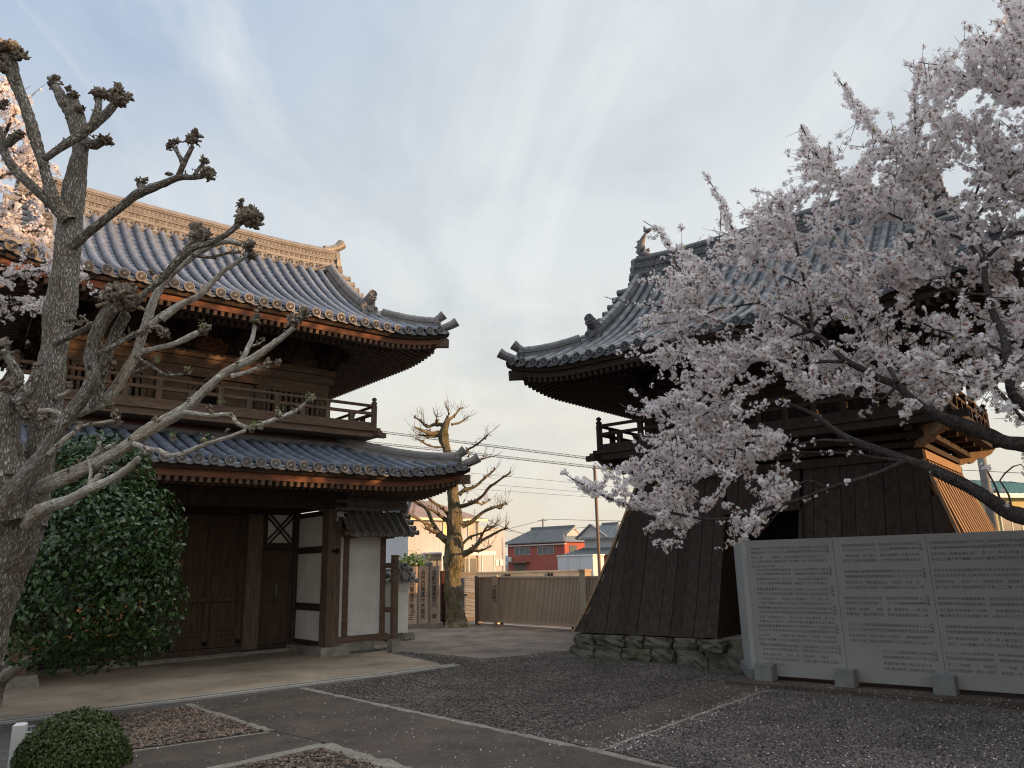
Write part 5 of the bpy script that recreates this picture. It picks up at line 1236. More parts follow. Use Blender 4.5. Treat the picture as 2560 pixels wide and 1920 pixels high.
# ------------------------------------------------------------------ bark and limb builder
def bark(name, c1, c2, rough=.9, su=16, sv=3.5, bump=1.0, patch=None, fiss=1.0):
    m = bpy.data.materials.new(name); m.use_nodes = True; nt = m.node_tree; N = nt.nodes; L = nt.links; b = N['Principled BSDF']; b.inputs['Roughness'].default_value = rough; b.inputs['Specular IOR Level'].default_value = .2
    uv = N.new('ShaderNodeAttribute'); uv.attribute_name = 'grain'; mp = N.new('ShaderNodeMapping'); mp.inputs['Scale'].default_value = (su, su, sv); L.new(uv.outputs['Vector'], mp.inputs[0])
    n = N.new('ShaderNodeTexNoise'); n.inputs['Scale'].default_value = 1.0; n.inputs['Detail'].default_value = 7; n.inputs['Roughness'].default_value = .62; n.inputs['Distortion'].default_value = 1.2; L.new(mp.outputs[0], n.inputs['Vector'])
    tc = N.new('ShaderNodeTexCoord'); n2 = N.new('ShaderNodeTexNoise'); n2.inputs['Scale'].default_value = 4.0; n2.inputs['Detail'].default_value = 5; L.new(tc.outputs['Object'], n2.inputs['Vector'])
    r = N.new('ShaderNodeValToRGB'); L.new(n.outputs['Fac'], r.inputs[0]); r.color_ramp.elements[0].position = .36; r.color_ramp.elements[1].position = .60; r.color_ramp.elements[0].color = (*c1, 1); r.color_ramp.elements[1].color = (*c2, 1)
    mr = N.new('ShaderNodeMapRange'); mr.inputs['From Min'].default_value = .40; mr.inputs['From Max'].default_value = .66; L.new(n2.outputs['Fac'], mr.inputs['Value'])
    mx = N.new('ShaderNodeMixRGB'); L.new(mr.outputs[0], mx.inputs[0]); L.new(r.outputs[0], mx.inputs[1])
    if patch: 
        m2 = N.new('ShaderNodeMixRGB'); m2.blend_type = 'MULTIPLY'; m2.inputs[0].default_value = 1; L.new(r.outputs[0], m2.inputs[1]); m2.inputs[2].default_value = (*patch, 1); L.new(m2.outputs[0], mx.inputs[2])
    else: L.new(r.outputs[0], mx.inputs[2])
    vo = N.new('ShaderNodeTexVoronoi'); vo.feature = 'DISTANCE_TO_EDGE'; vo.inputs['Scale'].default_value = 1.3; wp = N.new('ShaderNodeMixRGB'); wp.blend_type = 'ADD'; wp.inputs[0].default_value = .9; L.new(mp.outputs[0], wp.inputs[1]); L.new(n.outputs['Color'], wp.inputs[2]); L.new(wp.outputs[0], vo.inputs['Vector'])
    fs = N.new('ShaderNodeMapRange'); fs.inputs['From Max'].default_value = .22; fs.inputs['To Min'].default_value = .34; L.new(vo.outputs['Distance'], fs.inputs['Value'])
    fm = N.new('ShaderNodeMixRGB'); fm.blend_type = 'MULTIPLY'; fm.inputs[0].default_value = fiss; L.new(mx.outputs[0], fm.inputs[1]); L.new(fs.outputs[0], fm.inputs[2])
    L.new(fm.outputs[0], b.inputs['Base Color'])
    ad = N.new('ShaderNodeMath'); ad.operation = 'ADD'; L.new(n.outputs['Fac'], ad.inputs[0]); L.new(fs.outputs[0], ad.inputs[1])
    bu = N.new('ShaderNodeBump'); bu.inputs['Strength'].default_value = bump; bu.inputs['Distance'].default_value = .035; L.new(ad.outputs[0], bu.inputs['Height']); L.new(bu.outputs[0], b.inputs['Normal']); return m
M['bark'] = bark('grey_fissured_bark', (.35, .315, .27), (.70, .655, .59), su=34, sv=13, patch=(.76, .69, .60), fiss=.80)
M['bark_far'] = bark('mossy_far_bark', (.18, .15, .10), (.44, .38, .28), su=14, sv=3.5, patch=(.62, .68, .48), fiss=.6)
M['bark_cherry'] = bark('dark_cherry_bark', (.030, .026, .024), (.095, .082, .074), su=10, sv=26, bump=.5, patch=(.75, .72, .72), fiss=.3)
M['twig'] = mat('twig', (.06, .045, .04), .8, .2, .3, 6)
M['stub'] = mat('pruned_stub', (.34, .285, .23), .9, .2, .45, 14, col2=(.10, .078, .06), bump=.5, bscale=60, island=.45)
class Limbs:
    def __init__(s, seed=1): s.V = []; s.F = []; s.MI = []; s.mi = 0; s.UV = []; s.n = 0; s.r = np.random.default_rng(seed)
    def limb(s, pts, rr, seg=.05, nu=14, rough=.08, wob=.0, cap=True, lump=.07):
        P = np.array([tuple(p) for p in pts], float); R = np.array(rr, float)
        # Catmull-Rom resample
        Lc = np.r_[0, np.cumsum(np.linalg.norm(np.diff(P, axis=0), axis=1))]; tot = Lc[-1]; m = max(3, int(tot / seg) + 1); t = np.linspace(0, tot, m)
        Q = np.empty((m, 3)); 
        ext = np.vstack([2 * P[0] - P[1], P, 2 * P[-1] - P[-2]])
        idx = np.clip(np.searchsorted(Lc, t, 'right') - 1, 0, len(P) - 2); u = ((t - Lc[idx]) / np.maximum(Lc[idx + 1] - Lc[idx], 1e-6))[:, None]
        a, b, c, d = ext[idx], ext[idx + 1], ext[idx + 2], ext[idx + 3]
        Q = .5 * ((2 * b) + (-a + c) * u + (2 * a - 5 * b + 4 * c - d) * u ** 2 + (-a + 3 * b - 3 * c + d) * u ** 3)
        rad_ = np.interp(t, Lc, R); fq = s.r.uniform(5, 11, 3); rad_ = rad_ * (1 + lump * sum(np.sin(t * f + s.r.uniform(0, 6)) for f in fq) / 1.7)
        if wob: 
            k = np.cumsum(s.r.normal(0, wob, (m, 3)), 0); k -= np.linspace(0, 1, m)[:, None] * k[-1]; Q += k * .3
        T = np.gradient(Q, axis=0); T /= np.linalg.norm(T, axis=1)[:, None]
        nrm = np.cross(T[0], [0.13, .2, .97]); nrm /= np.linalg.norm(nrm); NN = []
        for i in range(m): nrm = nrm - T[i] * nrm.dot(T[i]); nrm /= np.linalg.norm(nrm); NN.append(nrm)
        NN = np.array(NN); B = np.cross(T, NN); ang = np.linspace(0, 2 * np.pi, nu, endpoint=False)
        # ridged, lumpy surface
        ph = s.r.uniform(0, 6.28, 4); K = s.r.integers(3, 7, 2)
        nz = np.zeros((m, nu))
        for k in range(4): nz += np.sin(ang[None] * (k + 2) + ph[k] + t[:, None] * s.r.uniform(2, 9)) / (k + 1.5)
        nz += s.r.normal(0, .5, (m, nu)) + np.repeat(s.r.normal(0, .5, (1, nu)), m, 0)
        rr2 = rad_[:, None] * (1 + rough * nz)
        V = Q[:, None] + NN[:, None] * (np.cos(ang)[None, :, None] * rr2[..., None]) + B[:, None] * (np.sin(ang)[None, :, None] * rr2[..., None])
        off = s.r.uniform(0, 9, 3); rb = np.full(m, rad_.max()); uvs = np.stack([np.cos(ang)[None] * rb[:, None] + off[0], np.sin(ang)[None] * rb[:, None] + off[1], np.broadcast_to(t[:, None], (m, nu)) + off[2]], -1)
        base = s.n; s.V.append(V.reshape(-1, 3)); s.UV.append(uvs.reshape(-1, 3))
        i, j = np.meshgrid(np.arange(m - 1), np.arange(nu), indexing='ij'); j2 = (j + 1) % nu
        s.F.append(np.stack([base + i * nu + j, base + i * nu + j2, base + (i + 1) * nu + j2, base + (i + 1) * nu + j], -1).reshape(-1, 4)); s.n += m * nu; s.MI.append(np.full(len(s.F[-1]), s.mi))
        if cap:
            tip = Q[-1] + T[-1] * rad_[-1] * .8; s.V.append(tip[None]); s.UV.append(np.array([[off[0], off[1], tot + off[2]]])); ti = s.n; s.n += 1
            jj = np.arange(nu); s.F.append(np.stack([base + (m - 1) * nu + jj, base + (m - 1) * nu + (jj + 1) % nu, np.full(nu, ti), np.full(nu, ti)], -1)); s.MI.append(np.full(nu, s.mi))
        return Q, rad_
    def build(s, name, m, parent=None, extra=None, m2=None, pale=None):
        V = np.concatenate(s.V); UV = np.concatenate(s.UV); F = np.concatenate(s.F)
        tri = F[:, 2] == F[:, 3]; faces = [tuple(f) for f in F[~tri]] + [tuple(f[:3]) for f in F[tri]]
        b = MB(); b.v = V.tolist(); b.f = faces; MI = np.concatenate(s.MI); b.mi = list(MI[~tri]) + list(MI[tri]); b.mi = [0 if q == 0 else 9 for q in b.mi]
        if extra:
            k0 = len(b.v); b.v.extend(extra.v); b.f.extend(tuple(i + k0 for i in f) for f in extra.f); b.mi.extend(1 + q for q in extra.mi)
        ml = [m] + (list(m2) if isinstance(m2, (list, tuple)) else [m2]) if extra else [m]; b.mi = [len(ml) if q == 9 else q for q in b.mi]
        if pale: ml.append(pale)
        o = b.build(name, ml if len(ml) > 1 else m, parent, True); g = np.zeros((len(b.v), 3), dtype=np.float32); g[:len(UV)] = UV
        o.data.attributes.new('grain', 'FLOAT_VECTOR', 'POINT').data.foreach_set('vector', g.ravel())
        if extra: sm = np.ones(len(b.f), dtype=bool); sm[len(faces):] = False; o.data.polygons.foreach_set('use_smooth', sm)
        return o
def stub_head(mb, c, R, n, r, up=(0, 0, 1), spread=1.0, ln=1.0):
    """fist of old pruning stubs: blunt crooked pegs of mixed length crowding a swelling"""
    c = Vector(c); up = Vector(up).normalized(); lobes = [c + Vector((r.gauss(0, 1), r.gauss(0, 1), r.gauss(0, 1))) * R * .42 + up * R * r.uniform(-.5, .5) for _ in range(4)]
    for i in range(n):
        d = Vector((r.gauss(0, 1), r.gauss(0, 1), r.gauss(0, 1))).normalized(); d = (d * spread + up * .6).normalized()
        a = r.choice(lobes) + d * R * r.uniform(.0, .3); L_ = R * r.choice((.35, .5, .6, .8, 1.05)) * ln; w = R * r.uniform(.10, .30)
        k = Vector((r.gauss(0, 1), r.gauss(0, 1), r.gauss(0, 1))) * .7
        d2 = (d + k).normalized(); q = a + d * L_ * .5; p = [a - d * w, q, q + d2 * L_ * .5]
        mb.tube(p, [w * .8, w, w * r.choice((.35, .6, .85, 1.0))], r.choice((4, 5, 6)))

# ------------------------------------------------------------------ pollarded tree in the foreground (sight-line points in D units = px / 1.15732)
DD = 1.15732
TREE_Y = 6.2
def PD(x, y, dy=0.0): return at(x * DD, y * DD, TREE_Y + dy)
def RD(w, dy=0.0): return w * DD / 2 / 1875 * (TREE_Y + dy) * (.89 if w < 60 else .95)
def build_pollard():
    base = on_ground(-70, 1965); root = tag(empty('pollarded_tree', (0, 0, 0)), 'big leafless pollarded tree with knobbly stub-ended limbs in the left foreground', 'tree')
    lb = Limbs(3); hd = MB(); R = random.Random(8)
    def L(pts, dy0=0.0, dy1=0.0, seg=.035, nu=None, rough=.09):
        n = len(pts); P = []; rr = []
        for i, (x, y, w) in enumerate(pts):
            dy = dy0 + (dy1 - dy0) * i / (n - 1); P.append(PD(x, y, dy)); rr.append(RD(w, dy))
        lb.limb(P, rr, seg if rr[0] > .03 else seg * .8, nu or (22 if rr[0] > .09 else 12 if rr[0] > .03 else 8), rough, .004)
        # little spurs along the limb
        for i in range(n - 1):
            for _ in range(R.choice((0, 1, 1, 2))):
                t = R.random(); p = P[i].lerp(P[i + 1], t); r = rr[i]
                if r < .10: stub_head(hd, p + Vector((R.uniform(-1, 1), R.uniform(-1, .3), R.uniform(-.3, 1))) * r * .9, max(.024, r * .78), R.randint(5, 11), R, (R.uniform(-1, 1), -.4, 1), 1.0, .9)
        return P, rr
    def H(x, y, w, dy=0.0, n=70, up=(0, 0, 1), ln=1.0):
        c = PD(x, y, dy); r = RD(w, dy); lb.limb([c + Vector((0, 0, -r * .55)), c + Vector((0, 0, -.1 * r)), c + Vector((0, 0, r * .35))], [r * .6, r * .95, r * .55], .02, 10, .22); stub_head(hd, c, r * 1.45, int(n * 1.5), R, up, 1.0, ln)
    # trunk
    L([(-170, 1760, 150), (-105, 1500, 130), (-36, 1340, 112), (0, 1230, 100), (33, 1140, 104), (58, 1070, 104)], .05, 0, nu=30, rough=.06)
    L([(50, 1130, 80), (80, 1030, 66), (94, 930, 60), (111, 800, 64), (130, 680, 62), (144, 560, 60), (152, 470, 58), (165, 380, 47), (172, 310, 42), (160, 248, 46), (150, 215, 40)], 0, .25, nu=24, rough=.055)
    # swollen left stem
    L([(18, 1130, 92), (2, 1010, 84), (4, 900, 78), (18, 850, 58)], -.15, -.25, nu=24, rough=.09)
    for x, y, w, n in ((45, 880, 26, 60), (18, 838, 30, 60), (62, 900, 20, 40), (10, 760, 28, 60), (90, 905, 18, 36)): H(x, y, w, -.3, n)
    L([(20, 850, 30), (38, 815, 26), (28, 790, 20), (12, 765, 15)], -.25, -.3); L([(40, 870, 34), (66, 838, 30), (82, 800, 22)], -.3, -.35); H(86, 795, 17, -.35, 40)
    # crown heads
    L([(165, 262, 36), (140, 225, 30), (120, 188, 22)], .2, .2); H(117, 180, 22, .2, 60, (-.5, 0, 1)); H(158, 205, 20, .2, 60); H(172, 235, 18, .15, 40)
    L([(172, 300, 34), (200, 312, 26), (222, 305, 20)], .2, .1); H(232, 305, 22, .1, 60, (1, 0, .2))
    L([(98, 342, 20), (135, 318, 22), (165, 298, 22), (195, 275, 22), (222, 252, 22), (250, 222, 20)], -.05, -.1); H(268, 212, 34, -.1, 130, (.6, 0, .6)); H(252, 190, 20, -.1, 50); H(212, 205, 28, -.02, 90); L([(200, 270, 18), (212, 235, 20), (214, 212, 18)], -.05, 0)
    # left limb
    L([(148, 478, 36), (115, 432, 34), (95, 360, 29), (75, 300, 28), (56, 240, 30), (38, 192, 32), (24, 150, 34), (16, 118, 34)], .05, -.2); H(22, 110, 38, -.2, 150); H(8, 150, 26, -.2, 60); H(40, 125, 24, -.2, 60); H(40, 170, 14, -.2, 20)
    L([(118, 448, 24), (66, 400, 26), (26, 362, 25), (6, 320, 20), (-2, 275, 15)], .1, -.05); L([(14, 312, 22), (30, 298, 22), (44, 290, 18)], .0, -.05); H(40, 292, 18, -.05, 40); H(4, 230, 20, 0, 50)
    # right limb high
    L([(150, 535, 30), (182, 508, 25), (215, 484, 24), (260, 450, 22), (300, 418, 22), (350, 398, 19), (385, 384, 17), (420, 383, 14), (440, 380, 12)], .1, -.45)
    L([(385, 384, 15), (402, 345, 13), (416, 316, 11)], -.3, -.4); L([(396, 356, 13), (384, 330, 12), (372, 314, 11)], -.33, -.3); L([(300, 418, 18), (305, 398, 15)], -.15, -.15); L([(418, 382, 11), (432, 362, 10), (442, 350, 9)], -.4, -.45)
    H(420, 302, 24, -.4, 90); H(370, 310, 18, -.3, 60); H(306, 392, 15, -.15, 44); H(455, 372, 25, -.45, 90, (1, 0, .1)); H(444, 348, 14, -.45, 40); H(362, 374, 11, -.3, 34)
    # dark stem leaning right
    L([(-20, 1135, 64), (8, 1090, 50), (52, 1037, 42), (104, 969, 37), (141, 906, 35), (182, 852, 34), (200, 815, 31), (194, 780, 28), (200, 745, 27), (216, 705, 30), (240, 668, 36), (258, 650, 32)], -.25, -.35, nu=18)
    H(255, 648, 44, -.35, 170); H(228, 640, 26, -.35, 60); H(285, 660, 24, -.32, 60); H(280, 632, 22, -.32, 50)
    L([(122, 738, 18), (150, 726, 17), (178, 712, 16), (200, 700, 18)], .0, -.3); H(150, 690, 15, -.2, 44); H(176, 694, 15, -.2, 40)
    L([(205, 880, 30), (216, 828, 32), (232, 765, 30), (254, 715, 27), (272, 680, 24)], -.1, -.2, nu=18)
    L([(305, 640, 15), (350, 602, 17), (388, 560, 20), (420, 535, 19), (452, 526, 18), (492, 505, 17), (520, 480, 18)], -.38, -.55); H(532, 462, 34, -.55, 140, (.4, 0, 1)); H(552, 470, 20, -.55, 50, (1, 0, .3)); H(520, 440, 15, -.55, 40)
    L([(392, 556, 16), (408, 532, 18), (420, 515, 16)], -.45, -.45); H(424, 508, 34, -.45, 120); H(448, 500, 18, -.45, 44)
    L([(414, 552, 9), (456, 556, 9), (490, 548, 8), (520, 545, 8)], -.45, -.3); H(328, 590, 12, -.3, 36)
    lb.mi = 1
    # pale branches rising to the right
    L([(168, 892, 24), (216, 868, 25), (245, 844, 25), (273, 800, 25), (292, 768, 23), (303, 735, 21), (314, 700, 21), (325, 662, 21), (345, 620, 20), (368, 592, 20), (398, 566, 20), (440, 535, 20), (488, 520, 17), (520, 528, 14)], .0, -.1); H(532, 532, 22, -.1, 70)
    L([(320, 705, 18), (350, 682, 17), (384, 662, 15), (430, 640, 14), (480, 590, 14), (525, 558, 13)], -.05, .1); H(536, 552, 20, .1, 60, (1, 0, .4)); L([(420, 640, 0.1), (400, 652, 15), (350, 690, 17)][::-1], -.05, 0)
    L([(308, 760, 13), (340, 752, 12), (380, 742, 12), (410, 728, 14), (428, 718, 12)], -.1, -.2); H(437, 712, 17, -.2, 60, (.6, 0, .8)); H(450, 705, 11, -.2, 30)
    lb.mi = 0
    L([(215, 762, 13), (250, 745, 13), (290, 722, 13), (312, 716, 12)], -.4, -.45); H(310, 715, 18, -.45, 60); H(356, 716, 16, -.2, 50); L([(312, 712, 12), (336, 705, 12), (352, 712, 10)], -.2, -.2)
    L([(292, 770, 8), (333, 794, 8), (362, 810, 8), (396, 808, 7)], -.05, -.1); H(405, 800, 11, -.1, 34); L([(280, 808, 8), (310, 795, 7), (330, 785, 6)], -.1, -.1); H(336, 778, 12, -.1, 36)
    # long low limb and its forks
    lb.mi = 1
    L([(80, 1060, 36), (104, 1046, 34), (156, 1024, 33), (208, 1000, 31), (260, 974, 29), (307, 938, 30), (352, 912, 27), (398, 884, 25), (448, 838, 24), (486, 806, 21), (520, 788, 18), (552, 772, 17), (599, 738, 16), (634, 708, 14)], .0, -.7, nu=16)
    H(648, 686, 22, -.7, 80, (.5, 0, .9)); H(632, 700, 11, -.7, 30)
    L([(470, 818, 15), (500, 800, 14), (520, 780, 12), (535, 752, 12), (546, 726, 11), (550, 706, 9)], -.5, -.4); H(554, 690, 15, -.4, 56); H(556, 672, 11, -.4, 36); L([(540, 748, 6), (555, 744, 6), (566, 738, 5)], -.42, -.42); H(570, 735, 7, -.42, 22)
    L([(500, 812, 12), (530, 805, 11), (560, 795, 12)], -.55, -.6); H(575, 785, 17, -.6, 70, (1, 0, .1)); H(598, 782, 13, -.6, 46, (1, 0, 0))
    L([(398, 890, 11), (446, 898, 10), (497, 897, 10), (514, 917, 10), (541, 925, 10), (576, 914, 11), (606, 903, 11), (640, 888, 11), (660, 872, 10)], -.45, -.9); H(668, 862, 14, -.9, 60, (.4, 0, 1)); H(605, 892, 11, -.8, 40); H(500, 892, 8, -.6, 24); H(448, 880, 8, -.5, 24); H(565, 925, 9, -.75, 28)
    L([(290, 958, 15), (318, 968, 13), (342, 972, 12), (366, 982, 11), (397, 977, 11), (438, 961, 10), (492, 943, 10), (530, 930, 9)], -.3, -.75); H(545, 925, 12, -.75, 44); H(440, 948, 9, -.6, 30); H(490, 930, 7, -.7, 22); H(375, 950, 9, -.5, 24)
    # lowest limb
    L([(60, 1130, 38), (84, 1108, 36), (110, 1094, 32), (146, 1081, 28), (182, 1063, 24), (229, 1044, 21), (273, 1016, 18), (300, 990, 14)], -.1, -.7); H(312, 978, 11, -.7, 30)
    L([(182, 1062, 18), (206, 1036, 16), (222, 1022, 13)], -.35, -.4); H(226, 1016, 13, -.4, 40); L([(196, 1000, 10), (210, 975, 10), (216, 954, 9)], -.2, -.2); H(214, 945, 9, -.2, 30); L([(188, 990, 9), (215, 974, 9), (238, 962, 9)], -.2, -.25); H(245, 960, 9, -.25, 26); L([(192, 1050, 9), (196, 1020, 9), (190, 990, 8)], -.3, -.2)
    L([(84, 888, 12), (112, 888, 12), (137, 900, 14)], -.3, -.28); L([(164, 922, 9), (205, 916, 9), (247, 909, 9)], -.25, -.3); H(254, 902, 15, -.3, 56); L([(190, 884, 12), (215, 880, 11), (230, 876, 11)], -.1, -.15); H(238, 872, 15, -.15, 50)
    L([(120, 860, 9), (142, 850, 9), (150, 842, 8)], .0, .0); H(150, 835, 11, 0, 36); H(60, 740, 8, 0, 20)
    L([(105, 980, 14), (138, 950, 12), (162, 932, 10)], -.3, -.35); H(168, 925, 12, -.35, 40)
    # sprouting buds
    for x, y, dy in ((440, 700, -.2), (405, 798, -.1), (336, 776, -.1), (554, 700, -.4), (606, 890, -.8), (668, 858, -.9), (440, 946, -.6), (205, 1060, -.4), (230, 868, -.15), (480, 862, -.5), (300, 640, -.3), (375, 948, -.5), (115, 1095, -.3), (545, 920, -.75)):
        for k in range(14):
            c = PD(x + R.uniform(-9, 9), y + R.uniform(-9, 9), dy - .05); d = Vector((R.gauss(0, 1), R.gauss(0, 1), 1.2)).normalized() * R.uniform(.012, .03); s_ = d.cross(Vector((R.gauss(0, 1), R.gauss(0, 1), R.gauss(0, 1)))).normalized() * .006
            hd.add([c, c + d * .5 + s_, c + d, c + d * .5 - s_], [(0, 1, 2, 3)], 1)
    lb.build('trunk', M['bark'], root, hd, [M['stub'], mat('young_bud', (.16, .24, .06), .6, .3, .3, 8)], bark('pale_limb_bark', (.42, .385, .335), (.80, .755, .69), su=30, sv=11, bump=.6, patch=(.86, .80, .72), fiss=.45))
build_pollard()

# ------------------------------------------------------------------ bare tree at the back of the yard
def build_far_tree():
    Y = 20.9; root = tag(empty('bare_tree', (0, 0, 0)), 'leafless heavily pruned tree with a thick sunlit trunk by the bronze gate', 'tree'); lb = Limbs(12); R = random.Random(3); hd = MB(); tw = hd
    def P(x, y, dy=0): return at(950 + x / 2.369, 980 + y / 2.369, Y + dy)
    k = lambda w: w / 2.369 / 2 / 1875 * Y
    tips = []
    def L(pts, d1=0.0, nu=9):
        n = len(pts); Q = [P(p[0], p[1], d1 * i / (n - 1)) for i, p in enumerate(pts)]; lb.limb(Q, [k(p[2]) for p in pts], .09, nu, .09, .01); tips.append((Q[-1], (Q[-1] - Q[-2]).normalized(), k(pts[-1][2])))
        for i in range(1, n):
            if R.random() < .8 and pts[i][2] < 40: stub_head(hd, Q[i], k(pts[i][2]) * 1.3 + .02, 8, R, (0, 0, 1))
    L([(462, 1420, 150), (455, 1385, 118), (446, 1300, 106), (438, 1200, 96), (430, 1100, 98), (438, 1000, 112), (440, 900, 98), (440, 800, 88), (440, 700, 76), (432, 620, 72), (428, 560, 62), (420, 480, 60), (410, 400, 52), (388, 320, 46), (378, 260, 58), (384, 210, 50), (400, 165, 30)], 0, 18)
    for x in (-60, -20, 40, 75): lb.limb([P(450 + x * .5, 1370, -.1), P(450 + x, 1405, -.2), P(450 + x * 1.3, 1425, -.3)], [.12, .09, .04], .05, 8, .1)
    br = [[(400, 880, 46), (350, 840, 36), (310, 770, 25), (275, 690, 20), (225, 660, 18), (200, 645, 14)], [(350, 832, 25), (300, 820, 18), (270, 800, 14)], [(320, 800, 18), (270, 775, 15), (215, 745, 16), (165, 725, 10)], [(390, 760, 25), (340, 720, 18), (290, 690, 12)], [(400, 720, 22), (370, 690, 16), (300, 640, 14), (265, 598, 10)],
          [(470, 680, 28), (520, 665, 24), (565, 645, 20), (610, 610, 17), (650, 560, 15), (720, 510, 13), (770, 480, 8)], [(468, 610, 25), (500, 580, 20), (560, 560, 16), (620, 510, 14), (680, 460, 10)], [(560, 655, 14), (610, 662, 12), (650, 640, 8)], [(478, 480, 16), (530, 430, 12), (600, 400, 10), (650, 385, 7)], [(470, 510, 14), (500, 560, 14), (520, 590, 12)], [(470, 380, 18), (520, 340, 14), (570, 310, 12), (620, 270, 9), (642, 248, 6)], [(520, 345, 10), (530, 360, 9), (522, 385, 7)],
          [(485, 795, 32), (540, 770, 22), (600, 720, 18), (660, 690, 16), (750, 660, 9)], [(690, 685, 10), (712, 690, 9), (730, 668, 7)], [(485, 905, 20), (530, 860, 14), (590, 840, 12), (650, 810, 11), (685, 795, 7)], [(490, 965, 44), (550, 930, 28), (600, 880, 20), (690, 830, 14), (755, 805, 9)], [(580, 895, 18), (605, 840, 13), (632, 800, 11), (680, 798, 7)], [(555, 942, 14), (600, 940, 12), (655, 915, 7)],
          [(385, 200, 22), (330, 190, 25), (280, 205, 18), (240, 170, 12), (205, 150, 8)], [(350, 240, 28), (290, 245, 25), (240, 222, 14), (205, 210, 9)], [(350, 255, 24), (280, 262, 18), (230, 252, 10)], [(398, 170, 24), (440, 140, 15), (470, 105, 10), (488, 95, 6)], [(410, 135, 12), (402, 105, 9), (396, 86, 6)], [(425, 192, 16), (470, 182, 12), (512, 155, 7)], [(340, 190, 12), (338, 160, 9), (330, 140, 6)], [(395, 325, 16), (300, 320, 10), (250, 295, 9), (215, 275, 6)], [(400, 760, 20), (420, 740, 18), (450, 745, 16)]]
    for b in br: L(b, R.uniform(-1.2, .6))
    for c, d, r in tips[1:]:
        for i in range(10):
            e = (d * .6 + Vector((R.gauss(0, .5), R.gauss(0, .5), R.gauss(.35, .4)))).normalized(); l = R.uniform(.18, .5); q = c - d * R.uniform(0, .35)
            m_ = q + e * l * .5; e2 = (e + Vector((0, 0, .5)) + Vector((R.gauss(0, .25), 0, R.gauss(0, .2)))).normalized(); tw.tube([q, m_, m_ + e2 * l * .5], [.006, .0045, .003], 4)
            if R.random() < .6: tw.tube([m_, m_ + (e2 + Vector((R.gauss(0, .6), R.gauss(0, .6), .2))).normalized() * l * .4], [.004, .003], 3)
    lb.build('trunk', M['bark_far'], root, hd, mat('far_stub', (.22, .14, .085), .9, .2, .4, 8, col2=(.09, .06, .04)))
build_far_tree()

# ------------------------------------------------------------------ leaf masses
def leaf_cloud(name, C, Nn, size, mt, parent, aspect=.5, bend=.25, rs=npr):
    """C centres, Nn outward normals; a folded, pointed leaf for each"""
    n = len(C); a = Nn + rs.normal(0, .55, (n, 3)); a /= np.linalg.norm(a, axis=1)[:, None]           # leaf face normal
    t = rs.normal(0, 1, (n, 3)) + np.array([0, 0, -.7]); t -= a * (t * a).sum(1)[:, None]; t /= np.linalg.norm(t, axis=1)[:, None]; s = np.cross(t, a)
    L = size * rs.uniform(.7, 1.25, (n, 1)); Wd = L * aspect * .5
    V = np.stack([C - t * L * .5, C - t * L * .1 + s * Wd + a * L * bend * .35, C + t * L * .22 + s * Wd * .8 + a * L * bend * .25, C + t * L * .55 - a * L * bend * .4, C + t * L * .22 - s * Wd * .8 + a * L * bend * .25, C - t * L * .1 - s * Wd + a * L * bend * .35, C + a * 0 + t * 0, C + t * L * .25 - a * L * .02], 1)
    F = np.array([(0, 1, 6, 5), (1, 2, 7, 6), (5, 6, 7, 4), (2, 3, 4, 7)]); Q = (F[None] + (np.arange(n) * 8)[:, None, None]).reshape(-1, 4)
    return np_mesh(name, V.reshape(-1, 3), Q, mt, parent, True)
def leaf_mat(name, c1, c2, rough=.35, spec=.5, trans=.15, pos=(.0, 1.0)):
    m = bpy.data.materials.new(name); m.use_nodes = True; nt = m.node_tree; N = nt.nodes; L = nt.links; b = N['Principled BSDF']; b.inputs['Roughness'].default_value = rough; b.inputs['Specular IOR Level'].default_value = spec
    g = N.new('ShaderNodeNewGeometry'); r = N.new('ShaderNodeValToRGB'); L.new(g.outputs['Random Per Island'], r.inputs[0]); r.color_ramp.elements[0].color = (*c1, 1); r.color_ramp.elements[1].color = (*c2, 1); r.color_ramp.elements[0].position, r.color_ramp.elements[1].position = pos
    L.new(r.outputs[0], b.inputs['Base Color'])
    if trans:
        tr = N.new('ShaderNodeBsdfTranslucent'); L.new(r.outputs[0], tr.inputs[0]); mx = N.new('ShaderNodeMixShader'); mx.inputs[0].default_value = trans; L.new(b.outputs[0], mx.inputs[1]); L.new(tr.outputs[0], mx.inputs[2]); L.new(mx.outputs[0], N['Material Output'].inputs[0])
    return m
M['camellia'] = leaf_mat('glossy_leaf', (.013, .032, .010), (.060, .118, .028), .30, .5, .10)
M['boxleaf'] = leaf_mat('small_hedge_leaf', (.030, .052, .014), (.095, .125, .035), .5, .4, .15)
def lumpy(n, c, rad3, seed, shell=(.78, 1.0), lump=.12, keep=None):
    r = np.random.default_rng(seed); d = r.normal(0, 1, (n, 3)); d /= np.linalg.norm(d, axis=1)[:, None]
    f = np.zeros(n); 
    for k in range(9): v = r.normal(0, 1, 3); v /= np.linalg.norm(v); f += np.sin(d @ v * r.uniform(3, 9) + r.uniform(0, 6)) / 3
    rr = r.uniform(shell[0] ** 3, shell[1] ** 3, n) ** (1 / 3) * (1 + lump * f)
    C = np.array(c) + d * rr[:, None] * np.array(rad3); nn = d / np.array(rad3); nn /= np.linalg.norm(nn, axis=1)[:, None]
    if keep is not None: k = keep(C); return C[k], nn[k]
    return C, nn
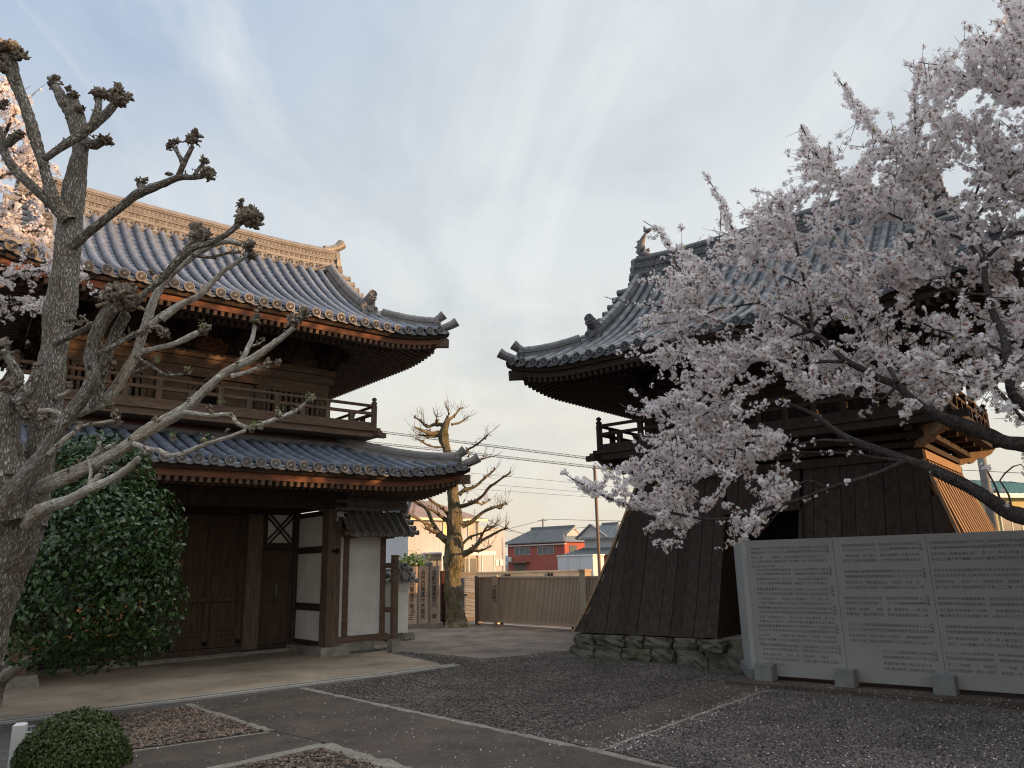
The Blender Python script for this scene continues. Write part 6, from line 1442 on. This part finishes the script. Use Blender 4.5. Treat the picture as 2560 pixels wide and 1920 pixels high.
def build_camellia():
    Y = 8.9; b0 = on_ground(-30, 1775); root = tag(empty('camellia_tree', (b0.x, b0.y, 0)), 'dense glossy dark green camellia in front of the gate doors behind the pollarded tree', 'shrub'); o = Vector((b0.x, b0.y, 0))
    C = []; Nn = []
    for i, (x, y, w, h, dy) in enumerate(((205, 1235, 178, 205, 0), (225, 1050, 115, 115, .15), (300, 1300, 95, 130, .05), (130, 1330, 130, 105, -.15), (270, 1165, 118, 125, -.05), (100, 1200, 110, 140, .1), (160, 1010, 80, 70, .2), (310, 1200, 72, 80, 0))):
        c = at(x * DD, y * DD, Y + dy); s = DD / 1875 * Y; a, n = lumpy(int(3300 * w * h / 30000) + 600, c, (w * s * .94, min(w, 150) * s * .95, h * s), 20 + i, (.72, 1.0), .10); C.append(a); Nn.append(n)
    C = np.concatenate(C) - np.array(o); Nn = np.concatenate(Nn)
    leaf_cloud('foliage', C, Nn, .068, M['camellia'], root, .52)
    inner = MB(); lb = Limbs(5)
    c = at(120 * DD, 1390 * DD, Y) - o; t = at(200 * DD, 1180 * DD, Y) - o; lb.limb([(0.05, 0, -.05), (.12, .02, .35), c * .6 + t * .1, c, t, t + Vector((0.1, 0, .6))], [.085, .075, .065, .055, .04, .02], .05, 10)
    R = random.Random(4)
    for i in range(24): q = c.lerp(t, R.random()); d = Vector((R.uniform(-1, 1), R.uniform(-1, 1), R.uniform(-.2, .8))).normalized() * R.uniform(.4, .85); lb.limb([q, q + d * .5, q + d], [.022, .015, .006], .06, 6)
    lb.build('trunk', M['bark'], root)
build_camellia()
def build_ball():
    Y = 6.85; c = at(178, 1905, Y); root = tag(empty('clipped_shrub', (c.x, c.y, 0)), 'clipped ball-shaped green shrub beside the white tap post', 'shrub')
    r = .435; C, n = lumpy(15000, (0, 0, c.z), (r, r, r * .92), 40, (.85, 1.0), .05, lambda C: C[:, 2] > .02); leaf_cloud('foliage', C, n, .030, M['boxleaf'], root, .55)
    m = MB(); R = random.Random(6)
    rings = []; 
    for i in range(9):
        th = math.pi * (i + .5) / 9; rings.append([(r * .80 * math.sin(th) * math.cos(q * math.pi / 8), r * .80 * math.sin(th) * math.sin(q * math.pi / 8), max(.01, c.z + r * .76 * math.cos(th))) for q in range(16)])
    m.ring_extrude(rings, True, True); m.build('inner_shade_core', mat('inner_shade_dark', (.020, .028, .010), .95, .1, .4, 14), root, True)  # solid dark core: shade between the leaves put into colour
    for i in range(0): pass
    # white tap post
    p = at(38, 1918, 6.9); tp = tag(empty('tap_post', (p.x, p.y, 0), rad(20)), 'white square water-tap post left of the clipped ball shrub', 'tap post')
    top = at(38, 1812, 6.9).z; m = MB(); m.box(-.048, -.048, 0, .048, .048, top); m.hexa([(-.048, -.048, top), (.048, -.048, top), (.048, .048, top), (-.048, .048, top)], [(-.034, -.034, top + .012), (.034, -.034, top + .012), (.034, .034, top + .012), (-.034, .034, top + .012)]); m.build('post', M['white'], tp)
    m = MB(); z = top - .07; m.tube([(.048, 0, z), (.10, 0, z), (.125, 0, z - .015), (.13, 0, z - .05)], [.013, .014, .013, .011], 8); m.tube([(.085, 0, z + .01), (.085, 0, z + .045)], .008, 6); m.tube([(.06, 0, z + .05), (.11, 0, z + .05)], .007, 6); m.build('tap', M['metal'], tp)
build_ball()
def build_small_shrub():
    c = at(1030, 1412, 26.0); root = tag(empty('garden_shrub', (c.x, 26.0, 0)), 'small bright green shrub showing above the donor stones', 'shrub'); C, n = lumpy(900, (0, 0, c.z - .1), (.62, .5, .5), 51, (.4, 1.0), .3); leaf_cloud('foliage', C, n, .12, leaf_mat('bright_leaf', (.07, .13, .03), (.20, .27, .08), .5, .3, .2), root, .5)
    lb = Limbs(6)
    for i in range(6): a = i; lb.limb([(.03 * math.cos(a), .03 * math.sin(a), 0), (.1 * math.cos(a), .1 * math.sin(a), c.z * .5), (.4 * math.cos(a), .35 * math.sin(a), c.z)], [.03, .02, .008], .1, 5)
    lb.build('stems', M['bark'], root)
build_small_shrub()

# ------------------------------------------------------------------ cherry trees in blossom
def petal_mat(name, c1, c2, c3):
    m = bpy.data.materials.new(name); m.use_nodes = True; nt = m.node_tree; N = nt.nodes; L = nt.links; b = N['Principled BSDF']; b.inputs['Roughness'].default_value = .6; b.inputs['Specular IOR Level'].default_value = .25
    g = N.new('ShaderNodeNewGeometry'); r = N.new('ShaderNodeValToRGB'); L.new(g.outputs['Random Per Island'], r.inputs[0]); e = r.color_ramp.elements; e[0].color = (*c1, 1); e[0].position = 0; e[1].color = (*c3, 1); e[1].position = 1; k = e.new(.72); k.color = (*c2, 1)
    L.new(r.outputs[0], b.inputs['Base Color']); tr = N.new('ShaderNodeBsdfTranslucent'); L.new(r.outputs[0], tr.inputs[0]); mx = N.new('ShaderNodeMixShader'); mx.inputs[0].default_value = .45; L.new(b.outputs[0], mx.inputs[1]); L.new(tr.outputs[0], mx.inputs[2]); L.new(mx.outputs[0], N['Material Output'].inputs[0]); return m
M['blossom'] = petal_mat('cherry_petal', (.96, .945, .945), (.95, .915, .92), (.92, .80, .825))
M['calyx'] = leaf_mat('red_brown_bud', (.24, .085, .06), (.46, .24, .15), .6, .3, .2)
M['spring_leaf'] = leaf_mat('spring_leaf', (.16, .20, .03), (.30, .34, .08), .5, .3, .3)
class Cherry:
    def __init__(s, seed): s.lb = Limbs(seed); s.r = np.random.default_rng(seed); s.nodes = []; s.skel = []; s.tw = []
    def branch(s, pts, rr, bloom=0.0, wob=.004, nu=9, seg=.07):
        Q, rd = s.lb.limb(pts, rr, seg, nu, .06, wob); s.skel.append((Q, rd, bloom)); return Q, rd
    def twig(s, a, d, ln, r0=.006, curve=None):
        n = max(4, int(ln / .07)); P = [a]; d = d / np.linalg.norm(d); cv = (s.r.normal(0, .35, 3) if curve is None else curve) + np.array([0, 0, .10])
        for i in range(n): d = d + (cv * .25 + s.r.normal(0, .10, 3)) * (1.6 / n); d /= np.linalg.norm(d); P.append(P[-1] + d * ln / n)
        P = np.array(P); s.tw.append((P, r0)); return P
    def clusters(s, P, step=.045, dens=1.0, start=0.0):
        L = np.r_[0, np.cumsum(np.linalg.norm(np.diff(P, axis=0), axis=1))]; n = int(L[-1] / step * dens) + 1
        for t in s.r.uniform(start * L[-1], L[-1], n):
            i = min(len(P) - 2, np.searchsorted(L, t, 'right') - 1); q = P[i] + (P[i + 1] - P[i]) * ((t - L[i]) / max(1e-6, L[i + 1] - L[i])); s.nodes.append((q, t / L[-1]))
    def finish(s, root, per=(3, 6), cr=.034, fr=.0175, calyx=.55, leaf=.012, ok=None):
        r = s.r
        tw = MB()
        for P, r0 in s.tw: tw.tube([tuple(p) for p in P], list(np.linspace(r0, r0 * .4, len(P))), 4)
        C = np.array([q for q, t in s.nodes])
        if ok is not None: C = C[ok(C)]
        k = r.integers(per[0], per[1] + 1, len(C)); idx = np.repeat(np.arange(len(C)), k); n = len(idx)
        ax = r.normal(0, 1, (len(C), 3)); ax[:, 2] -= .15; ax /= np.linalg.norm(ax, axis=1)[:, None]
        d = ax[idx] * .9 + r.normal(0, .55, (n, 3)); d /= np.linalg.norm(d, axis=1)[:, None]
        rad_ = cr * r.uniform(.6, 1.15, (n, 1)); F = C[idx] + d * rad_
        nn = d + r.normal(0, .35, (n, 3)); nn /= np.linalg.norm(nn, axis=1)[:, None]
        t = np.cross(nn, r.normal(0, 1, (n, 3))); t /= np.linalg.norm(t, axis=1)[:, None]; b = np.cross(nn, t)
        sz = fr * r.uniform(.75, 1.12, (n, 1)); cup = r.uniform(.05, .5, (n, 1))
        V = [F - nn * sz * .15]
        for i in range(5):
            for da, rr_, up in ((-.50, .74, .45), (0, 1.0, .75), (.50, .74, .45)):
                a = 2 * np.pi * i / 5 + da; V.append(F + (t * np.cos(a) + b * np.sin(a)) * sz * rr_ + nn * sz * cup * up)
        V = np.stack(V, 1); Fq = np.array([(0, 1 + 3 * i, 2 + 3 * i, 3 + 3 * i) for i in range(5)]); Q = (Fq[None] + (np.arange(n) * 16)[:, None, None]).reshape(-1, 4)
        np_mesh('blossom', V.reshape(-1, 3), Q, M['blossom'], root)
        # red-brown calyx, stalks and unfolding leaves behind the flowers
        m = int(n * calyx); pick = r.choice(n, m, replace=False); c = C[idx[pick]]; e = F[pick] - nn[pick] * .004; sd = np.cross(e - c, r.normal(0, 1, (m, 3))); sd /= np.linalg.norm(sd, axis=1)[:, None]
        w = r.uniform(.003, .0075, (m, 1)); mid = c + (e - c) * .62
        V = np.stack([c - sd * .0012, mid - sd * w, e, mid + sd * w], 1); np_mesh('bud_scales', V.reshape(-1, 3), np.arange(m * 4).reshape(-1, 4), M['calyx'], root)
        m = int(n * leaf) + 1; pick = r.choice(n, m); c = C[idx[pick]]; g = r.normal(0, 1, (m, 3)) + np.array([0, 0, .5]); g /= np.linalg.norm(g, axis=1)[:, None]; sd = np.cross(g, r.normal(0, 1, (m, 3))); sd /= np.linalg.norm(sd, axis=1)[:, None]; l = r.uniform(.03, .06, (m, 1))
        V = np.stack([c, c + g * l * .5 + sd * l * .22, c + g * l, c + g * l * .5 - sd * l * .22], 1); np_mesh('young_leaves', V.reshape(-1, 3), np.arange(m * 4).reshape(-1, 4), M['spring_leaf'], root)
        s.lb.build('trunk', M['bark_cherry'], root); tw.build('twigs', M['twig'], root)
        print('FLOWERS', root.name, n)
def build_cherry():
    root = tag(empty('cherry_tree', (0, 0, 0)), 'cherry tree in full pale pink blossom reaching in front of the bell tower', 'cherry tree'); c = Cherry(21); r = c.r; R = random.Random(5)
    # distance of a branch point: near on the right, farther to the left
    def dep(px, dy=0): return 6.3 + max(0, (2560 - px)) / 1300 * 2.1 + dy
    def P(px, py, dy=0): return at(px, py, dep(px, dy))
    def W_(w, px): return w / 2 / 1875 * dep(px)
    def B(pts, dy=(0, 0), bloom=0.0, nu=9):
        n = len(pts); return c.branch([P(p[0], p[1], dy[0] + (dy[1] - dy[0]) * i / (n - 1)) for i, p in enumerate(pts)], [W_(p[2], p[0]) for p in pts], bloom, nu=nu)
    # trunk and great limbs off to the right of the picture
    T = [Vector((6.9, 6.6, 0)), Vector((6.75, 6.6, .8)), Vector((6.5, 6.55, 1.6)), Vector((6.2, 6.5, 2.2))]
    c.branch(T, [.26, .21, .19, .17], 0, nu=18)
    lim1 = B([(2900, 1400, 62), (2700, 1330, 50), (2560, 1292, 42), (2517, 1277, 38), (2438, 1225, 32), (2344, 1180, 28), (2265, 1150, 25), (2187, 1123, 20), (2134, 1102, 17), (2082, 1071, 15), (2050, 1046, 13), (2000, 1020, 9), (1940, 1000, 6)], (0, .1), .25, 12)
    lim2 = B([(2900, 1190, 66), (2700, 1130, 52), (2560, 1112, 46), (2512, 1106, 40), (2467, 1084, 36), (2407, 1062, 32), (2347, 1040, 28), (2303, 1016, 24), (2273, 992, 22), (2243, 962, 20), (2198, 945, 19), (2154, 921, 17), (2109, 897, 15), (2079, 870, 13), (2058, 846, 12), (2031, 828, 10)], (.1, .0), .15, 12)
    lim3 = B([(2760, 1130, 34), (2640, 1060, 28), (2535, 990, 25), (2527, 927, 23), (2518, 885, 22), (2512, 837, 20), (2489, 797, 19), (2471, 737, 17), (2462, 692, 15), (2465, 647, 13)], (-.2, .1), .15, 12)
    lim4 = B([(2960, 1000, 40), (2850, 700, 34), (2720, 480, 26), (2620, 330, 20), (2560, 240, 14), (2500, 180, 8), (2440, 150, 5)], (.0, .5), .5)
    lim5 = B([(2850, 720, 24), (2700, 620, 18), (2560, 580, 14), (2501, 610, 10), (2471, 640, 8)], (.0, .1), .5)
    lim6 = B([(2720, 480, 18), (2600, 420, 14), (2520, 380, 11), (2430, 330, 8), (2363, 300, 6), (2300, 285, 4)], (.3, .7), .9)
    for a in (lim1, lim2, lim3): pass
    for q, t_ in ((lim1, T[2]), (lim2, T[3]), (lim4, T[3]), (lim3, T[3])): c.branch([Vector(t_), (Vector(t_) + Vector(q[0][0])) / 2 + Vector((0, 0, -.05)), Vector(q[0][0])], [.16, .13, q[1][0]], 0, nu=12)
    N_ = lambda pts, dy=(0, .2), bloom=.8: B(pts, dy, bloom, 7)
    N_([(2265, 1152, 13), (2187, 1186, 11), (2082, 1218, 11), (2000, 1248, 10), (1942, 1264, 10), (1861, 1287, 9), (1793, 1298, 8), (1739, 1294, 7), (1690, 1284, 6), (1645, 1272, 5), (1600, 1262, 4)], (0, .3), .75)
    N_([(1680, 1282, 5), (1590, 1266, 5), (1522, 1246, 5), (1490, 1227, 4), (1441, 1203, 3), (1416, 1187, 2.5), (1403, 1176, 2)], (.3, .4), .95)
    N_([(2260, 1154, 9), (2187, 1144, 9), (2108, 1134, 8), (2029, 1131, 7), (1950, 1134, 6), (1860, 1150, 5), (1760, 1185, 4), (1660, 1215, 3)], (0, .4), .85)
    N_([(2134, 1104, 8), (2060, 1100, 7), (1990, 1108, 6), (1900, 1090, 5), (1800, 1120, 4), (1700, 1135, 3), (1600, 1140, 3)], (0, .5), .9)
    N_([(2243, 957, 12), (2222, 918, 11), (2198, 888, 9), (2174, 870, 7), (2150, 820, 6), (2120, 750, 4)], (-.1, .3)); N_([(2109, 904, 10), (2049, 905, 9), (1995, 912, 8), (1940, 900, 7), (1860, 885, 6), (1760, 880, 5), (1650, 890, 4), (1560, 900, 3)], (0, .5), .95)
    N_([(2031, 828, 9), (2028, 789, 8), (2022, 751, 7), (2013, 715, 7), (2000, 650, 6), (1985, 600, 5), (1960, 540, 4), (1935, 500, 3)], (0, .3), .7); N_([(2025, 828, 9), (1984, 804, 8), (1945, 783, 8), (1900, 757, 7), (1862, 735, 6), (1828, 719, 6), (1794, 714, 5), (1740, 690, 4), (1680, 660, 3), (1640, 640, 3)], (0, .5), .8)
    N_([(1900, 850, 7), (1830, 820, 6), (1760, 785, 6), (1744, 749, 5), (1726, 713, 5), (1706, 681, 4), (1688, 658, 4), (1674, 618, 3), (1645, 579, 2.5), (1608, 552, 2)], (.1, .5), .9)
    N_([(2058, 846, 8), (1990, 850, 7), (1900, 850, 6), (1800, 835, 5), (1700, 830, 4), (1640, 850, 3), (1570, 870, 3)], (.2, .6), .95); N_([(1900, 757, 6), (1800, 770, 5), (1700, 770, 4), (1600, 760, 3), (1540, 750, 2.5), (1512, 742, 2)], (.2, .6), .95); N_([(1800, 770, 5), (1720, 800, 4), (1640, 810, 4), (1580, 835, 3)], (.2, .6), .95)
    N_([(2031, 828, 7), (1960, 850, 6), (1900, 880, 6), (1840, 920, 5), (1760, 960, 4), (1690, 1000, 4), (1600, 1030, 3), (1550, 1010, 3)], (.1, .6), .95); N_([(1990, 915, 7), (1900, 960, 6), (1820, 1000, 5), (1740, 1050, 4), (1660, 1090, 3), (1580, 1090, 3)], (.1, .6), .95)
    N_([(2013, 715, 6), (1960, 690, 5), (1890, 650, 5), (1819, 550, 4), (1799, 497, 3), (1760, 431, 2.5)], (.1, .5), .8); N_([(2000, 650, 5), (1978, 560, 4), (1932, 491, 3), (1876, 474, 2)], (.1, .3), .85)
    N_([(2423, 607, 10), (2393, 592, 9), (2330, 570, 8), (2250, 545, 6), (2177, 504, 5), (2124, 458, 4), (2071, 424, 3), (2032, 371, 3), (2002, 312, 2)], (.1, .4), .8); N_([(2462, 660, 12), (2423, 607, 10), (2423, 556, 9), (2432, 511, 8), (2447, 463, 7), (2468, 405, 6), (2489, 372, 5), (2500, 300, 3)], (.1, .4), .6); N_([(2465, 650, 10), (2441, 553, 8), (2471, 505, 7), (2501, 469, 6), (2540, 427, 5), (2580, 380, 4)], (.1, .3), .6)
    N_([(2330, 600, 9), (2320, 540, 8), (2303, 451, 7), (2290, 371, 6), (2287, 265, 4), (2284, 149, 2)], (.2, .5), .75); N_([(2300, 430, 5), (2250, 378, 4), (2204, 345, 4), (2164, 292, 3), (2131, 245, 2.5), (2095, 199, 2)], (.3, .6), .7)
    N_([(2560, 262, 7), (2500, 230, 6), (2430, 199, 5), (2363, 166, 4), (2297, 156, 2.5)], (.3, .7), .9); N_([(2620, 160, 6), (2560, 130, 5), (2463, 103, 4), (2410, 99, 2.5)], (.3, .7), .9); N_([(2640, 80, 6), (2560, 50, 5), (2506, 5, 3), (2480, -30, 2)], (.3, .7), .9)
    N_([(2243, 962, 10), (2200, 1000, 8), (2140, 960, 6), (2060, 990, 5), (1980, 960, 4)], (-.1, .2), .8); N_([(2518, 885, 8), (2440, 850, 7), (2360, 830, 6), (2280, 800, 5), (2200, 790, 4)], (-.1, .4), .9); N_([(2471, 737, 7), (2400, 730, 6), (2320, 700, 5), (2240, 690, 4), (2150, 690, 3)], (.0, .4), .95); N_([(2430, 1000, 9), (2470, 960, 8), (2520, 930, 7), (2570, 880, 5)], (-.3, -.3), .9); N_([(2560, 1050, 9), (2520, 1000, 8), (2480, 960, 6), (2420, 940, 5), (2350, 930, 4)], (-.4, -.2), .95)
    N_([(2510, 1275, 6), (2490, 1220, 5), (2470, 1180, 4), (2460, 1165, 2)], (-.1, -.1), .5); N_([(2530, 1283, 6), (2520, 1230, 5), (2500, 1200, 4), (2545, 1160, 3), (2570, 1180, 2)], (-.1, -.1), .5); N_([(2060, 1215, 5), (2020, 1200, 4), (1980, 1215, 3), (1950, 1190, 2)], (0, .1), .8); N_([(1900, 1276, 5), (1880, 1330, 4), (1850, 1345, 2)], (0, .1), .9); N_([(1960, 1260, 4), (1930, 1300, 4), (1900, 1335, 2)], (0, .1), .9); N_([(1760, 1290, 4), (1730, 1340, 3), (1680, 1380, 2)], (.1, .2), .4); N_([(1660, 1275, 4), (1640, 1310, 3), (1610, 1330, 2)], (.2, .3), .9)
    N_([(1840, 1125, 4), (1830, 1170, 4), (1800, 1230, 3), (1770, 1260, 2)], (.1, .2), .8); N_([(1950, 1134, 4), (1930, 1200, 3), (1900, 1230, 2)], (.1, .2), .8); N_([(2008, 1135, 4), (1960, 1180, 3), (1935, 1205, 2)], (.1, .1), .8)
    # image regions the crown fills, used only to decide where twigs grow
    D2 = lambda pts: [(x * DD, y * DD) for x, y in pts]
    body = D2([(1345, 890), (1480, 832), (1440, 800), (1365, 765), (1440, 720), (1310, 655), (1450, 680), (1390, 600), (1480, 590), (1395, 495), (1420, 480), (1520, 560), (1570, 500), (1522, 380), (1600, 455), (1660, 415), (1740, 410), (1732, 275), (1800, 345), (1860, 320), (1818, 180), (1900, 270), (1965, 225), (1985, 140), (2080, 130), (2085, 80), (2140, 70), (2185, 5), (2300, -20), (2300, 900), (2200, 935), (2160, 890), (2090, 860), (2040, 870), (1960, 900), (1900, 850), (1800, 850), (1730, 880), (1690, 970), (1640, 1000), (1700, 1040), (1735, 1050), (1660, 1120), (1625, 1180), (1585, 1165), (1590, 1090), (1520, 1105), (1440, 1190), (1390, 1160), (1420, 1110), (1310, 1090), (1225, 1035), (1320, 1030), (1360, 990), (1400, 940)])
    holes = [D2([(1985, 610), (2080, 590), (2110, 660), (2030, 690), (1960, 660)]), D2([(1925, 700), (2010, 690), (2020, 740), (1960, 760)]), D2([(1480, 720), (1580, 710), (1590, 745), (1490, 750)]), D2([(1460, 770), (1490, 755), (1500, 800), (1450, 800)])]
    BP = np.array(body)
    def proj(Cx):
        p = Cx - np.array([0, 0, EYE]); zc = p[:, 1] * math.cos(PITCH) + p[:, 2] * math.sin(PITCH); yc = -p[:, 1] * math.sin(PITCH) + p[:, 2] * math.cos(PITCH); x = FPX * p[:, 0] / zc; y = FPX * yc / zc; cs, sn = math.cos(ROLL), math.sin(ROLL)
        return 1280 + 2.5 * (cs * x - sn * y), 960 - 2.5 * (sn * x + cs * y)
    def ok(Cx):
        X, Y = proj(Cx); k = inside(body, X, Y) | (X > 2562)
        for h in holes: k &= ~(inside(h, X, Y) & (r.random(len(X)) < .85))
        return k
    allQ = np.concatenate([q for q, rd, bl in c.skel]); 
    # twigs along the flowering branches
    for Q, rd, bl in list(c.skel):
        if bl <= 0: continue
        L = np.r_[0, np.cumsum(np.linalg.norm(np.diff(Q, axis=0), axis=1))]; tot = L[-1]
        c.clusters(Q, .034, bl, .15)
        n = int(tot / .095 * bl)
        for t in r.uniform(.12 * tot, tot, n):
            i = min(len(Q) - 2, np.searchsorted(L, t) - 1); i = max(i, 0); T_ = Q[i + 1] - Q[i]; T_ /= np.linalg.norm(T_); d = T_ * .7 + r.normal(0, .55, 3); d = d + np.array([0, .28, 0]); P_ = c.twig(Q[i], d, r.uniform(.10, .34) * (.6 if t > .85 * tot else 1), .0035)
            if ok(P_[-1:])[0] and ok(P_[len(P_) // 2:len(P_) // 2 + 1])[0]: c.clusters(P_, .036, 1.0, .05)
            else: c.tw.pop()
    # fill twigs: seeds spread through the crown, tied back to the nearest branch
    lo, hi = BP.min(0), BP.max(0); got = 0
    org = np.array([6.4, 6.5, 2.0]); root_pts = allQ
    XY = r.uniform(lo, hi, (3800, 2)); XY = XY[inside(body, XY[:, 0], XY[:, 1])]
    def gapn(px, py): return math.sin(px * .021 + 1.3 * math.sin(py * .017)) + math.sin(py * .026 + 1.7 * math.sin(px * .013 + 2)) + .6 * math.sin((px + py) * .045)
    for px, py in XY[:2300]:
        if gapn(px, py) > (.42 if px < 2080 else .9) and r.random() < .9: continue
        a = np.array(at(px, py, dep(px, r.uniform(-.05, 1.15))))
        if not ok(a[None])[0]: continue
        d2 = ((root_pts - a) ** 2).sum(1); j = np.argmin(d2 + .15 * ((root_pts - org) ** 2).sum(1) * .02)
        if d2[j] > .55: continue
        b = root_pts[j]; dirn = (a - b); ln = np.linalg.norm(dirn) + 1e-6; dirn = dirn / ln
        c.tw.append((np.array([b, b + (a - b) * .5 + np.array([0, 0, -.06 * ln]), a]), .0045))
        out = a - org; out /= np.linalg.norm(out); d = dirn * .5 + out * .7 + r.normal(0, .45, 3); P_ = c.twig(a, d, r.uniform(.15, .36), .0035); c.clusters(np.vstack([a + (b - a) * .7, P_]), .036, .95); got += 1
    # crown beyond the frame on the right; dense high tier added to shade the gate
    for i in range(2400):
        hi = i > 330
        a = np.array([r.uniform(5.2, 9.5), r.uniform(4.2, 9.8), r.uniform(2.4, 6.2)]) if not hi else np.array([r.uniform(6.3, 10.2), r.uniform(4.3, 11.2), r.uniform(4.6, 7.2)])
        X, Y = proj(a[None])
        if X[0] < 2680: continue
        for _ in range(2): d = (a - np.array([6.6, 6.6, 2.5])); d = d / np.linalg.norm(d) + r.normal(0, .5, 3); P_ = c.twig(a, d, r.uniform(.5, 1.0), .008); c.clusters(P_, .055, .9)
    for i in range(14): a = np.array([6.2, 6.5, 2.2]); q = np.array([r.uniform(5.8, 9.3), r.uniform(4.4, 9.4), r.uniform(4.0, 6.8)]); m = (a + q) / 2 + r.normal(0, .3, 3); c.branch([Vector(a), Vector(m), Vector(q)], [.09, .05, .015], 0)
    c.finish(root, (4, 8), .042, .0200, .62, .014, lambda C: ok(C) | (r.random(len(C)) < .30))
build_cherry()
def build_left_cherry():
    root = tag(empty('cherry_tree', (0, 0, 0)), 'cherry tree in pale blossom behind the pollarded tree at the left edge', 'cherry tree'); c = Cherry(33); r = c.r; Y = 9.6
    def P(x, y, dy=0): return at(x * DD, y * DD, Y + dy)
    b0 = Vector((-8.6, 9.4, 0)); top = P(-260, 620); c.branch([b0, b0 + Vector((.1, 0, 1.2)), top], [.2, .16, .12], 0, nu=14)
    for pts in ([(-260, 620, 20), (-120, 520, 16), (-20, 480, 12), (50, 430, 8), (95, 400, 4)], [(-260, 620, 20), (-100, 600, 15), (0, 600, 12), (80, 585, 8), (150, 590, 5), (200, 600, 3)], [(-120, 520, 14), (-60, 400, 11), (0, 310, 9), (30, 250, 6), (55, 215, 3)], [(-60, 400, 10), (10, 380, 8), (70, 350, 6), (110, 330, 3)], [(-100, 600, 12), (-20, 640, 10), (50, 650, 7), (95, 675, 4)], [(0, 310, 7), (40, 330, 5), (85, 300, 3)], [(-20, 480, 9), (40, 500, 7), (100, 500, 5), (125, 540, 3)], [(-60, 400, 8), (-20, 260, 6), (10, 190, 4), (20, 170, 2)]):
        c.branch([P(x, y, r.uniform(-.1, .3)) for x, y, w in pts], [w * DD / 2 / 1875 * Y for x, y, w in pts], .9, nu=7)
    body = [(x * DD, y * DD) for x, y in ((-300, 150), (10, 170), (60, 215), (100, 290), (130, 370), (110, 420), (120, 480), (150, 560), (210, 590), (205, 620), (120, 625), (100, 680), (40, 690), (-300, 720))]
    def proj(Cx):
        p = Cx - np.array([0, 0, EYE]); zc = p[:, 1] * math.cos(PITCH) + p[:, 2] * math.sin(PITCH); yc = -p[:, 1] * math.sin(PITCH) + p[:, 2] * math.cos(PITCH); x = FPX * p[:, 0] / zc; y = FPX * yc / zc; cs, sn = math.cos(ROLL), math.sin(ROLL)
        return 1280 + 2.5 * (cs * x - sn * y), 960 - 2.5 * (sn * x + cs * y)
    def ok(Cx): X, Yp = proj(Cx); return inside(body, X, Yp)
    for Q, rd, bl in list(c.skel):
        if bl <= 0: continue
        L = np.r_[0, np.cumsum(np.linalg.norm(np.diff(Q, axis=0), axis=1))]; tot = L[-1]; c.clusters(Q, .045, .9, .1)
        for t in r.uniform(.05 * tot, tot, int(tot / .075)):
            i = max(0, min(len(Q) - 2, np.searchsorted(L, t) - 1)); T_ = Q[i + 1] - Q[i]; T_ /= np.linalg.norm(T_); P_ = c.twig(Q[i], T_ * .6 + r.normal(0, .6, 3), r.uniform(.15, .55), .006); c.clusters(P_, .034, 1.0)
    c.finish(root, (4, 8), .044, .021, .35, .008, lambda C: ok(C) | (r.random(len(C)) < .1))
build_left_cherry()

# ------------------------------------------------------------------ hall added out of view beyond the right edge to block the low sun
def build_sun_blocker():
    h = tag(empty('sun_blocker_hall', (12.2, -1.2, 0), 0), 'added unseen hall with a tiled hip roof, blocking the low sun from the right', 'added sun blocker')
    m = MB(); m.box(0, 0, .6, 9, 6.5, 5.0); m.build('wall', M['wood_dk'], h); m = MB(); m.box(-.8, -.8, 0, 9.8, 7.3, .6); m.build('stone_platform', M['stone'], h)
    for k in range(3): m = MB(); m.box(-.5, .3 + k * 2.8, .6, -.2, .6 + k * 2.8, 4.9); m.build('pillar', M['wood'], h)
    m = MB(); e = 1.5; m.add([(-e, -e, 4.9), (9 + e, -e, 4.9), (9 + e, 6.5 + e, 4.9), (-e, 6.5 + e, 4.9), (3.0, 3.25, 9.9), (6.0, 3.25, 9.9)], [(0, 1, 5, 4), (1, 2, 5), (2, 3, 4, 5), (3, 0, 4), (3, 2, 1, 0)]); m.box(2.8, 3.05, 9.8, 6.2, 3.45, 10.4); m.build('tiled_roof', M['tile'], h)
build_sun_blocker()
